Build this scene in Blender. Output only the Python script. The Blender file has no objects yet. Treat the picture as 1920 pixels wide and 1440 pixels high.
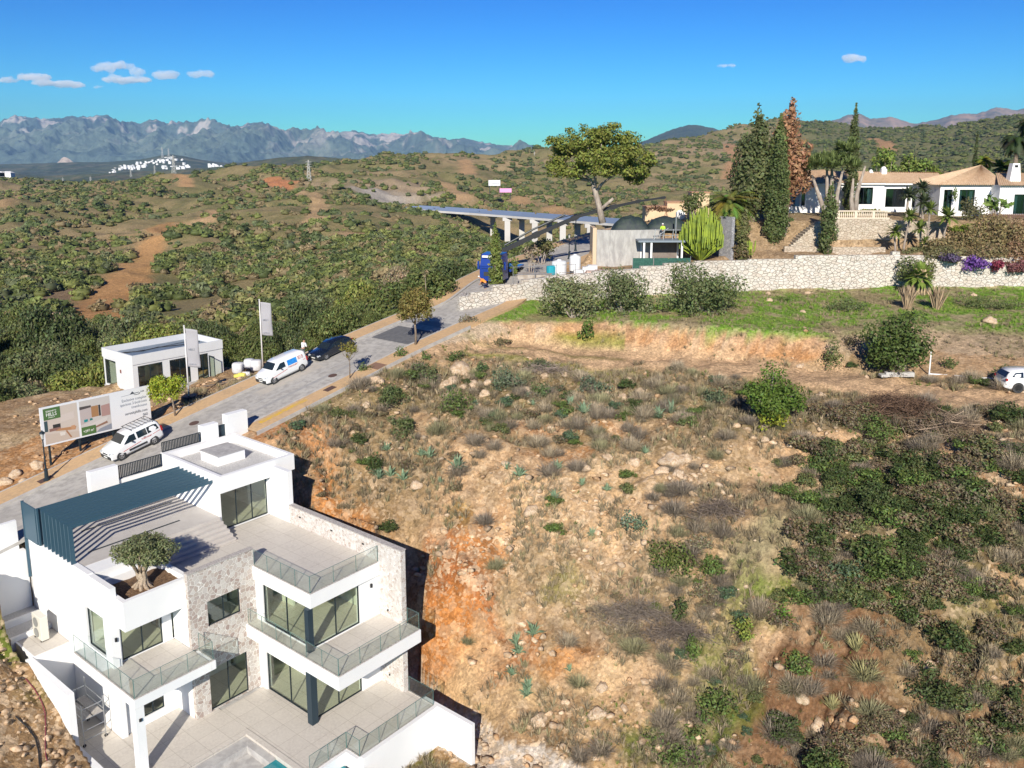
import bpy, bmesh, math, random
import numpy as np
from mathutils import Vector, Matrix, noise as mn
from mathutils.geometry import delaunay_2d_cdt
sc = bpy.context.scene
# ------------------------------------------------------------------ camera
F_PX, C_Y, HOR, CAM_H = 1590.0, 590.0, 300.0, 29.6
PITCH = math.atan((C_Y - HOR) / F_PX)
cam = bpy.data.cameras.new('camera'); camo = bpy.data.objects.new('camera', cam)
sc.collection.objects.link(camo); sc.camera = camo
camo.location = (0, 0, CAM_H); camo.rotation_euler = (math.pi/2 - PITCH, 0, 0)
cam.sensor_width = 36.0; cam.lens = 36.0*F_PX/1920.0
cam.shift_x = 0.0; cam.shift_y = -(720.0 - C_Y)/1920.0
cam.clip_start = 0.5; cam.clip_end = 60000
# ------------------------------------------------------------------ light
SUN_EL, SUN_AZ = math.radians(28.0), math.radians(5.0)     # shadows run away from the camera
w = bpy.data.worlds.new('World'); sc.world = w; w.use_nodes = True
nt = w.node_tree; bg = nt.nodes['Background']
sky = nt.nodes.new('ShaderNodeTexSky'); sky.sky_type = 'NISHITA'; sky.sun_disc = False
sky.sun_elevation = SUN_EL; sky.sun_rotation = math.pi + SUN_AZ
sky.altitude = 200; sky.air_density = 1.0; sky.dust_density = 0.1; sky.ozone_density = 2.2
hs = nt.nodes.new('ShaderNodeHueSaturation'); hs.inputs['Saturation'].default_value = 1.35; hs.inputs['Hue'].default_value = .50; hs.inputs['Value'].default_value = .08
nt.links.new(sky.outputs[0], hs.inputs['Color']); 
gm_ = nt.nodes.new('ShaderNodeGamma'); gm_.inputs[1].default_value = 1.65; nt.links.new(hs.outputs[0], gm_.inputs[0])   # deeper blue overhead, as in the photograph
tn = nt.nodes.new('ShaderNodeMix'); tn.data_type = 'RGBA'; tn.blend_type = 'MULTIPLY'; tn.clamp_result = False; tn.inputs[0].default_value = 1.0; tn.inputs[7].default_value = (3.0, 10.0, 14.8, 1)
nt.links.new(gm_.outputs[0], tn.inputs[6]); nt.links.new(tn.outputs[2], bg.inputs[0])
bg.inputs[1].default_value = 0.10
sl = bpy.data.lights.new('sun', 'SUN'); so = bpy.data.objects.new('sun', sl)
sc.collection.objects.link(so); sl.energy = 5.0; sl.angle = math.radians(0.5); sl.color = (1.0, 0.925, 0.80)
sdir = Vector((math.sin(SUN_AZ)*math.cos(SUN_EL), math.cos(SUN_AZ)*math.cos(SUN_EL), -math.sin(SUN_EL)))
so.rotation_euler = sdir.to_track_quat('-Z', 'Y').to_euler(); so.location = (-20, -60, 90)
sc.view_settings.view_transform = 'Standard'; sc.view_settings.look = 'None'
sc.view_settings.exposure = 0.45; sc.view_settings.gamma = 1.0
sc.cycles.max_bounces = 6; sc.cycles.diffuse_bounces = 3; sc.cycles.glossy_bounces = 3
sc.cycles.transparent_max_bounces = 24; sc.cycles.volume_bounces = 2; sc.cycles.transmission_bounces = 4
sc.cycles.use_denoising = True; sc.cycles.caustics_reflective = False; sc.cycles.caustics_refractive = False
# ------------------------------------------------------------------ helpers: tags, meshes, materials
RNG = np.random.default_rng(7); R = random.Random(11)
COL = sc.collection
def tag(o, label=None, cat=None, group=None, kind=None):
    if label: o['label'] = label
    if cat: o['category'] = cat
    if group: o['group'] = group
    if kind: o['kind'] = kind
    return o
def empty(name, loc=(0,0,0), rz=0.0, label=None, cat=None, group=None):
    o = bpy.data.objects.new(name, None); COL.objects.link(o); o.location = loc; o.rotation_euler = (0,0,rz)
    o.empty_display_size = 0.3
    return tag(o, label, cat, group)
def link(o, parent=None):
    COL.objects.link(o)
    if parent is not None: o.parent = parent
    return o
def copy_tree(o, parent=None):
    c = o.copy(); COL.objects.link(c); c.parent = parent
    for ch in list(o.children): copy_tree(ch, c)
    return c
def mesh_np(name, V, F, mats, col=None, parent=None, smooth=False, fmat=None):
    """V (n,3); F (m,k) indices; col (n,4) point colour"""
    V = np.asarray(V, dtype=np.float32); F = np.asarray(F, dtype=np.int32); k = F.shape[1]
    me = bpy.data.meshes.new(name)
    me.vertices.add(len(V)); me.vertices.foreach_set('co', V.ravel())
    me.loops.add(F.size); me.loops.foreach_set('vertex_index', F.ravel())
    me.polygons.add(len(F)); me.polygons.foreach_set('loop_start', np.arange(0, F.size, k, dtype=np.int32))
    if smooth: me.polygons.foreach_set('use_smooth', np.ones(len(F), dtype=bool))
    for m in (mats if isinstance(mats, (list, tuple)) else [mats]): me.materials.append(m)
    if fmat is not None: me.polygons.foreach_set('material_index', np.asarray(fmat, dtype=np.int32))
    if col is not None:
        a = me.color_attributes.new('Col', 'FLOAT_COLOR', 'POINT'); a.data.foreach_set('color', np.asarray(col, dtype=np.float32).ravel())
    me.update(calc_edges=True)
    return link(bpy.data.objects.new(name, me), parent)
class MB:
    """collects shapes; build() links them as ONE mesh object"""
    def __init__(s, tf=None): s.v=[]; s.f=[]; s.m=[]; s.tf=tf; s.mi=0
    def add(s, vs, fs):
        n=len(s.v); s.v += [tuple(v) for v in vs]; s.f += [tuple(i+n for i in f) for f in fs]; s.m += [s.mi]*len(fs); return s
    def box(s, x0,x1,y0,y1,z0,z1):
        vs=[(x,y,z) for z in (z0,z1) for y in (y0,y1) for x in (x0,x1)]
        return s.add(vs, [(0,2,3,1),(4,5,7,6),(0,1,5,4),(2,6,7,3),(0,4,6,2),(1,3,7,5)])
    def hexa(s, p):    # 8 points: bottom 4 (ccw) then top 4
        return s.add(p, [(3,2,1,0),(4,5,6,7),(0,1,5,4),(1,2,6,5),(2,3,7,6),(3,0,4,7)])
    def obox(s, c, d, L, wd, h, up=(0,0,1)):
        """box centred c, long axis d"""
        d=Vector(d).normalized(); u=Vector(up); r=d.cross(u).normalized(); u=r.cross(d).normalized(); c=Vector(c)
        p=[c+d*(sx*L/2)+r*(sy*wd/2)+u*(sz*h/2) for sz in (-1,1) for sx,sy in ((-1,-1),(1,-1),(1,1),(-1,1))]
        return s.hexa(p)
    def beam(s, a, b, wd, h=None, up=(0,0,1)):
        a=Vector(a); b=Vector(b); d=b-a
        if abs(d.normalized().z)>.99 and tuple(up)==(0,0,1): up=(0,1,0)
        return s.obox((a+b)/2, d, d.length, wd, h or wd, up)
    def tube(s, pts, rad, n=7, cap=True):
        pts=[Vector(p) for p in pts]; rads=rad if isinstance(rad,(list,tuple)) else [rad]*len(pts); rings=[]
        for i,p in enumerate(pts):
            d=(pts[min(i+1,len(pts)-1)]-pts[max(i-1,0)]).normalized()
            ref=Vector((0,0,1)) if abs(d.z)<.9 else Vector((1,0,0))
            u=d.cross(ref).normalized(); v=d.cross(u)
            rings.append([p+(u*math.cos(t)+v*math.sin(t))*rads[i] for t in [2*math.pi*k/n for k in range(n)]])
        vs=[q for r_ in rings for q in r_]; fs=[]
        for i in range(len(pts)-1):
            for k in range(n): fs.append((i*n+k, i*n+(k+1)%n, (i+1)*n+(k+1)%n, (i+1)*n+k))
        if cap: fs.append(tuple(range(n))[::-1]); fs.append(tuple((len(pts)-1)*n+k for k in range(n)))
        return s.add(vs, fs)
    def lathe(s, prof, c=(0,0,0), n=12, axis='z'):
        vs=[];fs=[]
        for r_,h in prof:
            for k in range(n):
                t=2*math.pi*k/n; x,y=r_*math.cos(t),r_*math.sin(t)
                q=(x,y,h) if axis=='z' else ((h,x,y) if axis=='x' else (x,h,y))
                vs.append((q[0]+c[0],q[1]+c[1],q[2]+c[2]))
        for i in range(len(prof)-1):
            for k in range(n): fs.append((i*n+k, i*n+(k+1)%n, (i+1)*n+(k+1)%n, (i+1)*n+k))
        fs.append(tuple(range(n))[::-1]); fs.append(tuple((len(prof)-1)*n+k for k in range(n)))
        return s.add(vs, fs)
    def prism(s, poly, z0, z1):
        n=len(poly); vs=[(x,y,z0) for x,y in poly]+[(x,y,z1) for x,y in poly]
        return s.add(vs, [tuple(range(n))[::-1], tuple(range(n,2*n))]+[(i,(i+1)%n,(i+1)%n+n,i+n) for i in range(n)])
    def quad(s,a,b,c,d): return s.add([a,b,c,d],[(0,1,2,3)])
    def build(s, name, mats, parent=None, bevel=0, smooth=False, recalc=True):
        me=bpy.data.meshes.new(name); vs=s.v if s.tf is None else [s.tf(v) for v in s.v]
        me.from_pydata([tuple(v) for v in vs], [], s.f)
        for m in (mats if isinstance(mats,(list,tuple)) else [mats]): me.materials.append(m)
        for p,i in zip(me.polygons, s.m): p.material_index=i; p.use_smooth=smooth
        if recalc or bevel:
            bm=bmesh.new(); bm.from_mesh(me); bmesh.ops.recalc_face_normals(bm, faces=bm.faces)
            if bevel: bmesh.ops.bevel(bm, geom=[e for e in bm.edges if len(e.link_faces)==2 and e.calc_face_angle(0)>.6], offset=bevel, segments=1, affect='EDGES', clamp_overlap=True)
            bm.to_mesh(me); bm.free()
        me.update()
        return link(bpy.data.objects.new(name, me), parent)
def walls(mb, axis, t0, t1, u0, u1, z0, z1, holes=()):
    """wall slab with openings; axis 'a': runs along y(a) with thickness in x(b); axis 'b': runs along x"""
    us=sorted({u0,u1,*[h[0] for h in holes],*[h[1] for h in holes]}); zs=sorted({z0,z1,*[h[2] for h in holes],*[h[3] for h in holes]})
    for i in range(len(us)-1):
        run=None
        for j in range(len(zs)-1):
            um=(us[i]+us[i+1])/2; zm=(zs[j]+zs[j+1])/2
            if any(h[0]<um<h[1] and h[2]<zm<h[3] for h in holes):
                run=None; continue
            if axis=='a': mb.box(t0,t1,us[i],us[i+1],zs[j],zs[j+1])
            else: mb.box(us[i],us[i+1],t0,t1,zs[j],zs[j+1])
MATS={}
def mat(name, base=(.5,.5,.5), rough=.7, c2=None, scale=3.0, c3=None, scale2=None, bump=0.0, bscale=None, metal=0.0, attr=False, coord='Object', spec=.3, detail=4, transl=0.0, stretch=None, coat=0.0):
    """procedural: base colour mixed with c2 by noise (scale) and c3 by a finer noise (scale2); attr multiplies the mesh's Col"""
    if name in MATS: return MATS[name]
    m=bpy.data.materials.new(name); m.use_nodes=True; N=m.node_tree.nodes; L=m.node_tree.links; p=N['Principled BSDF']
    p.inputs['Roughness'].default_value=rough; p.inputs['Metallic'].default_value=metal; p.inputs['Specular IOR Level'].default_value=spec
    if coat: p.inputs['Coat Weight'].default_value=coat; p.inputs['Coat Roughness'].default_value=.05
    tc=N.new('ShaderNodeTexCoord'); src=tc.outputs[coord]
    if stretch:
        mp=N.new('ShaderNodeMapping'); mp.inputs['Scale'].default_value=stretch; L.new(src,mp.inputs[0]); src=mp.outputs[0]
    col=None
    def nz(sc_,det=detail):
        n=N.new('ShaderNodeTexNoise'); n.inputs['Scale'].default_value=sc_; n.inputs['Detail'].default_value=det; n.inputs['Roughness'].default_value=.6; L.new(src,n.inputs['Vector']); return n.outputs['Fac']
    def ramp(f,a,b):
        r=N.new('ShaderNodeValToRGB'); r.color_ramp.elements[0].position=a; r.color_ramp.elements[1].position=b; L.new(f,r.inputs[0]); return r.outputs[0]
    def mix(f,a,b,mode='MIX'):
        x=N.new('ShaderNodeMix'); x.data_type='RGBA'; x.blend_type=mode
        if isinstance(f,(int,float)): x.inputs[0].default_value=f
        else: L.new(f,x.inputs[0])
        for i,v in ((6,a),(7,b)):
            if isinstance(v,tuple): x.inputs[i].default_value=(*v[:3],1)
            else: L.new(v,x.inputs[i])
        return x.outputs[2]
    col=tuple(base)
    if c2 is not None: col=mix(ramp(nz(scale),.4,.6),col,tuple(c2))
    if c3 is not None: col=mix(ramp(nz(scale2 or scale*6),.42,.62),col,tuple(c3))
    if attr:
        a=N.new('ShaderNodeAttribute'); a.attribute_name='Col'
        col=mix(1.0,a.outputs['Color'],col,'MULTIPLY')
    if isinstance(col,tuple): p.inputs['Base Color'].default_value=(*col,1)
    else: L.new(col,p.inputs['Base Color'])
    if bump:
        b=N.new('ShaderNodeBump'); b.inputs['Strength'].default_value=1.0; b.inputs['Distance'].default_value=bump; L.new(nz(bscale or scale*4),b.inputs['Height']); L.new(b.outputs[0],p.inputs['Normal'])
    if transl:
        t=N.new('ShaderNodeBsdfTranslucent'); ms=N.new('ShaderNodeMixShader'); ms.inputs[0].default_value=transl
        if isinstance(col,tuple): t.inputs[0].default_value=(*col,1)
        else: L.new(col,t.inputs[0])
        L.new(p.outputs[0],ms.inputs[1]); L.new(t.outputs[0],ms.inputs[2]); L.new(ms.outputs[0],N['Material Output'].inputs[0])
    MATS[name]=m; return m
def stone_mat(name, colors, scale, mortar, mw=.06, bump=.02, flat=1.0, rnd=1.0):
    """irregular stone blocks: voronoi cells with a random colour each and mortar joints"""
    m=bpy.data.materials.new(name); m.use_nodes=True; N=m.node_tree.nodes; L=m.node_tree.links; p=N['Principled BSDF']; p.inputs['Roughness'].default_value=.85; p.inputs['Specular IOR Level'].default_value=.2
    tc=N.new('ShaderNodeTexCoord'); mp=N.new('ShaderNodeMapping'); mp.inputs['Scale'].default_value=(1,1,flat); L.new(tc.outputs['Object'],mp.inputs[0])
    def vor(feat):
        v=N.new('ShaderNodeTexVoronoi'); v.feature=feat; v.inputs['Scale'].default_value=scale; v.inputs['Randomness'].default_value=rnd; L.new(mp.outputs[0],v.inputs['Vector']); return v
    v1=vor('F1'); v2=vor('DISTANCE_TO_EDGE')
    sep=N.new('ShaderNodeSeparateColor'); L.new(v1.outputs['Color'],sep.inputs[0])
    r=N.new('ShaderNodeValToRGB'); r.color_ramp.interpolation='LINEAR'; els=r.color_ramp.elements
    while len(els)<len(colors): els.new(.5)
    for i,c in enumerate(colors): els[i].position=i/(len(colors)-1); els[i].color=(*c,1)
    L.new(sep.outputs[0],r.inputs[0])
    n=N.new('ShaderNodeTexNoise'); n.inputs['Scale'].default_value=scale*5; n.inputs['Detail'].default_value=4; L.new(mp.outputs[0],n.inputs['Vector'])
    mm=N.new('ShaderNodeMix'); mm.data_type='RGBA'; mm.blend_type='MULTIPLY'; mm.inputs[0].default_value=.5; L.new(r.outputs[0],mm.inputs[6]); L.new(n.outputs['Fac'],mm.inputs[7])
    br=N.new('ShaderNodeBrightContrast'); br.inputs['Bright'].default_value=.06; L.new(mm.outputs[2],br.inputs[0])
    er=N.new('ShaderNodeMapRange'); er.inputs['From Min'].default_value=mw*.4; er.inputs['From Max'].default_value=mw; L.new(v2.outputs['Distance'],er.inputs[0])
    mx=N.new('ShaderNodeMix'); mx.data_type='RGBA'; mx.inputs[6].default_value=(*mortar,1); L.new(er.outputs[0],mx.inputs[0]); L.new(br.outputs[0],mx.inputs[7]); L.new(mx.outputs[2],p.inputs['Base Color'])
    b=N.new('ShaderNodeBump'); b.inputs['Distance'].default_value=bump
    ad=N.new('ShaderNodeMath'); ad.operation='ADD'; L.new(er.outputs[0],ad.inputs[0]); L.new(n.outputs['Fac'],ad.inputs[1]); L.new(ad.outputs[0],b.inputs['Height']); L.new(b.outputs[0],p.inputs['Normal'])
    MATS[name]=m; return m
def glass_mat(name, tint, refl=.10, tr=.9):
    m=bpy.data.materials.new(name); m.use_nodes=True; N=m.node_tree.nodes; L=m.node_tree.links; N.remove(N['Principled BSDF'])
    t=N.new('ShaderNodeBsdfTransparent'); t.inputs[0].default_value=(*[c*tr for c in tint],1)
    g=N.new('ShaderNodeBsdfGlossy'); g.inputs['Roughness'].default_value=.01; g.inputs[0].default_value=(.95,1,1,1)
    fr=N.new('ShaderNodeLayerWeight'); fr.inputs[0].default_value=.5
    pw=N.new('ShaderNodeMath'); pw.operation='POWER'; pw.inputs[1].default_value=4.0; L.new(fr.outputs['Facing'],pw.inputs[0])
    ad=N.new('ShaderNodeMath'); ad.operation='MULTIPLY_ADD'; ad.inputs[1].default_value=.6; ad.inputs[2].default_value=refl*.15; L.new(pw.outputs[0],ad.inputs[0])
    x=N.new('ShaderNodeMixShader'); L.new(ad.outputs[0],x.inputs[0]); L.new(t.outputs[0],x.inputs[1]); L.new(g.outputs[0],x.inputs[2]); L.new(x.outputs[0],N['Material Output'].inputs[0])
    MATS[name]=m; return m
def text_obj(name, s, size, mt, parent, M, align='LEFT', sx=1.0, thick=.004):
    cu=bpy.data.curves.new(name,'FONT'); cu.body=s; cu.size=size; cu.align_x=align; cu.extrude=thick; cu.resolution_u=2
    o=bpy.data.objects.new(name+'_curve',cu); me=bpy.data.meshes.new_from_object(o); me.name=name
    bpy.data.objects.remove(o); bpy.data.curves.remove(cu)
    me.materials.clear(); me.materials.append(mt); me.transform(M@Matrix.Diagonal((sx,1,1,1)))
    return link(bpy.data.objects.new(name,me), parent)
# ------------------------------------------------------------------ measuring: camera rays, the plot's own axes
def ray(x,y):
    u=(y-C_Y)/F_PX; return ((x-960)/F_PX, math.cos(PITCH)-u*math.sin(PITCH), -math.sin(PITCH)-u*math.cos(PITCH))
def PZ(x,y,z): d=ray(x,y); t=(z-CAM_H)/d[2]; return Vector((d[0]*t,d[1]*t,z))
def PD(x,y,D): d=ray(x,y); t=D/d[1]; return Vector((d[0]*t,D,CAM_H+d[2]*t))
TH=math.radians(39.1); AX=Vector((math.sin(TH),math.cos(TH),0)); BX=Vector((math.cos(TH),-math.sin(TH),0))
O0=PZ(581,1115,7.4); O0.z=0
def W(a,b,z=0): return O0+AX*a+BX*b+Vector((0,0,z))
def toAB(x,y): dx=x-O0.x; dy=y-O0.y; return dx*AX.x+dy*AX.y, dx*BX.x+dy*BX.y
# ------------------------------------------------------------------ noise
def _h(ix,iy,s):
    n=(ix*374761393+iy*668265263+s*974634777)&0xffffffff; n=((n^(n>>13))*1274126177)&0xffffffff; n=n^(n>>16); return (n&0xffffff)/16777215.0
def vnoise(x,y,s=0):
    x=np.asarray(x,float); y=np.asarray(y,float); ix=np.floor(x).astype(np.int64); iy=np.floor(y).astype(np.int64); fx=x-ix; fy=y-iy
    fx=fx*fx*(3-2*fx); fy=fy*fy*(3-2*fy)
    a=_h(ix,iy,s); b=_h(ix+1,iy,s); c=_h(ix,iy+1,s); d=_h(ix+1,iy+1,s)
    return (a*(1-fx)+b*fx)*(1-fy)+(c*(1-fx)+d*fx)*fy
def fbm(x,y,s=0,o=4,g=.5):
    t=0;A_=1;n=0
    for i in range(o): t=t+A_*vnoise(x*2**i+17.3*i,y*2**i-9.1*i,s+i); n+=A_; A_*=g
    return t/n
def ridged(x,y,s=0,o=4):
    t=0;A_=1;n=0
    for i in range(o): t=t+A_*(1-np.abs(2*vnoise(x*2**i+5.3*i,y*2**i+3.1*i,s+i)-1)); n+=A_; A_*=.5
    return t/n
def sstep(a,b,x): t=np.clip((x-a)/(b-a),0,1); return t*t*(3-2*t)
# ------------------------------------------------------------------ terrain: spot heights of the hill, then one sheet of ground
def PC(px,D,z): return Vector(((px-960)/F_PX*(D*math.cos(PITCH)-(z-CAM_H)*math.sin(PITCH)), D, z))
ROADZ=[(-75,-4),(-45,0.5),(-20,5.3),(-6.2,8.0),(5.6,10.45),(10.8,11.45),(23.3,13.9),(30,15.0),(36.5,16.0)]
def roadz(a): return float(np.interp(a,[p[0] for p in ROADZ],[p[1] for p in ROADZ]))
ROAD=[W(a,-20.25,roadz(a)) for a in (-75,-60,-45,-32,-20,-13,-6.2,0,5.6,10.8,17,23.3,30,36)]+[PC(937,89.5,16.75),PC(985,96.5,17.3),PC(1040,104,17.7),PC(1110,112.5,18.7),PC(1190,124,19.4),PC(1300,140,19.6)]
def resample(P,step):
    out=[P[0]]
    for p,q in zip(P,P[1:]):
        n=max(1,int((q-p).length/step))
        for i in range(n): out.append(p.lerp(q,(i+1)/n))
    return out
ROADP=resample(ROAD,1.0)
for _ in range(3): ROADP=[ROADP[0]]+[(a+b*2+c)/4 for a,b,c in zip(ROADP,ROADP[1:],ROADP[2:])]+[ROADP[-1]]
spots=[]
def row(pts,dens=60):
    P=[PZ(*p) for p in pts]
    for a,b in zip(P,P[1:]):
        n=max(1,int((b-a).length/2.5))
        for i in range(n): spots.append(a.lerp(b,i/n))
    spots.append(P[-1])
T1=[(830,645,13.4),(1000,648,13.2),(1200,664,13.1),(1400,684,13),(1560,698,13),(1700,708,13),(1920,730,13),(2300,765,13)]
T2=[(790,668,13.3),(1000,670,13),(1200,686,12.9),(1400,708,12.9),(1500,718,12.9),(1700,748,12.9),(1920,788,12.9),(2300,850,12.9)]
row(T1); row(T2)
row([(1000,643,13.35),(1200,657,13.25),(1400,675,13.15),(1545,690,13.1),(1620,696,13.3),(1920,705,13.6)])
row([(700,735,12.5),(800,720,12.3),(1000,715,12.1),(1200,735,12),(1400,760,12),(1600,800,12),(1920,860,12),(2300,920,12)])
row([(620,800,11.4),(760,790,11.0),(900,815,10.3),(1200,820,10.3),(1500,850,10.6),(1920,930,10.4),(2300,980,10.4)])
row([(900,837,9.95),(1200,842,10.0),(1400,856,10.15)])
row([(604,850,9.6),(700,880,8.9),(800,900,8.4),(1000,925,8.0),(1200,935,8.2),(1500,960,8.6),(1920,1030,8.6),(2300,1080,8.6)])
row([(594,940,8.1),(700,975,6.9),(800,1012,5.6),(1000,1030,5.6),(1200,1050,5.7),(1500,1070,6.2),(1920,1130,6.4),(2300,1180,6.4)])
row([(797,1110,3.4),(1000,1130,3.3),(1200,1150,3.4),(1500,1170,3.9),(1920,1230,4),(2300,1270,4)])
row([(789,1200,.8),(900,1220,.5),(1000,1240,.8),(1200,1270,1),(1500,1290,1.5),(1920,1335,1.8),(2300,1360,1.8)])
row([(784,1280,-2.0),(835,1318,-2.2),(895,1365,-2.2),(935,1430,-2.3)])
row([(960,1300,-.6),(1050,1370,-1.3),(1200,1400,-1.2),(1500,1430,-.8),(1920,1470,-.5),(2300,1480,-.5)])
row([(950,1500,-2.6),(1200,1550,-2.8),(1500,1580,-2.6),(1920,1600,-2.4),(2300,1600,-2.4)])
row([(500,1900,-2.6),(960,1900,-3.6),(1500,1900,-3.8),(2300,1900,-3.6)])
row([(875,617,14.5),(950,608,14.9),(1000,604,15.2),(1100,600,15.3),(1200,602,15.5),(1330,612,15.7),(1450,618,15.7),(1545,625,15.5),(1600,612,15.3),(1700,612,15.3),(1800,612,15.3),(1920,612,15.4),(2300,625,15.4)])
WALLBASE=[(862,601,14.6),(925,590,14.9),(980,581,15.15),(1030,573,15.3),(1200,556,15.6),(1400,547,15.8),(1700,540,16.1),(1920,540,16.1),(2250,543,16.1)]
row(WALLBASE)
for q in [(900,81,16.7),(1000,84.5,17.5),(1100,87.5,17.8),(1200,89.5,18.1),(1300,91,18.6),(1500,92,19),(1700,92.6,19.2),(1920,92.6,19.2),(2300,93,19.2),
          (960,90,17.3),(1040,95,17.5),(1120,95.3,17.7),(1230,95.6,18.1),(1290,96,18.7),(1400,97,19.2),(1500,97,19.4),(1600,97.5,19.4),(1700,97.5,19.4),(1800,96,20.4),(1920,95.5,20.8),(2300,96,21),
          (1128,98.2,21.6),(1180,98.2,21.7),(1235,98.2,21.8),(1285,99,21.8),(1340,101,21.9),(1450,103,22.4),(1480,99.5,20.6),(1562,99.0,19.2),(1610,99.0,19.2),(1668,99.0,19.2),(1720,98.7,19.3),(1766,98.4,19.4),(1562,99.8,22.6),(1610,99.8,22.7),(1668,99.8,22.7),(1720,99.5,22.4),(1766,99.2,22.2),(1820,99.2,22.6),(1700,103,22.7),(1920,99,22.9),(2300,100,22.9),
          (1150,112,22),(1200,115,22.3),(1300,115,22.8),(1450,118,22.9),(1700,118,22.9),(1920,118,22.9),(2300,118,22.9),(1200,128,21),(1450,135,22),(1700,135,22),(1920,135,22),(2300,135,22),
          (1050,118,17),(1090,128,16),(1000,106,16.2)]: spots.append(PC(*q))
for q in [(5.6,7,-2.4),(6.3,9,-2.4),(5.6,3,-2.4),(6.6,0,-2.4),(7.0,3.2,-2.4),(6.6,-3,-2.2),(5.6,-6,-2),(2,6,-2.4),(-4,8,-2.4),(2,10,-2.5),(7.9,-6,-1.2),(9.4,-5,3.8),(10.2,-6,6),(7.8,-8,1.0),(9.0,-8.3,5.5),
          (6.9,-10,5.5),(8,-10.4,8.0),(6.85,-13,8.6),(8,-13,9.6),(6.9,-16,10.2),(9,-15,10.6),(12,-14,11.2),(16,-14,12.2),(20,-14,13),(24,-15,13.6),
          (2,-27,9.7),(5,-30,9.8),(12,-29,10.2),(18,-28,10.9),(20,-32,10.3),(5,-42,9.9),(8,-35,9.75),(13,-35,9.8),(18,-35,9.95),(10,-31,9.9),(15,-31,10.2),(8,-41.5,9.75),(18,-41.5,9.8),(18,-42,9.9),(22,-38,10.0),(26,-29,11.6),(0,-33,9.8),(0,-43,9.6),(-6,-36,9.2),(-6,-29,8.5),(-3,-28,8.9),(-13,-36,8.4),(-14,-28,6.8),(-24,-30,5.5),(-24,-42,6),(-40,-34,2),(-60,-40,-4),
          (23,-45,5),(10,-49,4.5),(-4,-49,4),(30,-40,3),(-16,-46,3.5),(-40,-52,-3),(32,-28,13),(42,-28,15),(32,-34,8),(42,-35,9),(52,-33,11),(60,-27,15),(62,-36,8),
          (-12,-15,6.6),(-11,-12.5,4.2),(-10.4,-14.3,4.2),(-9.8,-8,1.7),(-9.9,-4,.2),(-10,1,-.2),(-14,-8,2.7),(-14,-2,1),(-22,-12,4),(-22,0,1.5),(-30,-16,3),(-30,4,0),(-10,8,-2.4),(-25,12,-2),(-24,-16,5.2)]: spots.append(W(*q))
FAR={-900:[(600,150),(560,200),(500,285),(450,390),(420,470),(390,580),(365,720),(343,900)],
 0:[(600,150),(560,200),(500,285),(450,390),(420,470),(390,580),(365,720),(342,900)],
 90:[(600,150),(560,200),(500,280),(450,380),(420,470),(390,580),(365,720),(348,900)],
 170:[(600,150),(560,200),(500,275),(450,380),(420,470),(390,570),(365,700),(350,860)],
 317:[(600,148),(560,195),(500,275),(450,370),(420,450),(390,540),(365,640),(345,740),(333,850)],
 400:[(600,145),(560,190),(500,270),(450,350),(420,420),(390,520),(370,620),(348,760)],
 500:[(600,145),(560,190),(500,260),(450,340),(420,410),(400,470),(370,560),(345,650),(328,760)],
 580:[(600,140),(560,180),(500,250),(450,320),(420,380),(400,430),(370,520),(345,640),(326,780),(318,860)],
 640:[(600,138),(560,175),(500,245),(450,315),(420,380),(400,440),(370,530),(340,680),(315,860),(300,1000)],
 700:[(570,130),(540,170),(500,230),(450,310),(420,390),(400,460),(385,520),(350,640),(330,760),(305,950),(292,1100)],
 790:[(560,120),(530,160),(500,210),(450,330),(420,430),(400,500),(385,560),(350,680),(330,780),(310,900),(296,1050)],
 870:[(540,115),(510,150),(470,260),(450,340),(430,420),(405,520),(380,600),(350,700),(320,850),(300,1050),(296,1120)],
 950:[(500,150),(480,210),(470,280),(460,400),(445,480),(420,560),(390,640),(350,760),(320,900),(300,1080),(294,1140)],
 1017:[(480,200),(468,330),(458,430),(430,520),(390,640),(350,780),(320,920),(300,1050),(291,1150)],
 1110:[(475,200),(462,330),(450,430),(420,520),(380,660),(340,820),(310,980),(290,1150),(281,1250)],
 1207:[(470,220),(460,330),(450,430),(430,500),(390,620),(350,760),(310,950),(290,1100),(274,1300)],
 1300:[(470,220),(460,330),(450,420),(400,560),(350,740),(310,950),(280,1200),(257,1450)],
 1380:[(460,330),(450,420),(400,560),(350,740),(310,950),(275,1250),(241,1600)],
 1435:[(460,330),(440,420),(400,540),(350,740),(310,950),(280,1200),(250,1500),(224,1750)],
 1520:[(450,330),(400,500),(350,700),(310,900),(280,1200),(250,1550),(227,1850)],
 1575:[(450,330),(400,500),(350,700),(310,900),(280,1200),(250,1600),(235,1900)],
 1682:[(440,330),(380,560),(330,800),(300,1000),(275,1300),(252,1700)],
 1768:[(440,330),(380,540),(330,750),(300,950),(275,1200),(250,1500),(243,1600)],
 1852:[(440,300),(380,500),(330,700),(300,850),(270,1050),(240,1300),(227,1400)],
 1920:[(440,300),(380,480),(330,650),(300,780),(270,950),(240,1150),(210,1350)],
 2150:[(440,300),(380,460),(330,600),(290,750),(240,1000),(180,1250)],2600:[(440,300),(380,460),(330,600),(290,750),(240,1000),(180,1250)]}
for px,L_ in FAR.items():
    for y,D in L_: spots.append(PD(px,y,D))
    rz=PD(px,*L_[-1]).z; D=L_[-1][1]
    spots.append(PC(px,D*1.25,rz-35-D*.05)); spots.append(PC(px,2900,-60))
    if px<600: spots.append(PC(px,112,4.0))
    if px<480: spots.append(PC(px,92,6.0))
    if px>1100: spots.append(PC(px,160,10)); spots.append(PC(px,190,-2))
SP=np.array([tuple(p) for p in spots]); Q=np.stack([SP[:,0]/SP[:,1],np.log(SP[:,1])],1)
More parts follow.
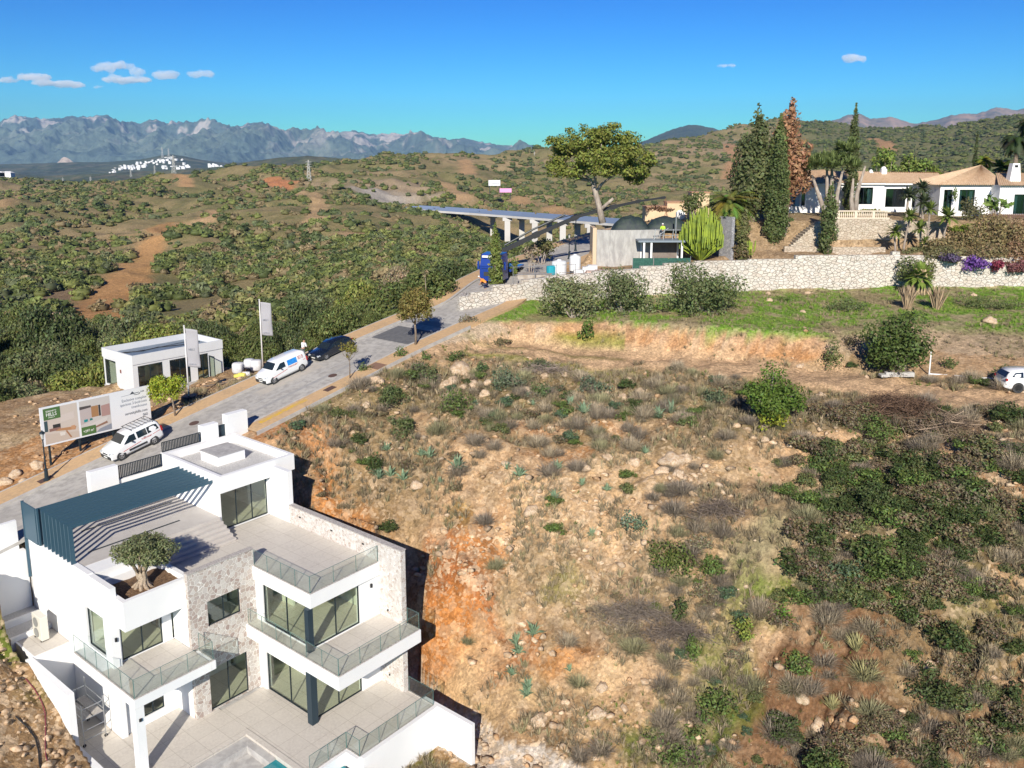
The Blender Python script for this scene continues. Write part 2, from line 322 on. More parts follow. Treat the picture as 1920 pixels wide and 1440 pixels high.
Q+=RNG.normal(0,1e-5,Q.shape)
_v,_e,_t,_ov,_oe,_of=delaunay_2d_cdt([Vector(q) for q in Q],[],[],0,1e-7)
TQ=np.array([tuple(v) for v in _v]); TZ=np.array([SP[o[0],2] if len(o) else 0 for o in _ov]); TT=np.array([t for t in _t if len(t)==3])
NC,ND=620,760
ct=np.linspace(-.86,.86,NC); ld=np.linspace(math.log(29),math.log(2700),ND)
GX,GL=np.meshgrid(ct,ld); Z=np.full(GX.shape,np.nan)
for tri in TT:
    a,b,c=TQ[tri]; x0,x1=min(a[0],b[0],c[0]),max(a[0],b[0],c[0]); y0,y1=min(a[1],b[1],c[1]),max(a[1],b[1],c[1])
    i0,i1=np.searchsorted(ct,x0),np.searchsorted(ct,x1,'right'); j0,j1=np.searchsorted(ld,y0),np.searchsorted(ld,y1,'right')
    if i0>=i1 or j0>=j1: continue
    X=GX[j0:j1,i0:i1]; Y=GL[j0:j1,i0:i1]; det=(b[1]-c[1])*(a[0]-c[0])+(c[0]-b[0])*(a[1]-c[1])
    if abs(det)<1e-14: continue
    l1=((b[1]-c[1])*(X-c[0])+(c[0]-b[0])*(Y-c[1]))/det; l2=((c[1]-a[1])*(X-c[0])+(a[0]-c[0])*(Y-c[1]))/det; l3=1-l1-l2
    ok=(l1>-1e-6)&(l2>-1e-6)&(l3>-1e-6); zz=l1*TZ[tri[0]]+l2*TZ[tri[1]]+l3*TZ[tri[2]]
    sub=Z[j0:j1,i0:i1]; sub[ok]=zz[ok]
for j in range(ND):        # outside the spots: nearest value along the row, then from the row above
    r=Z[j]; g=~np.isnan(r)
    if g.any(): Z[j]=np.interp(np.arange(NC),np.arange(NC)[g],r[g])
for j in range(ND-2,-1,-1):
    if np.isnan(Z[j]).any(): Z[j]=np.where(np.isnan(Z[j]),Z[j+1],Z[j])
for j in range(1,ND):
    if np.isnan(Z[j]).any(): Z[j]=np.where(np.isnan(Z[j]),Z[j-1],Z[j])
def blur(A_,k):
    for _ in range(k):
        P=np.pad(A_,1,mode='edge'); A_=(P[:-2,1:-1]+P[2:,1:-1]+P[1:-1,:-2]+P[1:-1,2:]+2*P[1:-1,1:-1])/6
    return A_
DD=np.exp(GL); XX=GX*DD; YY=DD
Zb=blur(Z,40); wf=sstep(120,260,DD); Z=blur(Z,1)*(1-wf)+Zb*wf
GA=(XX-O0.x)*AX.x+(YY-O0.y)*AX.y; GB=(XX-O0.x)*BX.x+(YY-O0.y)*BX.y
PXA=960+F_PX*XX/(DD*math.cos(PITCH)-(Z-CAM_H)*math.sin(PITCH))
# relief noise
near=1-sstep(90,140,DD); hill=sstep(33,38,DD)*near
slopey=sstep(14.2,12.0,Z)*hill*sstep(6.2,8.5,GA)          # the rough slope beside the villa
bankface=np.clip(np.abs(np.gradient(Z,axis=0))/np.maximum(np.gradient(DD,axis=0),1e-3),0,3)
steep=sstep(.35,1.2,bankface)
hol=np.exp(-(((PXA-1640)/190)**2+((DD-51.5)/3.6)**2)); Z-=hol*1.5*hill
Z-=hill*np.exp(-(((PXA-1300-(DD-40)*8)/45)**2))*sstep(54,50,DD)*1.0
Z+=slopey*((fbm(XX/6.5,YY/5,4,3)-.5)*2.0+(fbm(XX/3.0,YY/2.6,3,4)-.5)*1.5+(fbm(XX/.9,YY/.9,5,3)-.5)*.5)
Z+=slopey*steep*(ridged(GA/1.6,GB/4,9,4)-.55)*1.0
gl=hill*sstep(1380,1450,PXA)*sstep(5.2,3.6,Z)*(DD<52); Z+=gl*(ridged((XX-YY)/2.4,(XX+YY)/16,27,4)-.5)*2.6
rc=hill*sstep(9.2,10.2,GA+.0*Z)*(1-sstep(930,1010,PXA))*sstep(6.5,4.5,Z)*(DD<52); Z+=rc*(ridged((XX+YY*.8)/1.5,(XX-YY)/7,29,4)-.5)*1.1
Z+=near*(1-slopey)*(fbm(XX/1.5,YY/1.5,8,3)-.5)*.22
fs=sstep(110,220,DD)
Z+=fs*((fbm(XX/60,YY/60,13,3)-.5)*np.minimum(DD*.012,8)+(ridged(XX/26,YY/34,14,3)-.5)*np.minimum(DD*.006,4.5))
Z+=fs*((ridged(XX/170,YY/170,19,4)-.55)*np.clip((DD-450)*.035,0,22))
PXA=960+F_PX*XX/(DD*math.cos(PITCH)-(Z-CAM_H)*math.sin(PITCH))
Z-=10.5*np.exp(-((PXA-1040)/110)**4)*np.exp(-((DD-425)/85)**4)+8.5*np.exp(-((PXA-1030)/125)**4)*np.exp(-((DD-320)/85)**4)+2*np.exp(-((PXA-960)/60)**2)*np.exp(-((DD-440)/60)**2)
Z+=fs*(ridged(XX/75,YY/95,23,4)-.55)*np.minimum(DD*.036,15)*(1-np.exp(-((DD-430)/120)**4)*np.exp(-((PXA-1020)/170)**4))*(1-sstep(800,1200,DD)*.6)
# cut the road, the track and the villa's footprint into it
RP=np.array([tuple(p) for p in ROADP]); msk=(DD<175)&(DD>20); ii=np.where(msk.ravel())[0]
px_,py_=XX.ravel()[ii],YY.ravel()[ii]; best=np.full(len(ii),1e9); bz=np.zeros(len(ii))
for k in range(len(RP)-1):
    a=RP[k]; d=RP[k+1]-a; L2=d[0]**2+d[1]**2; t=np.clip(((px_-a[0])*d[0]+(py_-a[1])*d[1])/L2,0,1)
    ds=np.hypot(px_-a[0]-t*d[0],py_-a[1]-t*d[1]); m_=ds<best; best[m_]=ds[m_]; bz[m_]=(a[2]+t*d[2])[m_]
zf=Z.ravel().copy(); wr=1-sstep(4.9,7.2,best); zf[ii]=zf[ii]*(1-wr)+(bz-.10)*wr; ZR=np.full(Z.size,1e9); ZR[ii]=best; RD=ZR.reshape(Z.shape); Z=zf.reshape(Z.shape)
hm=(GA>-9.35)&(GA<5.0)&(GB>-16.4)&(GB<3.5); hm|=(GA>-7)&(GA<6.45)&(GB>-16.4)&(GB<-10.5)
Z=np.where(hm,np.minimum(Z,-3.0),Z)
Z=np.where((GA>-13)&(GA<-6.9)&((GB>-17.42)&(GA>-9.6)|(GB>-17.42)&(GB<-16.7))&(GB<-11.9),np.minimum(Z,2.6),Z)
hm2=(GA>-9.3)&(GA<5.0)&(GB>3.2)&(GB<3.9); Z=np.where(hm2,-2.5,Z)
pool=(GA>-12)&(GA<-.1)&(GB>-3)&(GB<9); Z=np.where(pool,np.minimum(Z,-2.6),Z)
def gz(x,y):
    i=np.interp(x/y,ct,np.arange(NC)); j=np.interp(math.log(max(y,29.1)),ld,np.arange(ND)); i0=min(int(i),NC-2); j0=min(int(j),ND-2); fi=i-i0; fj=j-j0
    return float((Z[j0,i0]*(1-fi)+Z[j0,i0+1]*fi)*(1-fj)+(Z[j0+1,i0]*(1-fi)+Z[j0+1,i0+1]*fi)*fj)
def G(px,py,dmin=29.5):
    """the point of the ground seen at this place of the photograph"""
    d=ray(px,py); D=dmin
    while D<2600:
        t=D/d[1]; x=d[0]*t; z=CAM_H+d[2]*t
        if z<=gz(x,D):
            lo=D/1.004; hi=D
            for _ in range(10):
                m_=(lo+hi)/2
                if CAM_H+d[2]*m_/d[1]<=gz(d[0]*m_/d[1],m_): hi=m_
                else: lo=m_
            return Vector((d[0]*hi/d[1],hi,gz(d[0]*hi/d[1],hi)))
        D*=1.004
    return PD(px,py,2500)
def ground(x,y): return Vector((x,y,gz(x,y)))
# ------------------------------------------------------------------ ground colours (what the soil, rock and grass are themselves)
def C3(*c): return np.array(c,float)
def mixc(A_,c,wt): return A_*(1-wt[...,None])+c*wt[...,None]
n1=fbm(XX/7,YY/7,31,4); n2=fbm(XX/1.7,YY/1.7,33,4); n3=fbm(XX/28,YY/28,35,4); n4=fbm(XX/.7,YY/.7,37,3)
CC=np.zeros(Z.shape+(3,))+C3(.46,.335,.215)
ST=np.full(Z.shape,.35)                                      # stoniness
CC=mixc(CC,C3(.26,.205,.12),sstep(.48,.60,n1)*.55*near); CC=mixc(CC,C3(.20,.17,.10),sstep(.57,.68,n2)*.45*near)
CC=mixc(CC,C3(.47,.36,.25),sstep(.56,.68,n4)*.5*near)
def blob(px,py,rx,ry,c,k=1.0,st=None,soft=.5,rot=0.0,ab=None):
    global CC,ST
    p=G(px,py) if ab is None else W(*ab); dx=XX-p.x; dy=YY-p.y; cr,sr=math.cos(rot),math.sin(rot)
    d=np.hypot((dx*cr+dy*sr)/rx,(-dx*sr+dy*cr)/ry)+(n2-.5)*1.1+(n4-.5)*.5
    wt=(1-sstep(1-soft,1.0,d))*k; CC=mixc(CC,C3(*c),wt)
    if st is not None: ST=ST*(1-wt)+st*wt
# the cut and the rubble slope beside the villa
orange=(.46,.215,.075); rust=(.36,.14,.05); pale=(.56,.42,.27); cream=(.60,.46,.29); dry=(.24,.19,.115); grass=(.13,.20,.035); brown=(.19,.115,.068); grey=(.30,.285,.19)
for a in [(640,900,3,4,orange,.8,.4),(650,1010,4,3,orange,.7,.5),(860,1040,3.2,4,rust,.75,.8),(900,1000,2.4,3,orange,.7,.8),(860,1140,3.5,2.6,rust,.65,.7),(830,1250,3,2.5,orange,.8,.3),(960,1230,3,1.6,rust,.6,.5),
          (880,1250,2.5,1.6,cream,.6,.1),(960,1330,2.6,2,cream,.7,.2),(850,1290,2,1.2,cream,.6,.1),(1060,1240,3.5,1.2,orange,.6,.3),(1120,1260,3,1.0,cream,.6,.3),(1100,1000,6,4,pale,.55,.8),(1000,930,6,3,pale,.5,.8),(1260,890,5,1.8,cream,.8,.9),
          (1200,860,5,1.2,cream,.6,.7),(1080,850,5,.8,orange,.5,.5),(1000,795,9,.8,rust,.6,.8),(1130,800,4,.8,orange,.6,.8),(980,1400,4,3,brown,.5,.7),(1150,1390,4,2,(.33,.24,.13),.6,.5),(560,800,3,2.6,orange,.5,.4),(520,800,3,2,rust,.4,.4),
          (1450,1000,3.4,1.7,grey,.95,.05),(1400,1060,2.6,1.3,grey,.8,.1),(1530,1040,2,1.5,grey,.6,.1),(1350,830,4,1.2,(.38,.28,.19),.6,.4)]: blob(*a[:4],a[4],a[5],a[6])
for a in [(1650,1150,6,2.2,brown,.95,.15),(1750,1130,4,2,(.23,.14,.08),.9,.2),(1600,1250,6,2.6,brown,.97,.15),(1500,1340,5,2.4,brown,.97,.15),(1450,1400,5,2.4,brown,.9,.15),(1900,1400,5,3.4,brown,.95,.2),(1720,1380,5,2.6,brown,.8,.15),(1850,1200,3,3,(.22,.14,.08),.6,.5),(1880,900,5,3,(.30,.185,.11),.85,.6),(1850,1000,4,3,(.27,.165,.09),.7,.7),(1650,1350,4,2,brown,.7,.4)]: blob(*a[:4],a[4],a[5],a[6])
for a in [(760,930,3.5,2.6,dry,.7),(700,870,3,3,dry,.8),(760,860,3,3,dry,.8),(850,760,3,4,(.19,.165,.10),.8),(700,800,3.5,4,dry,.8),(1150,760,9,3,dry,.6),(1350,800,6,3,dry,.7),(1350,930,5,3,(.22,.18,.12),.7),(1000,830,9,1.0,dry,.8),(1300,835,8,1.2,dry,.8),(1200,1150,4,2.5,(.22,.175,.13),.8),(1280,1090,3,3,dry,.7),(1700,1000,6,4,(.14,.13,.075),.8),(1550,950,5,3,(.16,.14,.09),.7),(1750,1250,4,3,dry,.7),(1080,1090,3,2,dry,.5),(1010,1080,2,2,dry,.5)]: blob(*a[:4],a[4],a[5])
for a in [(1350,1300,2.2,2.6,grass,.6),(1290,1340,2.5,2,(.12,.16,.05),.7),(1400,1150,2.2,2,(.22,.25,.10),.7),(1340,1230,2,2,(.20,.23,.09),.7),(1450,1110,2,.7,grass,.8),(1250,1400,3,1.5,(.10,.16,.03),.7),(1850,1180,2.4,2,(.16,.17,.07),.6),(1280,1420,3,1,(.1,.17,.03),.7),(1050,1100,1.6,1,grass,.4),(860,960,1.5,1,grass,.3)]: blob(*a[:4],a[4],a[5])
# the cut bank above the track and the grass over it
bm_=sstep(13.35,13.6,Z+(n2-.5)*.3)*(1-sstep(15.0,15.35,Z+(n2-.5)*.6))*near*(DD>65)*(DD<80)*sstep(858,880,PXA)*(1-sstep(1540,1560,PXA))
CC=mixc(CC,C3(.46,.275,.15)+(n4[...,None]-.5)*.16+(n2[...,None]-.5)*C3(.12,.02,-.04),bm_*.97); ST=ST*(1-bm_*.7)
gm=sstep(14.9,15.4,Z)*near*(XX>-6)*(YY>68)*(YY<93)*(1-bm_)
CC=mixc(CC,C3(.22,.20,.08),gm*.7); CC=mixc(CC,C3(.14,.27,.03),gm*sstep(.32,.44,n1+(XX>6)*.06)*.95); CC=mixc(CC,C3(.34,.27,.16),gm*sstep(.57,.64,n2)*.8)
tm=sstep(16.6,17.6,Z)*near*(YY>80)*(XX>0); CC=mixc(CC,C3(.33,.225,.13),tm)
# lot across the road
lot=(GB<-25.6)*near; CC=mixc(CC,C3(.33,.21,.11),lot*.95); CC=mixc(CC,C3(.45,.34,.20),lot*sstep(.56,.64,n2)*.6)
lb=(GB<-25.4)*(GB>-31)*near*(GA>-8)*(GA<8); CC=mixc(CC,C3(.42,.20,.075),lb*.7)
lf=(GA<-9.3)*near*(GB>-16)*1.0; CC=mixc(CC,C3(.33,.235,.14),lf*.95); ST=np.where(lf>0,.9,ST)
blob(8,1205,1.6,1.0,grass,.9); blob(70,1300,1.2,1,grass,.3)
tr=(GA>-1)*(GA<5.1)*(GB>4)*(GB<9)*near; CC=mixc(CC,C3(.36,.25,.13),tr*1.0); CC=mixc(CC,C3(.22,.25,.06),tr*sstep(.48,.55,n2)*.8)
gr=(GA>4.9)*(GA<8.2)*(GB>-9)*(Z<-1.7)*near*(YY<52); CC=mixc(CC,C3(.56,.55,.54),gr*.95); ST=np.where(gr>0,1.0,ST)
# dirt track
def polyd(P,xx,yy,sel):
    best=np.full(xx.shape,1e9); ii=np.where(sel.ravel())[0]; x,y=xx.ravel()[ii],yy.ravel()[ii]; b=np.full(len(ii),1e9)
    for p,q in zip(P,P[1:]):
        dx,dy=q[0]-p[0],q[1]-p[1]; t=np.clip(((x-p[0])*dx+(y-p[1])*dy)/max(dx*dx+dy*dy,1e-9),0,1); b=np.minimum(b,np.hypot(x-p[0]-t*dx,y-p[1]-t*dy))
    f=best.ravel(); f[ii]=b; return f.reshape(xx.shape)
TRK=[(PZ(*p)+PZ(*q))/2 for p,q in zip(T1,[(800,662,13.3),(1000,670,13),(1200,686,12.9),(1400,708,12.9),(1540,722,12.9),(1700,748,12.9),(1920,788,12.9),(2300,850,12.9)])]
TRK=[PZ(775,662,13.5)]+TRK
td=polyd([tuple(p) for p in TRK],XX,YY,(DD<90)&(DD>45)); tw=(1-sstep(2.2,3.2,td+(n2-.5)*1.0)); CC=mixc(CC,C3(.55,.42,.29),tw); ST=ST*(1-tw*.8)
rut=np.exp(-((td-1.0)/.28)**2)*tw; CC=mixc(CC,C3(.60,.46,.32),rut*.6); mid=np.exp(-(td/.35)**2)*tw*(XX<12); CC=mixc(CC,C3(.24,.24,.09),mid*sstep(.42,.6,n2)*.8); Z-=rut*.05
ub=near*(Z>11.2)*(Z<13.0)*(GA>9)*(DD>55)*(YY<70)*(1-tw); CC=mixc(CC,C3(.20,.175,.095),ub*.8)
vg=np.exp(-((td-2.9)/.5)**2)*(YY<TRK[2].y+2)*(XX<10)*(XX>-4); CC=mixc(CC,C3(.18,.27,.03),vg*.7)
# the hills beyond
farw=sstep(95,125,DD)
fc=C3(.275,.22,.11)+np.zeros(CC.shape); n5=fbm(XX/22,YY/22,41,4); n6=fbm(XX/90,YY/90,43,4); n7=fbm(XX/6,YY/6,44,3)
fc=mixc(fc,C3(.21,.19,.085),sstep(.44,.58,n5)*.8); fc=mixc(fc,C3(.38,.275,.16),sstep(.53,.66,n6)*.6); fc=mixc(fc,C3(.15,.145,.06),sstep(.54,.66,n7)*.55)
rh=sstep(1430,1560,PXA)*sstep(500,700,DD); fc=mixc(fc,C3(.13,.14,.065),rh*.8)
gr_=sstep(.60,.70,np.abs(XX/np.maximum(DD,1)))
CC=CC*(1-farw[...,None])+fc*farw[...,None]; ST=ST*(1-farw)
def fblob(px,py,rx,ry,c,k=.9):
    global CC
    p=G(px,py,95); dx=(XX-p.x)/rx; dy=(YY-p.y)/ry; d=np.hypot(dx,dy)+(n5-.5)*1.0+(n7-.5)*.5; CC=mixc(CC,C3(*c),(1-sstep(.45,.95,d))*k)
for a in [(745,360,38,60,(.40,.33,.25)),(720,375,26,30,(.42,.38,.33)),(790,350,30,50,(.36,.27,.17)),(660,340,40,60,(.34,.26,.16)),(230,540,10,22,(.42,.23,.10)),(285,450,14,26,(.36,.25,.13)),(200,580,9,14,(.45,.25,.10)),(470,345,30,30,(.34,.25,.15)),
          (900,390,24,30,(.33,.24,.13)),(1320,285,70,90,(.33,.25,.15)),(1250,300,50,60,(.31,.24,.14)),(1400,330,20,60,(.36,.24,.14)),(960,345,30,40,(.27,.22,.10)),(1000,330,34,40,(.25,.22,.09)),(50,545,26,20,(.24,.17,.11)),(660,445,14,14,(.36,.24,.14)),(530,340,14,20,(.50,.24,.12))]: fblob(*a)
PATHS=[([(180,600),(205,560),(250,510),(285,455),(300,425),(330,420)],2.6,(.50,.28,.12)),([(150,640),(185,600),(200,560)],3,(.48,.26,.11)),([(330,420),(400,405),(405,395)],1.4,(.42,.29,.16)),([(565,360),(598,385),(590,410),(560,425)],2.5,(.46,.31,.17)),
       ([(385,415),(400,398)],2.5,(.50,.33,.18)),([(338,330),(350,350)],3,(.50,.30,.15)),([(500,335),(525,348)],5,(.52,.22,.10)),([(1360,270),(1385,300),(1370,335)],5,(.42,.24,.13)),([(1640,262),(1665,285)],6,(.42,.24,.13)),([(975,370),(1040,395),(1070,410)],4,(.40,.25,.13)),
       ([(1210,295),(1290,270),(1380,262),(1440,262)],2,(.38,.29,.18)),([(870,300),(880,325)],4,(.45,.28,.15)),([(840,345),(870,372)],4,(.44,.29,.16)),([(0,380),(60,365)],4,(.42,.28,.15)),([(150,470),(210,440),(300,440)],1.2,(.38,.27,.14)),([(1130,305),(1200,330),(1290,320)],1.6,(.40,.29,.17)),([(1250,340),(1330,330),(1400,345)],1.6,(.38,.28,.17))]
for P,wd,c in PATHS:
    g=[G(x,y,100) for x,y in P]; d=polyd([tuple(q) for q in resample(g,8)],XX,YY,DD>95); wd*=1.9; CC=mixc(CC,C3(*c),(1-sstep(wd*.5,wd*1.5,d+(n7-.5)*wd))*.85)
nw=near*(Z<14.2)*((GB>-15.5)|(DD>60)*(XX>-8)); CC=CC*(1+nw[...,None]*(C3(.97,.86,.74)-1)); CC=np.clip(CC,.02,.9)
def ground_mat():
    m=bpy.data.materials.new('soil'); m.use_nodes=True; N=m.node_tree.nodes; L=m.node_tree.links; p=N['Principled BSDF']; p.inputs['Roughness'].default_value=.95; p.inputs['Specular IOR Level'].default_value=.1
    tc=N.new('ShaderNodeTexCoord'); o=tc.outputs['Object']; at=N.new('ShaderNodeAttribute'); at.attribute_name='Col'
    def noise_(s,d=5,r=.65):
        n=N.new('ShaderNodeTexNoise'); n.inputs['Scale'].default_value=s; n.inputs['Detail'].default_value=d; n.inputs['Roughness'].default_value=r; L.new(o,n.inputs['Vector']); return n.outputs['Fac']
    def mr(f,a,b,c=0,d=1):
        r=N.new('ShaderNodeMapRange'); r.inputs[1].default_value=a; r.inputs[2].default_value=b; r.inputs[3].default_value=c; r.inputs[4].default_value=d; L.new(f,r.inputs[0]); return r.outputs[0]
    def mth(op,a,b):
        x=N.new('ShaderNodeMath'); x.operation=op
        for i,v in enumerate((a,b)):
            if isinstance(v,(int,float)): x.inputs[i].default_value=v
            else: L.new(v,x.inputs[i])
        return x.outputs[0]
    def mix(f,a,b,mode='MIX'):
        x=N.new('ShaderNodeMix'); x.data_type='RGBA'; x.blend_type=mode
        if isinstance(f,(int,float)): x.inputs[0].default_value=f
        else: L.new(f,x.inputs[0])
        for i,v in ((6,a),(7,b)):
            if isinstance(v,tuple): x.inputs[i].default_value=(*v,1)
            else: L.new(v,x.inputs[i])
        return x.outputs[2]
    sc1=mr(noise_(6.0),.3,.7,.62,1.32); sc2=mr(noise_(1.1),.3,.7,.8,1.2)
    cmul=N.new('ShaderNodeVectorMath'); cmul.operation='SCALE'; L.new(at.outputs['Color'],cmul.inputs[0]); L.new(mth('MULTIPLY',sc1,sc2),cmul.inputs['Scale'])
    h=None; col=cmul.outputs[0]
    for s,k in ((1.9,.25),(5.5,.3)):
        v=N.new('ShaderNodeTexVoronoi'); v.inputs['Scale'].default_value=s
        dn=N.new('ShaderNodeTexNoise'); dn.inputs['Scale'].default_value=s*2.2; dn.inputs['Detail'].default_value=3; L.new(o,dn.inputs['Vector']); ad=N.new('ShaderNodeVectorMath'); ad.operation='MULTIPLY_ADD'; L.new(dn.outputs['Color'],ad.inputs[0]); ad.inputs[1].default_value=(.9/s,)*3; L.new(o,ad.inputs[2]); L.new(ad.outputs[0],v.inputs['Vector'])
        sp=N.new('ShaderNodeSeparateColor'); L.new(v.outputs['Color'],sp.inputs[0])
        st=mth('MULTIPLY',mr(sp.outputs[0],.62,.8),mr(at.outputs['Alpha'],.1,.7))
        sv=N.new('ShaderNodeVectorMath'); sv.operation='SCALE'; sv.inputs[0].default_value=(.56,.42,.28); L.new(mth('ADD',sp.outputs[2],.5),sv.inputs['Scale'])
        cell=N.new('ShaderNodeVectorMath'); cell.operation='SCALE'; L.new(col,cell.inputs[0]); L.new(mr(sp.outputs[1],0,1,.82,1.15),cell.inputs['Scale'])
        col=mix(mth('MULTIPLY',st,.6),cell.outputs[0],sv.outputs[0]); hh=mth('MULTIPLY',sp.outputs[0],k/s); h=hh if h is None else mth('ADD',h,hh)
    L.new(col,p.inputs['Base Color'])
    h=mth('ADD',h,mth('MULTIPLY',noise_(3.0,8,.7),.22)); b=N.new('ShaderNodeBump'); b.inputs['Distance'].default_value=.9; b.inputs['Strength'].default_value=.8; L.new(h,b.inputs['Height']); L.new(b.outputs[0],p.inputs['Normal'])
    return m
M_SOIL=ground_mat()
idx=np.arange(NC*ND).reshape(ND,NC); FQ=np.stack([idx[:-1,:-1],idx[:-1,1:],idx[1:,1:],idx[1:,:-1]],-1).reshape(-1,4)
tag(mesh_np('ground',np.stack([XX,YY,Z],-1).reshape(-1,3),FQ,M_SOIL,np.concatenate([CC,ST[...,None]],-1).reshape(-1,4),smooth=True),kind='structure')
# ------------------------------------------------------------------ plain and mountains
M_PLAIN=mat('plain_soil',(.12,.13,.06),.95,(.22,.18,.10),.0016,(.06,.09,.03),.006)
tag(mesh_np('plain',[(-16000,2400,-75),(16000,2400,-75),(16000,15000,-75),(-16000,15000,-75)],[(0,1,2,3)],M_PLAIN),kind='structure')
def ridge(name,pts,D,depth,base,cols,amp,seed,nu=420,nv=90,fscale=900,back=.6,smooth=False):
    """a range whose crest follows pts (photo column, row) at distance D and falls towards the viewer over depth metres"""
    xs=np.linspace(pts[0][0],pts[-1][0],nu); cy=np.interp(xs,[p[0] for p in pts],[p[1] for p in pts])
    u=(cy-C_Y)/F_PX; dr=np.stack([(xs-960)/F_PX,math.cos(PITCH)-u*math.sin(PITCH),-math.sin(PITCH)-u*math.cos(PITCH)],1)
    crest=CAM_H+dr[:,2]*D/dr[:,1]; crest=crest+(fbm(xs/7.,xs*0,seed+9,4)-.5)*amp*.16
    v=np.concatenate([np.linspace(0,1,nv),1+np.linspace(0,1,12)[1:]*back]); V_,U_=np.meshgrid(v,np.arange(nu),indexing='ij')
    Dd=D-depth*(1-V_); tanx=dr[:,0]/dr[:,1]; X=tanx[U_]*Dd; prof=np.where(V_<=1,V_**1.25,1-(V_-1)/back*.5)
    zz=base+(crest[U_]-base)*prof; env=np.where(V_<=1,np.sin(np.pi*np.clip(V_,0,1))**.7,0)
    zz+=env*amp*((ridged(X/fscale,Dd/(fscale*1.6),seed,5)-.62)*2.2+(fbm(X/(fscale*.3),Dd/(fscale*.4),seed+3,4)-.5)*.5)
    n_a=fbm(X/(fscale*.25),Dd/(fscale*.3),seed+5,5); n_b=fbm(X/(fscale*1.5),Dd/(fscale*1.5),seed+6,3)
    c=C3(*cols[0])+np.zeros(X.shape+(3,)); c=mixc(c,C3(*cols[1]),sstep(.5,.62,n_a)*sstep(.25,.85,V_)*.9); c=mixc(c,C3(*cols[2]),sstep(.52,.66,n_b)*.7)
    id_=np.arange(X.size).reshape(X.shape); F=np.stack([id_[:-1,:-1],id_[:-1,1:],id_[1:,1:],id_[1:,:-1]],-1).reshape(-1,4)
    return tag(mesh_np(name,np.stack([X,Dd,zz],-1).reshape(-1,3),F,M_ROCK,np.concatenate([c,np.ones(c.shape[:2]+(1,))],-1).reshape(-1,4),smooth=smooth),kind='structure')
M_ROCK=mat('mountain_rock',(1,1,1),.95,(.7,.72,.7),.004,(1.25,1.2,1.15),.012,attr=True,bump=30,bscale=.006)
ridge('mountains',[(-420,236),(-200,222),(-60,238),(0,227),(30,217),(73,223),(147,219),(200,217),(217,227),(263,232),(287,224),(313,230),(350,228),(367,233),(387,222),(405,230),(427,240),(450,236),(467,229),(485,229),(500,231),(515,238),(533,243),(567,250),(593,247),(640,248),(660,245),(693,252),(737,250),(790,254),(827,260),(870,260),(910,268),(960,273),(1000,284),(1030,291)],12500,4200,-80,((.085,.12,.10),(.48,.43,.38),(.12,.155,.11)),340,51,fscale=850,nu=760,nv=190)
ridge('mountains',[(1190,268),(1215,262),(1250,246),(1290,234),(1310,235),(1340,241),(1370,250),(1420,265),(1460,275)],6500,1800,-40,((.05,.07,.05),(.10,.10,.07),(.05,.07,.04)),60,61,nu=160,nv=40,fscale=500)
ridge('mountains',[(1500,240),(1551,230),(1580,220),(1590,216),(1603,215),(1611,213),(1633,223),(1660,221),(1673,219),(1700,228),(1720,232),(1743,227),(1760,224),(1781,217),(1800,214),(1816,212),(1830,214),(1868,202),(1885,203),(1904,207),(1920,203),(2000,200),(2100,190),(2300,205)],8500,2600,-60,((.19,.15,.11),(.32,.22,.16),(.14,.14,.10)),130,71,nu=240,nv=60,fscale=700)
ridge('hills',[(-420,318),(-150,322),(0,324),(80,330),(180,326),(250,322),(330,318),(420,312),(467,303),(520,296),(580,292),(640,297),(700,300),(760,306)],2900,700,-70,((.065,.08,.04),(.14,.12,.07),(.08,.09,.045)),14,81,nu=300,nv=40,fscale=160)
ridge('hills',[(-420,306),(0,308),(80,306),(140,304),(200,304),(262,299),(300,292),(318,289),(345,293),(380,300),(420,305),(520,303),(620,300)],4600,1500,-75,((.06,.08,.05),(.12,.12,.08),(.07,.09,.05)),14,91,nu=260,nv=50,fscale=260)
# pale quarry face in the foothills
qv=PD(112,312,5400); M_Q=mat('quarry_rock',(.55,.46,.38),.95,(.40,.33,.28),.02,bump=6,bscale=.03)
xs=np.linspace(-150,200,36); zs=np.linspace(0,1,9); Vq=[];Fq=[]
for j,s_ in enumerate(zs):
    for i,x in enumerate(xs):
        top=(38+34*math.exp(-((x-60)/70)**2))*(1-abs(x-25)/190.0); Vq.append((qv.x+x,qv.y-200+200*s_+14*mn.noise((x*.02,s_*3,1)),qv.z-45+max(0,top)*s_*1.6+5*mn.noise((x*.05,s_*5,4))))
for j in range(8):
    for i in range(35): Fq.append((j*36+i,j*36+i+1,(j+1)*36+i+1,(j+1)*36+i))
tag(mesh_np('hills',Vq,Fq,M_Q),kind='structure')
# haze: one closed box of even pale air round everything but the sky and the clouds
def haze():
    m=bpy.data.materials.new('haze'); m.use_nodes=True; N=m.node_tree.nodes; L=m.node_tree.links; N.remove(N['Principled BSDF'])
    v=N.new('ShaderNodeVolumePrincipled'); v.inputs['Density'].default_value=HAZE; v.inputs['Color'].default_value=(.34,.60,1,1); v.inputs['Anisotropy'].default_value=0.0; L.new(v.outputs[0],N['Material Output'].inputs['Volume'])
    b=MB(); b.box(-17000,17000,-300,15500,-110,1000); o=b.build('haze',m); tag(o,kind='stuff'); return o
HAZE=4.5e-5
haze()
